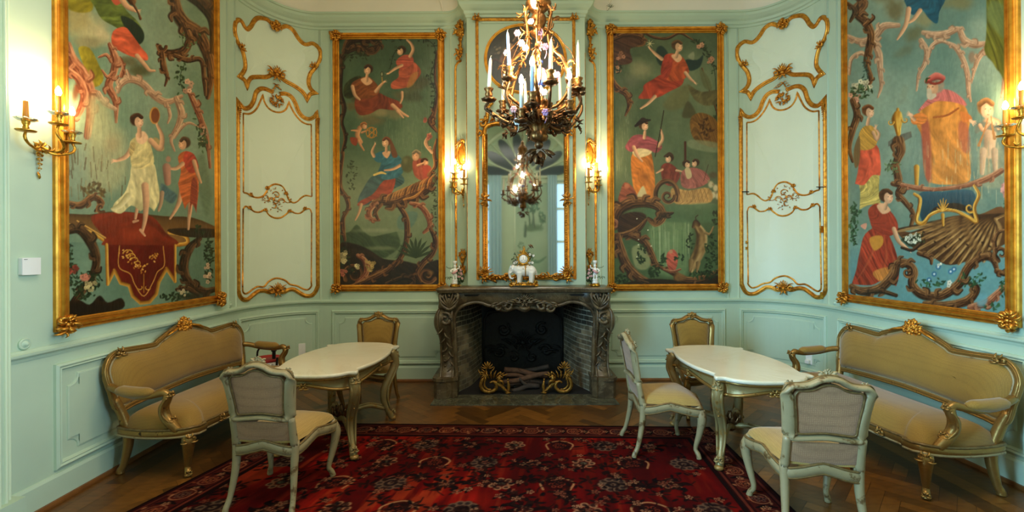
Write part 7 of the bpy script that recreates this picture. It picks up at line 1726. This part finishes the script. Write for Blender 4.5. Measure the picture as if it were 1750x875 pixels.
# ================================================================ wall sconces
def bulb_mesh(b, c, k=1.0, fn=None): b.lathe([(.004 * k, 0), (.010 * k, .004 * k), (.014 * k, .016 * k), (.013 * k, .028 * k), (.008 * k, .042 * k), (.002 * k, .052 * k)], 12, c, fn)
def sconce(seg, u, z, label, mx=1, power=None):
    base = seg.P(u, z, 0); t = world_thing('wall_sconce', label, 'wall lamp', base, 'three-light wall sconces')
    e1 = (seg.P(u + .01, 0, 0) - seg.P(u - .01, 0, 0)).normalized() * mx; nn = (seg.P(u, 0, .1) - seg.P(u, 0, 0)).normalized()
    g = lambda x, y, zz: tuple(base + e1 * x + nn * y + Vector((0, 0, zz)))
    k = lambda n, m_, b, p=None: b.build(n, M[m_], p or t)
    b = MB(); orn(b, lambda x, y, h: g(x, h + .004, .05 + y), 'drop', .72, 3)
    for q in range(7): o_leaf(b, lambda x, y, h: g(x, h + .006, y), 0, .02, PI / 2 + (q - 3) * .8, .05, .014, .5, .016)
    k('backplate', 'ormolu', b)
    for (x, y, zz, nm) in ((-.145, .085, .085, 1), (0, .135, .165, 2), (.145, .085, .085, 3)):
        b = MB()
        if nm == 2: b.tube([(0, .02, .03), (.03, .09, .0), (.04, .13, .03), (.0, .15, .07), (-.018, .14, .11), (0, .135, zz)], [.009, .008, .008, .008, .008, .007], 7, sub=4, fn=g)
        else: b.tube([(0, .02, .02), (x * .3, .06, -.01), (x * .65, .08, .0), (x * .95, .088, .02), (x * 1.08, .09, .05), (x, y, zz)], [.009, .008, .008, .008, .008, .007], 7, sub=4, fn=g)
        for q in range(3): o_leaf(b, lambda a_, b_, h: g(x * .6 + a_, .08 + h - .01, .0 + b_), 0, 0, PI / 2 + (q - 1) * 1.2, .04, .007, .9, .01)
        fn = lambda a_, b_, c_: g(x + a_, y + b_, zz + c_)
        b.lathe([(.006, -.004), (.044, .0), (.048, .006), (.03, .006), (.012, .01)], 16, fn=fn)
        b.lathe([(.010, .008), (.016, .02), (.012, .032), (.018, .045), (.020, .058), (.016, .06)], 12, fn=fn)
        arm = k('arm', 'ormolu', b)
        b = MB(); b.lathe([(.014, .058), (.034, .060), (.052, .072), (.050, .075), (.032, .064), (.014, .062)], 20, fn=fn, ribs=10, depth=.06); k('glass_pan', 'glass', b, arm)
        b = MB(); b.lathe([(.0145, .06), (.0145, .10), (.013, .17), (.0125, .178), (.008, .180)], 12, fn=fn); k('candle_tube', 'amber', b, arm)
        b = MB(); bulb_mesh(b, (0, 0, .180), 1.15, fn); k('bulb', 'bulb', b, arm)
        lp = lamp('bulb_light', fn(0, 0, .235), power or BULB_SCONCE)
    return t
SZ = 2.245
sconce(LW, uLW(2.80), SZ, 'three-candle gilt wall sconce with amber tubes at the left edge, beside the tambourine painting')
sconce(RW, uRW(2.905), SZ + .045, 'three-candle gilt wall sconce cut by the right edge, over the priest painting')
sconce(KL, KL.L * .62, 2.33, 'three-candle gilt wall sconce to the left of the mirror', 1)
sconce(KR, KR.L * .38, 2.345, 'three-candle gilt wall sconce to the right of the mirror', 1)

# ================================================================ chandelier
CHX, CHY = .186, 3.05
t = world_thing('chandelier', 'bronze chandelier with candle arms, porcelain figure and flowers hanging before the fireplace', 'chandelier', (CHX, CHY, 2.25))
k = lambda n, m_, b, p=None: b.build(n, M[m_], p or t)
G = lambda x, y, z: (CHX + x, CHY + y, z)
R = random.Random(12)
b = MB(); b.lathe([(.02, 2.345), (.052, 2.36), (.060, 2.385), (.052, 2.405), (.045, 2.42), (.062, 2.45), (.088, 2.50), (.098, 2.535), (.086, 2.555), (.070, 2.56), (.066, 2.585), (.086, 2.60), (.09, 2.612), (.03, 2.62)], 40, (CHX, CHY, 0), ribs=10, depth=.07); k('fluted_bowl', 'brass', b)
b = MB(); b.ball(G(0, 0, 2.33), .03)
for q in range(16):
    a = q * 2.4; rr = .02 + .035 * (q % 3) / 2; g = lambda x, y, h: (CHX + math.cos(a) * (rr + x) - math.sin(a) * h, CHY + math.sin(a) * (rr + x) + math.cos(a) * h, 2.30 - .012 * (q % 4) + y)
    o_leaf(b, g, 0, 0, -.5 - .25 * (q % 4), .075, .020, -.5 + .4 * (q % 3), .0)
k('leaf_pendant', 'bronze', b)
b = MB(); b.lathe([(.014, 2.6), (.014, 2.66), (.03, 2.665), (.012, 2.68), (.012, 2.70), (.022, 2.715)], 12, (CHX, CHY, 0)); k('stem', 'brass', b)
# upper crown, neck and suspension
b = MB(); b.lathe([(.006, 2.99), (.016, 3.01), (.022, 3.03), (.018, 3.045), (.03, 3.06), (.05, 3.075), (.054, 3.09), (.036, 3.10), (.03, 3.115), (.046, 3.14), (.056, 3.17), (.048, 3.20), (.032, 3.215), (.056, 3.24), (.082, 3.265), (.088, 3.285), (.07, 3.30), (.09, 3.33), (.078, 3.38), (.04, 3.42), (.025, 3.47), (.012, 3.5)], 24, (CHX, CHY, 0)); k('crown', 'brass', b)
b = MB()
for q in range(34):
    z = 3.52 + q * .047; pts = [G(.013 * math.cos(a), 0, z + .026 * math.sin(a)) if q % 2 else G(0, .013 * math.cos(a), z + .026 * math.sin(a)) for a in np.linspace(0, 2 * PI, 8, endpoint=False)]; b.tube(pts, .0035, 5, True, 2)
b.lathe([(.02, 5.03), (.06, 5.05), (.09, 5.09), (.09, 5.095)], 16, (CHX, CHY, 0)); k('chain', 'brass', b)
# cage of six S-shaped branches from bowl to crown
for q in range(6):
    a = PI / 3 * q + .35; ca_, sa_ = math.cos(a), math.sin(a); g = lambda r, h, z: (CHX + ca_ * r - sa_ * h, CHY + sa_ * r + ca_ * h, z)
    b = MB(); b.tube([g(.07, 0, 2.56), g(.15, .02, 2.58), (g(.235, .01, 2.66)), g(.225, 0, 2.78), g(.20, -.01, 2.86), g(.13, .01, 2.93), g(.085, .0, 3.0), g(.085, 0, 3.12), g(.10, .01, 3.2), g(.075, 0, 3.255)], [.013, .012, .012, .013, .012, .010, .009, .009, .010, .007], 7, sub=4)
    for (r, z) in ((.235, 2.68), (.21, 2.83), (.13, 2.93), (.09, 3.08), (.11, 3.20)):
        for w in range(4): o_leaf(b, lambda x, y, h, r=r, z=z: g(r + x, h * 1.2, z + y), 0, 0, R.uniform(0, 6.3), .055, .010, R.choice((-.9, .9)), R.uniform(-.015, .015))
    o_curl(b, lambda x, y, h: g(.215 + x, h - .01, 2.80 + y), .035, 0, .04, 0, .9, .008, .01)
    b.tube([g(.19, .02, 2.62), g(.28, .05, 2.72), g(.25, .03, 2.88), g(.17, .05, 2.98), g(.12, .04, 3.06)], [.003, .0035, .003, .003, .002], 5, sub=4)
    k('cage_branch', 'brass', b)
# candle arms: (x, y, cup height, kind)
ARMS = [(-.285, -.10, 2.675, 'wax', .20, 'leftmost ivory candle of the chandelier'), (-.200, .22, 2.70, 'wax', .20, 'ivory candle at the back left of the chandelier'), (-.150, -.17, 2.785, 'wax_blue', .225, 'tall pale blue candle at the front left of the chandelier'),
        (-.01, -.30, 2.575, 'tube_blue', .165, ''), (.105, -.26, 2.725, 'wax', .195, 'ivory candle above the broad drip pan at the front right of the chandelier'), (.30, -.10, 2.74, 'wax', .235, 'front one of the two tall ivory candles at the right of the chandelier'),
        (.335, .12, 2.79, 'wax', .24, 'rear one of the two tall ivory candles at the right of the chandelier'), (-.03, .30, 2.68, 'wax', .20, 'ivory candle at the back of the chandelier behind the blue electric one'), (-.075, -.22, 2.50, 'tube', .16, ''), (.235, -.16, 2.57, 'tube', .14, ''), (.22, .24, 2.70, 'wax', .20, 'ivory candle at the back right of the chandelier')]
M['tube_blue'] = simple('pale_blue_candle_tube', srgb(172, 196, 224), .4); M['tube_white'] = simple('ivory_candle_tube', srgb(236, 230, 212), .4)
for (x, y, z, kind, ln, lab) in ARMS:
    x -= .048
    a = math.atan2(y, x); r = math.hypot(x, y); ca_, sa_ = math.cos(a), math.sin(a); g = lambda rr, h, zz: (CHX + ca_ * rr - sa_ * h, CHY + sa_ * rr + ca_ * h, zz)
    b = MB(); zc = z - .085
    b.tube([g(.06, 0, 2.52), g(.10, .015, 2.46), g(r * .55 + .03, .02, 2.455), g(r * .85, .0, 2.50), g(r + .02, -.01, (zc + 2.5) / 2 + .0), g(r, 0, zc)], [.012, .013, .013, .012, .011, .009], 7, sub=4)
    o_curl(b, lambda p, q, h: g(r * .72 + p, h, 2.46 + q), 0, -.0, .045, 1, 1.0, .010, .0)
    for q in range(9): o_leaf(b, lambda p, w, h, q=q: g(r * (.4 + .07 * q) + p, h + R.uniform(-.01, .01), 2.47 + .012 * (q % 3) + w), 0, 0, R.uniform(0, 6.3), .07, .014, R.choice((-1, 1)), R.uniform(-.02, .02))
    fn = lambda p, q, w: g(r + p, q, z + w)
    b.lathe([(.006, -.09), (.042, -.080), (.048, -.068), (.034, -.070), (.012, -.064)], 18, fn=fn, ribs=9, depth=.10)
    arm = k('candle_arm', 'bronze', b)
    b = MB(); b.lathe([(.010, -.066), (.022, -.055), (.026, -.035), (.020, -.022), (.028, -.008), (.032, 0), (.024, .003)], 14, fn=fn); k('candle_cup', 'brass', b, arm)
    if kind.startswith('wax'):
        b = MB(); lean = R.uniform(-.012, .012) if x > -.2 else .012; c0 = Vector(fn(0, 0, -.0)); w_ = lambda p, q, s: (c0.x + p + lean * s / .2, c0.y + q, c0.z + s)
        b.lathe([(.0125, .0035), (.0125, .02), (.0115, ln * .5), (.0095, ln * .9), (.005, ln)], 12, fn=w_)
        cd = world_thing('wax_candle', lab, 'candle', tuple(c0 + Vector((0, 0, .0035))), 'unlit wax candles in the chandelier')
        b.build('shaft', M[kind], cd); b = MB(); b.tube([w_(0, 0, ln), w_(.001, 0, ln + .012), w_(.006, 0, ln + .016)], .0016, 5, sub=2); b.build('wick', M['wax'], cd)
    else:
        b = MB(); b.lathe([(.0125, -.0), (.0125, ln - .01), (.010, ln), (.007, ln + .002)], 12, fn=fn); k('candle_tube', 'tube_blue' if kind == 'tube_blue' else 'tube_white', b, arm)
        b = MB(); bulb_mesh(b, (0, 0, ln), 1.15, fn); k('bulb', 'bulb', b, arm); lamp('bulb_light', fn(0, 0, ln + .06), BULB_CHAND)
# three bulbs in the crown
for (x, y, z, ax) in ((-.02, -.075, 3.215, (-.5, -.6, .35)), (-.045, -.08, 3.13, (-.4, -.6, -.5)), (0.0, -.01, 2.985, (0, 0, -1))):
    ax = Vector(ax).normalized(); rot = ax.to_track_quat('Z', 'Y'); P0 = Vector(G(x, y, z)); fn = lambda p, q, s: tuple(P0 + rot @ Vector((p, q, s)))
    b = MB(); b.lathe([(.009, -.045), (.012, -.04), (.012, -.004), (.014, 0), (.008, .002)], 10, fn=fn); so = k('bulb_socket', 'brass', b); b = MB(); bulb_mesh(b, (0, 0, 0), 1.2, fn); k('bulb', 'bulb', b, so); lamp('bulb_light', tuple(P0 + ax * .075), BULB_CHAND * .45)
# porcelain figure on a blue cushion
b = MB(); b.lathe([(.012, 2.715), (.040, 2.722), (.048, 2.735), (.040, 2.75), (.02, 2.755)], 16, (CHX + .01, CHY - .02, 0)); k('cushion', 'blue', b)
F_ = lambda x, y, z: (CHX + .01 + x, CHY - .02 + y, 2.75 + z)
b = MB(); b.tube([F_(0, 0, 0), F_(-.005, 0, .03), F_(0, 0, .065), F_(0, 0, .088), F_(-.002, -.003, .102)], [.032, .026, .024, .016, .009], 10, sub=3); b.tube([F_(.01, -.01, .012), F_(-.025, -.035, .012), F_(-.035, -.04, -.02)], [.017, .014, .008], 8, sub=3); b.tube([F_(-.01, -.01, .012), F_(-.035, -.02, .008), F_(-.05, -.02, -.02)], [.016, .013, .008], 8, sub=3); fg = k('porcelain_figure', 'porcelain', b)
b = MB(); b.ball(F_(-.004, -.004, .118), (.016, .017, .020), 12, 9); b.ball(F_(-.019, -.006, .116), .004, 6, 5); b.tube([F_(-.018, -.004, .075), F_(-.035, -.02, .055), F_(-.02, -.035, .05)], [.009, .008, .006], 7, sub=3); k('head', 'skin_glaze', b, fg)
b = MB(); b.ball(F_(.0, 0, .132), (.021, .021, .014), 12, 6); b.tube([F_(-.016, 0, .128), F_(.016, .004, .128)], .008, 7, sub=0); k('cap', 'blue', b, fg)
b = MB(); b.tube([F_(.012, .004, .088), F_(.026, .004, .06), F_(.032, .0, .02), F_(.036, 0, .0)], [.012, .020, .022, .016], 9, sub=3); k('coat', 'mauve', b, fg)
# porcelain blossoms on the branches
for (px, py, dy, mat) in ((884, 57, -.08, 'pink'), (923, 55, -.05, 'mauve'), (891, 74, -.09, 'porcelain'), (898, 82, -.07, 'pink'), (922, 77, -.1, 'pink'), (932, 80, -.06, 'mauve'), (932, 192, -.26, 'mauve'), (878, 187, -.22, 'pink'), (884, 208, -.20, 'porcelain'), (952, 128, .0, 'mauve'), (866, 91, -.04, 'porcelain'), (922, 152, -.12, 'porcelain'), (930, 158, -.12, 'porcelain'), (912, 150, -.05, 'porcelain')):
    c = at(px, py, CHY + dy); b = MB(); rr = .014
    for q in range(6): a = q * PI / 3; b.ball((c.x + rr * math.cos(a), c.y - .004, c.z + rr * math.sin(a)), (rr * .75, .006, rr * .75), 7, 5)
    b.ball((c.x, c.y - .008, c.z), .007, 7, 5); b.tube([tuple(c), (c.x + .01, c.y + .03, c.z - .03), (c.x + (.0 if c.x < CHX else -.0), c.y + .06, c.z - .05)], .002, 4, sub=3); k('porcelain_flower', mat, b)

# ---------------------------------------------------------------- things on the mantel shelf
def remesh(o, v):
    m_ = o.modifiers.new('skin', 'REMESH'); m_.mode = 'VOXEL'; m_.voxel_size = v; m_.use_smooth_shade = True
    s_ = o.modifiers.new('soft', 'SMOOTH'); s_.iterations = 4; s_.factor = .5
E0 = at(895, 484, 5.12); E0.z = SH + .001
t = world_thing('mantel_clock', 'white porcelain elephant carrying a round gilt clock, on the mantelpiece', 'clock', E0)
k = lambda n, m_, b, p=None: b.build(n, M[m_], p or t)
G = lambda x, y, z: (E0.x + x, E0.y + y, E0.z + z)
b = MB(); b.pillow([(.165 * math.cos(a) * (1 + .06 * math.cos(6 * a)), .075 * math.sin(a) * (1 + .06 * math.cos(6 * a))) for a in np.linspace(0, 2 * PI, 48, endpoint=False)], lambda x, y, h: G(x, y, .016 + h), .032, 0)
for q in range(22): a = 2 * PI * q / 22; o_leaf(b, lambda x, y, h: G(.15 * math.cos(a) + x * math.cos(a + 1.5), .07 * math.sin(a) - .006 + x * math.sin(a + 1.5) - h, .026 + y), 0, 0, R.uniform(0, 3), .055, .012, R.choice((-.9, .9)), .01)
for sx in (-1, 1):
    for sy in (-1, 1): b.ball(G(sx * .14, sy * .045, .012), (.026, .02, .012))
k('gilt_base', 'ormolu', b)
b = MB(); z0 = .044
b.ball(G(.02, 0, z0 + .135), (.115, .062, .066), 18, 12); b.ball(G(.085, 0, z0 + .13), (.06, .058, .064), 14, 10); b.ball(G(-.06, 0, z0 + .14), (.06, .054, .06), 14, 10)
for (x, y) in ((-.05, -.032), (-.035, .032), (.085, -.034), (.10, .032)): b.tube([G(x, y, z0 + .12), G(x, y, z0 + .06), G(x - .004, y, z0 + .015), G(x - .005, y, z0 - .004)], [.036, .028, .024, .027], 10, sub=3)
b.ball(G(-.118, 0, z0 + .155), (.040, .040, .046), 14, 10); b.tube([G(-.14, 0, z0 + .145), G(-.158, 0, z0 + .11), G(-.156, 0, z0 + .07), G(-.145, -.004, z0 + .05), G(-.125, -.012, z0 + .048), G(-.112, -.018, z0 + .062)], [.026, .020, .015, .012, .010, .007], 9, sub=4)
for s in (-1, 1): b.ball(G(-.088, s * .042, z0 + .15), (.026, .009, .036), 10, 8)
b.tube([G(.135, 0, z0 + .15), G(.15, 0, z0 + .11), G(.146, 0, z0 + .06)], [.008, .006, .005], 7, sub=3)
for s in (-1, 1): b.tube([G(-.135, s * .026, z0 + .125), G(-.152, s * .03, z0 + .108), G(-.166, s * .03, z0 + .112)], [.008, .007, .004], 7, sub=3)
o = k('elephant', 'porcelain', b); remesh(o, .0055)
b = MB()
for s in (-1, 1): b.ball(G(-.142, s * .029, z0 + .165), .0045, 7, 5)
k('eye', 'line', b, o)
b = MB(); b.tube([G(.018 + .0, .068 * math.cos(a), z0 + .135 + .072 * math.sin(a)) for a in np.linspace(-1.2, PI + 1.2, 16)], .005, 6, sub=2)
for q in range(5): b.ball(G(.012 + R.uniform(-.02, .02), -.06, z0 + .19 - .01 * q), .006, 6, 5)
k('girth_strap', 'ormolu', b)
cz = z0 + .268; cx = -.003
b = MB(); b.lathe([(.062, -.03), (.064, -.02), (.060, .0), (.066, .012), (.064, .022), (.052, .024), (.050, .016), (.02, .015)], 26, fn=lambda x, y, z: G(cx + x, -.01 - z, cz + y))
for q in range(12): a = 2 * PI * q / 12; o_leaf(b, lambda x, y, h: G(cx + x, -.02 - h, cz + y), .060 * math.cos(a), .060 * math.sin(a), a + .8, .035, .008, .8, .006)
for q in range(6): o_leaf(b, lambda x, y, h: G(cx + x, -.015 - h, cz + y), (q - 2.5) * .02, -.06, -PI / 2 + (q - 2.5) * .4, .035, .010, .3, .006)
cl = k('clock_case', 'ormolu', b)
b = MB(); b.lathe([(.050, 0), (.044, .006), (.0, .007)], 26, fn=lambda x, y, z: G(cx + x, -.026 - z, cz + y)); d_ = k('dial', 'porcelain', b, cl)
b = MB(); yy = -.0345
for (a, l, w) in ((PI / 2 + .22, .028, .0022), (PI / 2 + .02, .038, .0016)): b.tube([G(cx, yy, cz), G(cx + l * math.cos(a), yy, cz + l * math.sin(a))], [w, w * .5], 5, sub=0)
for q in range(12): a = q * PI / 6; b.tube([G(cx + .038 * math.cos(a), yy, cz + .038 * math.sin(a)), G(cx + .042 * math.cos(a), yy, cz + .042 * math.sin(a))], .0012, 5, sub=0)
for s in (-1, 1): b.ball(G(cx + s * .018, yy, cz - .014), .0035, 6, 5)
b.ball(G(cx, yy, cz), .004, 6, 5); k('hands', 'line', b, cl)
b = MB(); b.tube([G(cx, 0, cz + .06), G(cx + .005, 0, cz + .085), G(cx + .012, 0, cz + .10)], [.02, .018, .010], 9, sub=3); b.ball(G(cx + .014, 0, cz + .112), (.011, .011, .013)); b.tube([G(cx + .01, 0, cz + .085), G(cx + .03, 0, cz + .075), G(cx + .035, 0, cz + .055)], [.009, .008, .006], 7, sub=3); b.tube([G(cx, 0, cz + .085), G(cx - .03, 0, cz + .07)], [.009, .006], 7, sub=0)
b.tube([G(cx + .012 + .010 * math.cos(a), 0, cz + .135 + .010 * math.sin(a)) for a in np.linspace(0, 2 * PI, 10, endpoint=False)], .003, 5, True, 1)
for q in range(10): o_leaf(b, lambda x, y, h: G(cx + x, -.005 - h, cz + .055 + y), R.uniform(-.035, .035), R.uniform(0, .02), R.uniform(0, 3.1), .035, .008, .7, .006)
k('gilt_cherub', 'ormolu', b)
b = MB(); b.tube([G(.04, 0, cz + .09), G(.06, .0, cz + .12), G(.075, 0, cz + .135)], .002, 5, sub=2); rot = Matrix.Rotation(.85, 3, 'Y'); b.lathe([(.034, 0), (.028, .008), (.012, .014), (.002, .018)], 14, fn=lambda x, y, z: G(*(rot @ Vector((x, y, z)) + Vector((.088, 0, cz + .145))))); k('parasol', 'bronze', b)
b = MB(); fl = MB()
for (sx, n_) in ((-1, 6), (1, 9)):
    for q in range(n_):
        px_, pz_ = cx + sx * R.uniform(.06, .115), cz + R.uniform(-.055, .06); b.tube([G(cx + sx * .055, 0, cz - .04), G((px_ + cx + sx * .05) / 2, -.01, pz_ - .01), G(px_, -.01, pz_)], .002, 4, sub=3)
        for w in range(3): o_leaf(b, lambda x, y, h: G(px_ + x, -.012 - h, pz_ + y), 0, 0, R.uniform(0, 6), .028, .008, .6, .004)
        if q % 2 == 0:
            for w in range(6): fl.ball(G(px_ + .009 * math.cos(w), -.02, pz_ + .009 * math.sin(w)), (.008, .005, .008), 6, 5)
k('leaf_spray', 'leaf', b); k('porcelain_blossoms', 'porcelain', fl)

def figurine(px, mx, label):
    c = at(px, 484, 5.12); c.z = SH + .001
    t = world_thing('porcelain_candlestick', label, 'candlestick', c, 'porcelain figure candlesticks'); k = lambda n, m_, b: b.build(n, M[m_], t)
    G = lambda x, y, z: (c.x + mx * x, c.y + y, c.z + z); R = random.Random(31)
    b = MB(); b.lathe([(.050, 0), (.056, .008), (.050, .018), (.042, .03), (.036, .036)], 18, (0, 0, 0), fn=G, ribs=6, depth=.08)
    for q in range(8): a = q * PI / 4; o_leaf(b, lambda x, y, h: G(.048 * math.cos(a) + x, .048 * math.sin(a) - h, .012 + y), 0, 0, R.uniform(0, 3), .035, .009, .8, .006)
    k('gilt_base', 'ormolu', b)
    b = MB(); b.lathe([(.038, .034), (.034, .045), (.03, .07), (.036, .082), (.03, .086)], 16, fn=G); k('pedestal', 'porcelain', b)
    b = MB()
    for d in (-1, 1): b.tube([G(d * .014, 0, .135), G(d * .016, -.012, .11), G(d * .017, 0, .084)], [.014, .010, .008], 8, sub=3); b.ball(G(d * .018, -.006, .088), (.009, .014, .006), 7, 5)
    b.tube([G(0, 0, .125), G(0, 0, .16), G(0, 0, .195), G(.002, 0, .215)], [.024, .022, .025, .010], 10, sub=3); b.ball(G(.002, -.003, .232), (.017, .018, .021), 12, 9); b.ball(G(.002, -.021, .230), .004, 6, 5)
    b.tube([G(-.022, 0, .20), G(-.045, -.02, .18), G(-.03, -.035, .165)], [.010, .009, .006], 7, sub=3); b.tube([G(.022, 0, .20), G(.048, -.01, .21), G(.055, -.015, .24)], [.010, .008, .006], 7, sub=3); k('figure', 'porcelain', b)
    b = MB(); b.tube([G(-.028, -.012, .155), G(0, -.028, .162), G(.028, -.012, .185)], [.014, .020, .014], 8, sub=3, flat=.8); b.tube([G(.0, .016, .15), G(.0, .02, .185)], [.022, .016], 8, sub=0); k('sash', 'pink', b)
    b = MB(); b.lathe([(.008, .25), (.014, .255), (.022, .275), (.024, .292), (.018, .294), (.017, .285), (.006, .285)], 14, fn=G); k('candle_holder', 'porcelain', b)
    b = MB(); b.tube([G(.03, .02, .09), G(.05, .03, .15), (G(.02, .02, .235)), G(-.03, .0, .215), G(-.075, -.01, .215), G(-.095, -.01, .232)], .0035, 5, sub=4); b.tube([G(.03, .02, .08), G(.06, .02, .12), G(.075, .0, .18)], .0035, 5, sub=3)
    for q in range(26): o_leaf(b, lambda x, y, h: G(.035 + R.uniform(-.02, .05) + x, R.uniform(-.01, .03) - h, .06 + R.uniform(-.02, .14) + y), 0, 0, R.uniform(0, 6.3), .032, .010, .7, .004)
    for q in range(6): o_leaf(b, lambda x, y, h: G(-.04 - .01 * q + x, -.01 - h, .1 + .02 * R.random() + y), 0, 0, R.uniform(0, 6.3), .025, .007, .7, .004)
    k('leafy_branch', 'leaf', b)
    b = MB()
    for q in range(7):
        x, z = R.uniform(.03, .085), R.uniform(.07, .19)
        for w in range(5): b.ball(G(x + .008 * math.cos(w * 1.26), -.012, z + .008 * math.sin(w * 1.26)), (.007, .005, .007), 6, 5)
    k('blossom', 'pink', b); return t
figurine(777.5, 1, 'porcelain figure candlestick with pink sash at the left end of the mantelpiece')
figurine(1017, -1, 'porcelain figure candlestick with pink sash at the right end of the mantelpiece')

# ---------------------------------------------------------------- small things on the walls and floor
def socket(seg, px, py, label, w=.075, h=.11, n=1, plug=False):
    u, z = seg.uv(px, py); base = seg.P(u, z - h / 2, 0); t = world_thing('wall_socket', label, 'wall socket', base); g = lambda x, y, hh: seg.P(u + x, z + y, hh)
    b = MB(); b.box((0, 0, .006), (w, h, .012), bev=.004, fn=g); b.build('cover_plate', M['white'], t)
    b = MB(); 
    for q in range(2):
        yy = (q - .5) * h * .48
        b.lathe([(.020, .010), (.021, .0145), (.018, .0145), (.017, .011), (.002, .010)], 16, fn=lambda x, y, zz, yy=yy: g(x, yy + y, zz)); 
    rc = b.build('socket_ring', M['white'], t); b = MB()
    for q in range(2):
        for d in (-1, 1): b.ball((d * .008, (q - .5) * h * .48, .0115), (.0025, .0025, .001), 6, 4, g)
    b.build('contact_holes', M['grey_plastic'], t)
    if plug: b = MB(); b.box((.0, -.045, .03), (.05, .045, .045), bev=.006, fn=g); b.build('plug', M['white'], t)
    return t
socket(CL, 516, 597, 'white double wall socket in the left curved corner, above the marble table', .082, .15)
socket(CR, 1383.5, 611, 'white wall socket with a plug behind the arm of the right sofa', .082, .155, plug=True)
u, z = LW.uv(52.5, 455, .02); base = LW.P(u, z - .055, 0); t = world_thing('thermostat', 'square white thermostat on the left wall beside the painting', 'thermostat', base); g = lambda x, y, h: LW.P(u + x, z + y, h)
b = MB(); V = []; F = []
b.grid(lambda a, c: g(lerp(-.055, .055, a), lerp(-.052, .052, c), .018 + .012 * math.sin(PI * a * .5 + .8) ), 9, 2); b.box((0, 0, .012), (.11, .104, .026), bev=.004, fn=g); b.build('cover', M['white'], t); b = MB(); b.box((-.038, .042, .0305), (.016, .003, .004), fn=g); b.build('maker_mark', M['grey_plastic'], t)
for seg, px, py, lab in ((LW, 43, 588, 'small carved mint rosette above the rail at the near end of the left wall'), (LW, 394, 521, 'small carved mint rosette above the rail where the left wall meets the curved corner'), (RW, 1427, 518, 'small carved mint rosette above the rail where the right wall meets the curved corner')):
    u, z = seg.uv(px, py, .01); b = MB(); g = lambda x, y, h: seg.P(u + x, z + y, h)
    b.lathe([(.034, 0), (.036, .008), (.026, .014), (.024, .010), (.018, .010), (.014, .022), (.006, .027), (.001, .028)], 18, fn=lambda x, y, zz: g(x, y, zz)); o = b.build('wall_rosette', M['paint']); tag(o, lab, 'rosette')
# tub behind the left sofa
TX, TY = -2.70, 4.97
t = world_thing('carry_tub', 'white round tub with red rim, lettered label and black straps behind the left sofa', 'tub', (TX, TY, 0)); G = lambda x, y, z: (TX + x, TY + y, z)
b = MB(); b.lathe([(.118, 0), (.12, .01), (.142, .44), (.136, .44), (.13, .40), (.02, .38)], 28, (TX, TY, 0)); b.build('body', M['white'], t)
b = MB(); b.lathe([(.141, .425), (.147, .43), (.147, .452), (.140, .458), (.134, .45)], 28, (TX, TY, 0)); b.build('rim', M['red'], t)
b = MB()
for (x0, ww) in ((-.03, .075),): b.tube([G(x0 - ww, -.02, .45), G(x0 - ww * .8, -.03, .54), G(x0, -.03, .585), G(x0 + ww * .8, -.03, .565)], .010, 7, sub=5)
b.box(G(.085, -.03, .56), (.045, .03, .06)); b.box(G(.085, -.03, .49), (.03, .02, .1))
for a in (-2.75, -.42): V = [G(r * math.cos(a + d), r * math.sin(a + d), z) for z, r in ((.15, .132), (.47, .150)) for d in (-.09, .09)]; b.add(V, [(0, 1, 3, 2)], False)
b.build('strap', M['dark'], t)
def cyl_text(txt, size, a0, z, r, mat, name):
    c = bpy.data.curves.new(name, 'FONT'); c.body = txt; c.size = size; c.align_x = 'CENTER'; c.extrude = .0005; o = bpy.data.objects.new(name, c); C.objects.link(o)
    dg = bpy.context.evaluated_depsgraph_get(); me = bpy.data.meshes.new_from_object(o.evaluated_get(dg)); bpy.data.objects.remove(o)
    for v in me.vertices: a = a0 + v.co.x / r; rr = r + v.co.z; v.co = Vector((rr * math.cos(a), rr * math.sin(a), z + v.co.y))
    o = bpy.data.objects.new(name, me); C.objects.link(o); me.materials.clear(); me.materials.append(mat); o.parent = t; return o
cyl_text('ENGUL II', .052, -1.02, .372, .1405, M['line'], 'lettering')
b = MB()
for (a, z, w, h) in ((-.92, .30, .05, .05), (-.86, .335, .02, .05), (-1.0, .28, .03, .03)):
    V = [(TX + .1368 * math.cos(a + d), TY + .1368 * math.sin(a + d), z + e) for e in (-h / 2, h / 2) for d in (-w / .3, 0, w / .3)]; b.add([(x + .004 * math.cos(a), y + .004 * math.sin(a), zz) for x, y, zz in V], [(0, 1, 4, 3), (1, 2, 5, 4)], False)
b.build('label_picture', M['label_blue'], t)

# the little sprig on the ceiling cove, right of the chimney breast
c = at(1043, 13, 5.50); b = MB()
for q in range(6):
    a = .3 + q * .45; b.tube([tuple(c), (c.x + .03 * math.cos(a), c.y - .004, c.z + .03 * math.sin(a)), (c.x + .055 * math.cos(a + .2), c.y - .006, c.z + .055 * math.sin(a + .2))], [.002, .006, .001], 5, sub=2, flat=.4)
b.tube([(c.x - .04, c.y - .002, c.z - .04), tuple(c), (c.x + .02, c.y - .004, c.z + .03)], .002, 5, sub=3); o = b.build('leaf_sprig', M['leaf']); tag(o, 'small dark green leaf sprig on the ceiling above the right corner of the chimney breast', 'sprig')
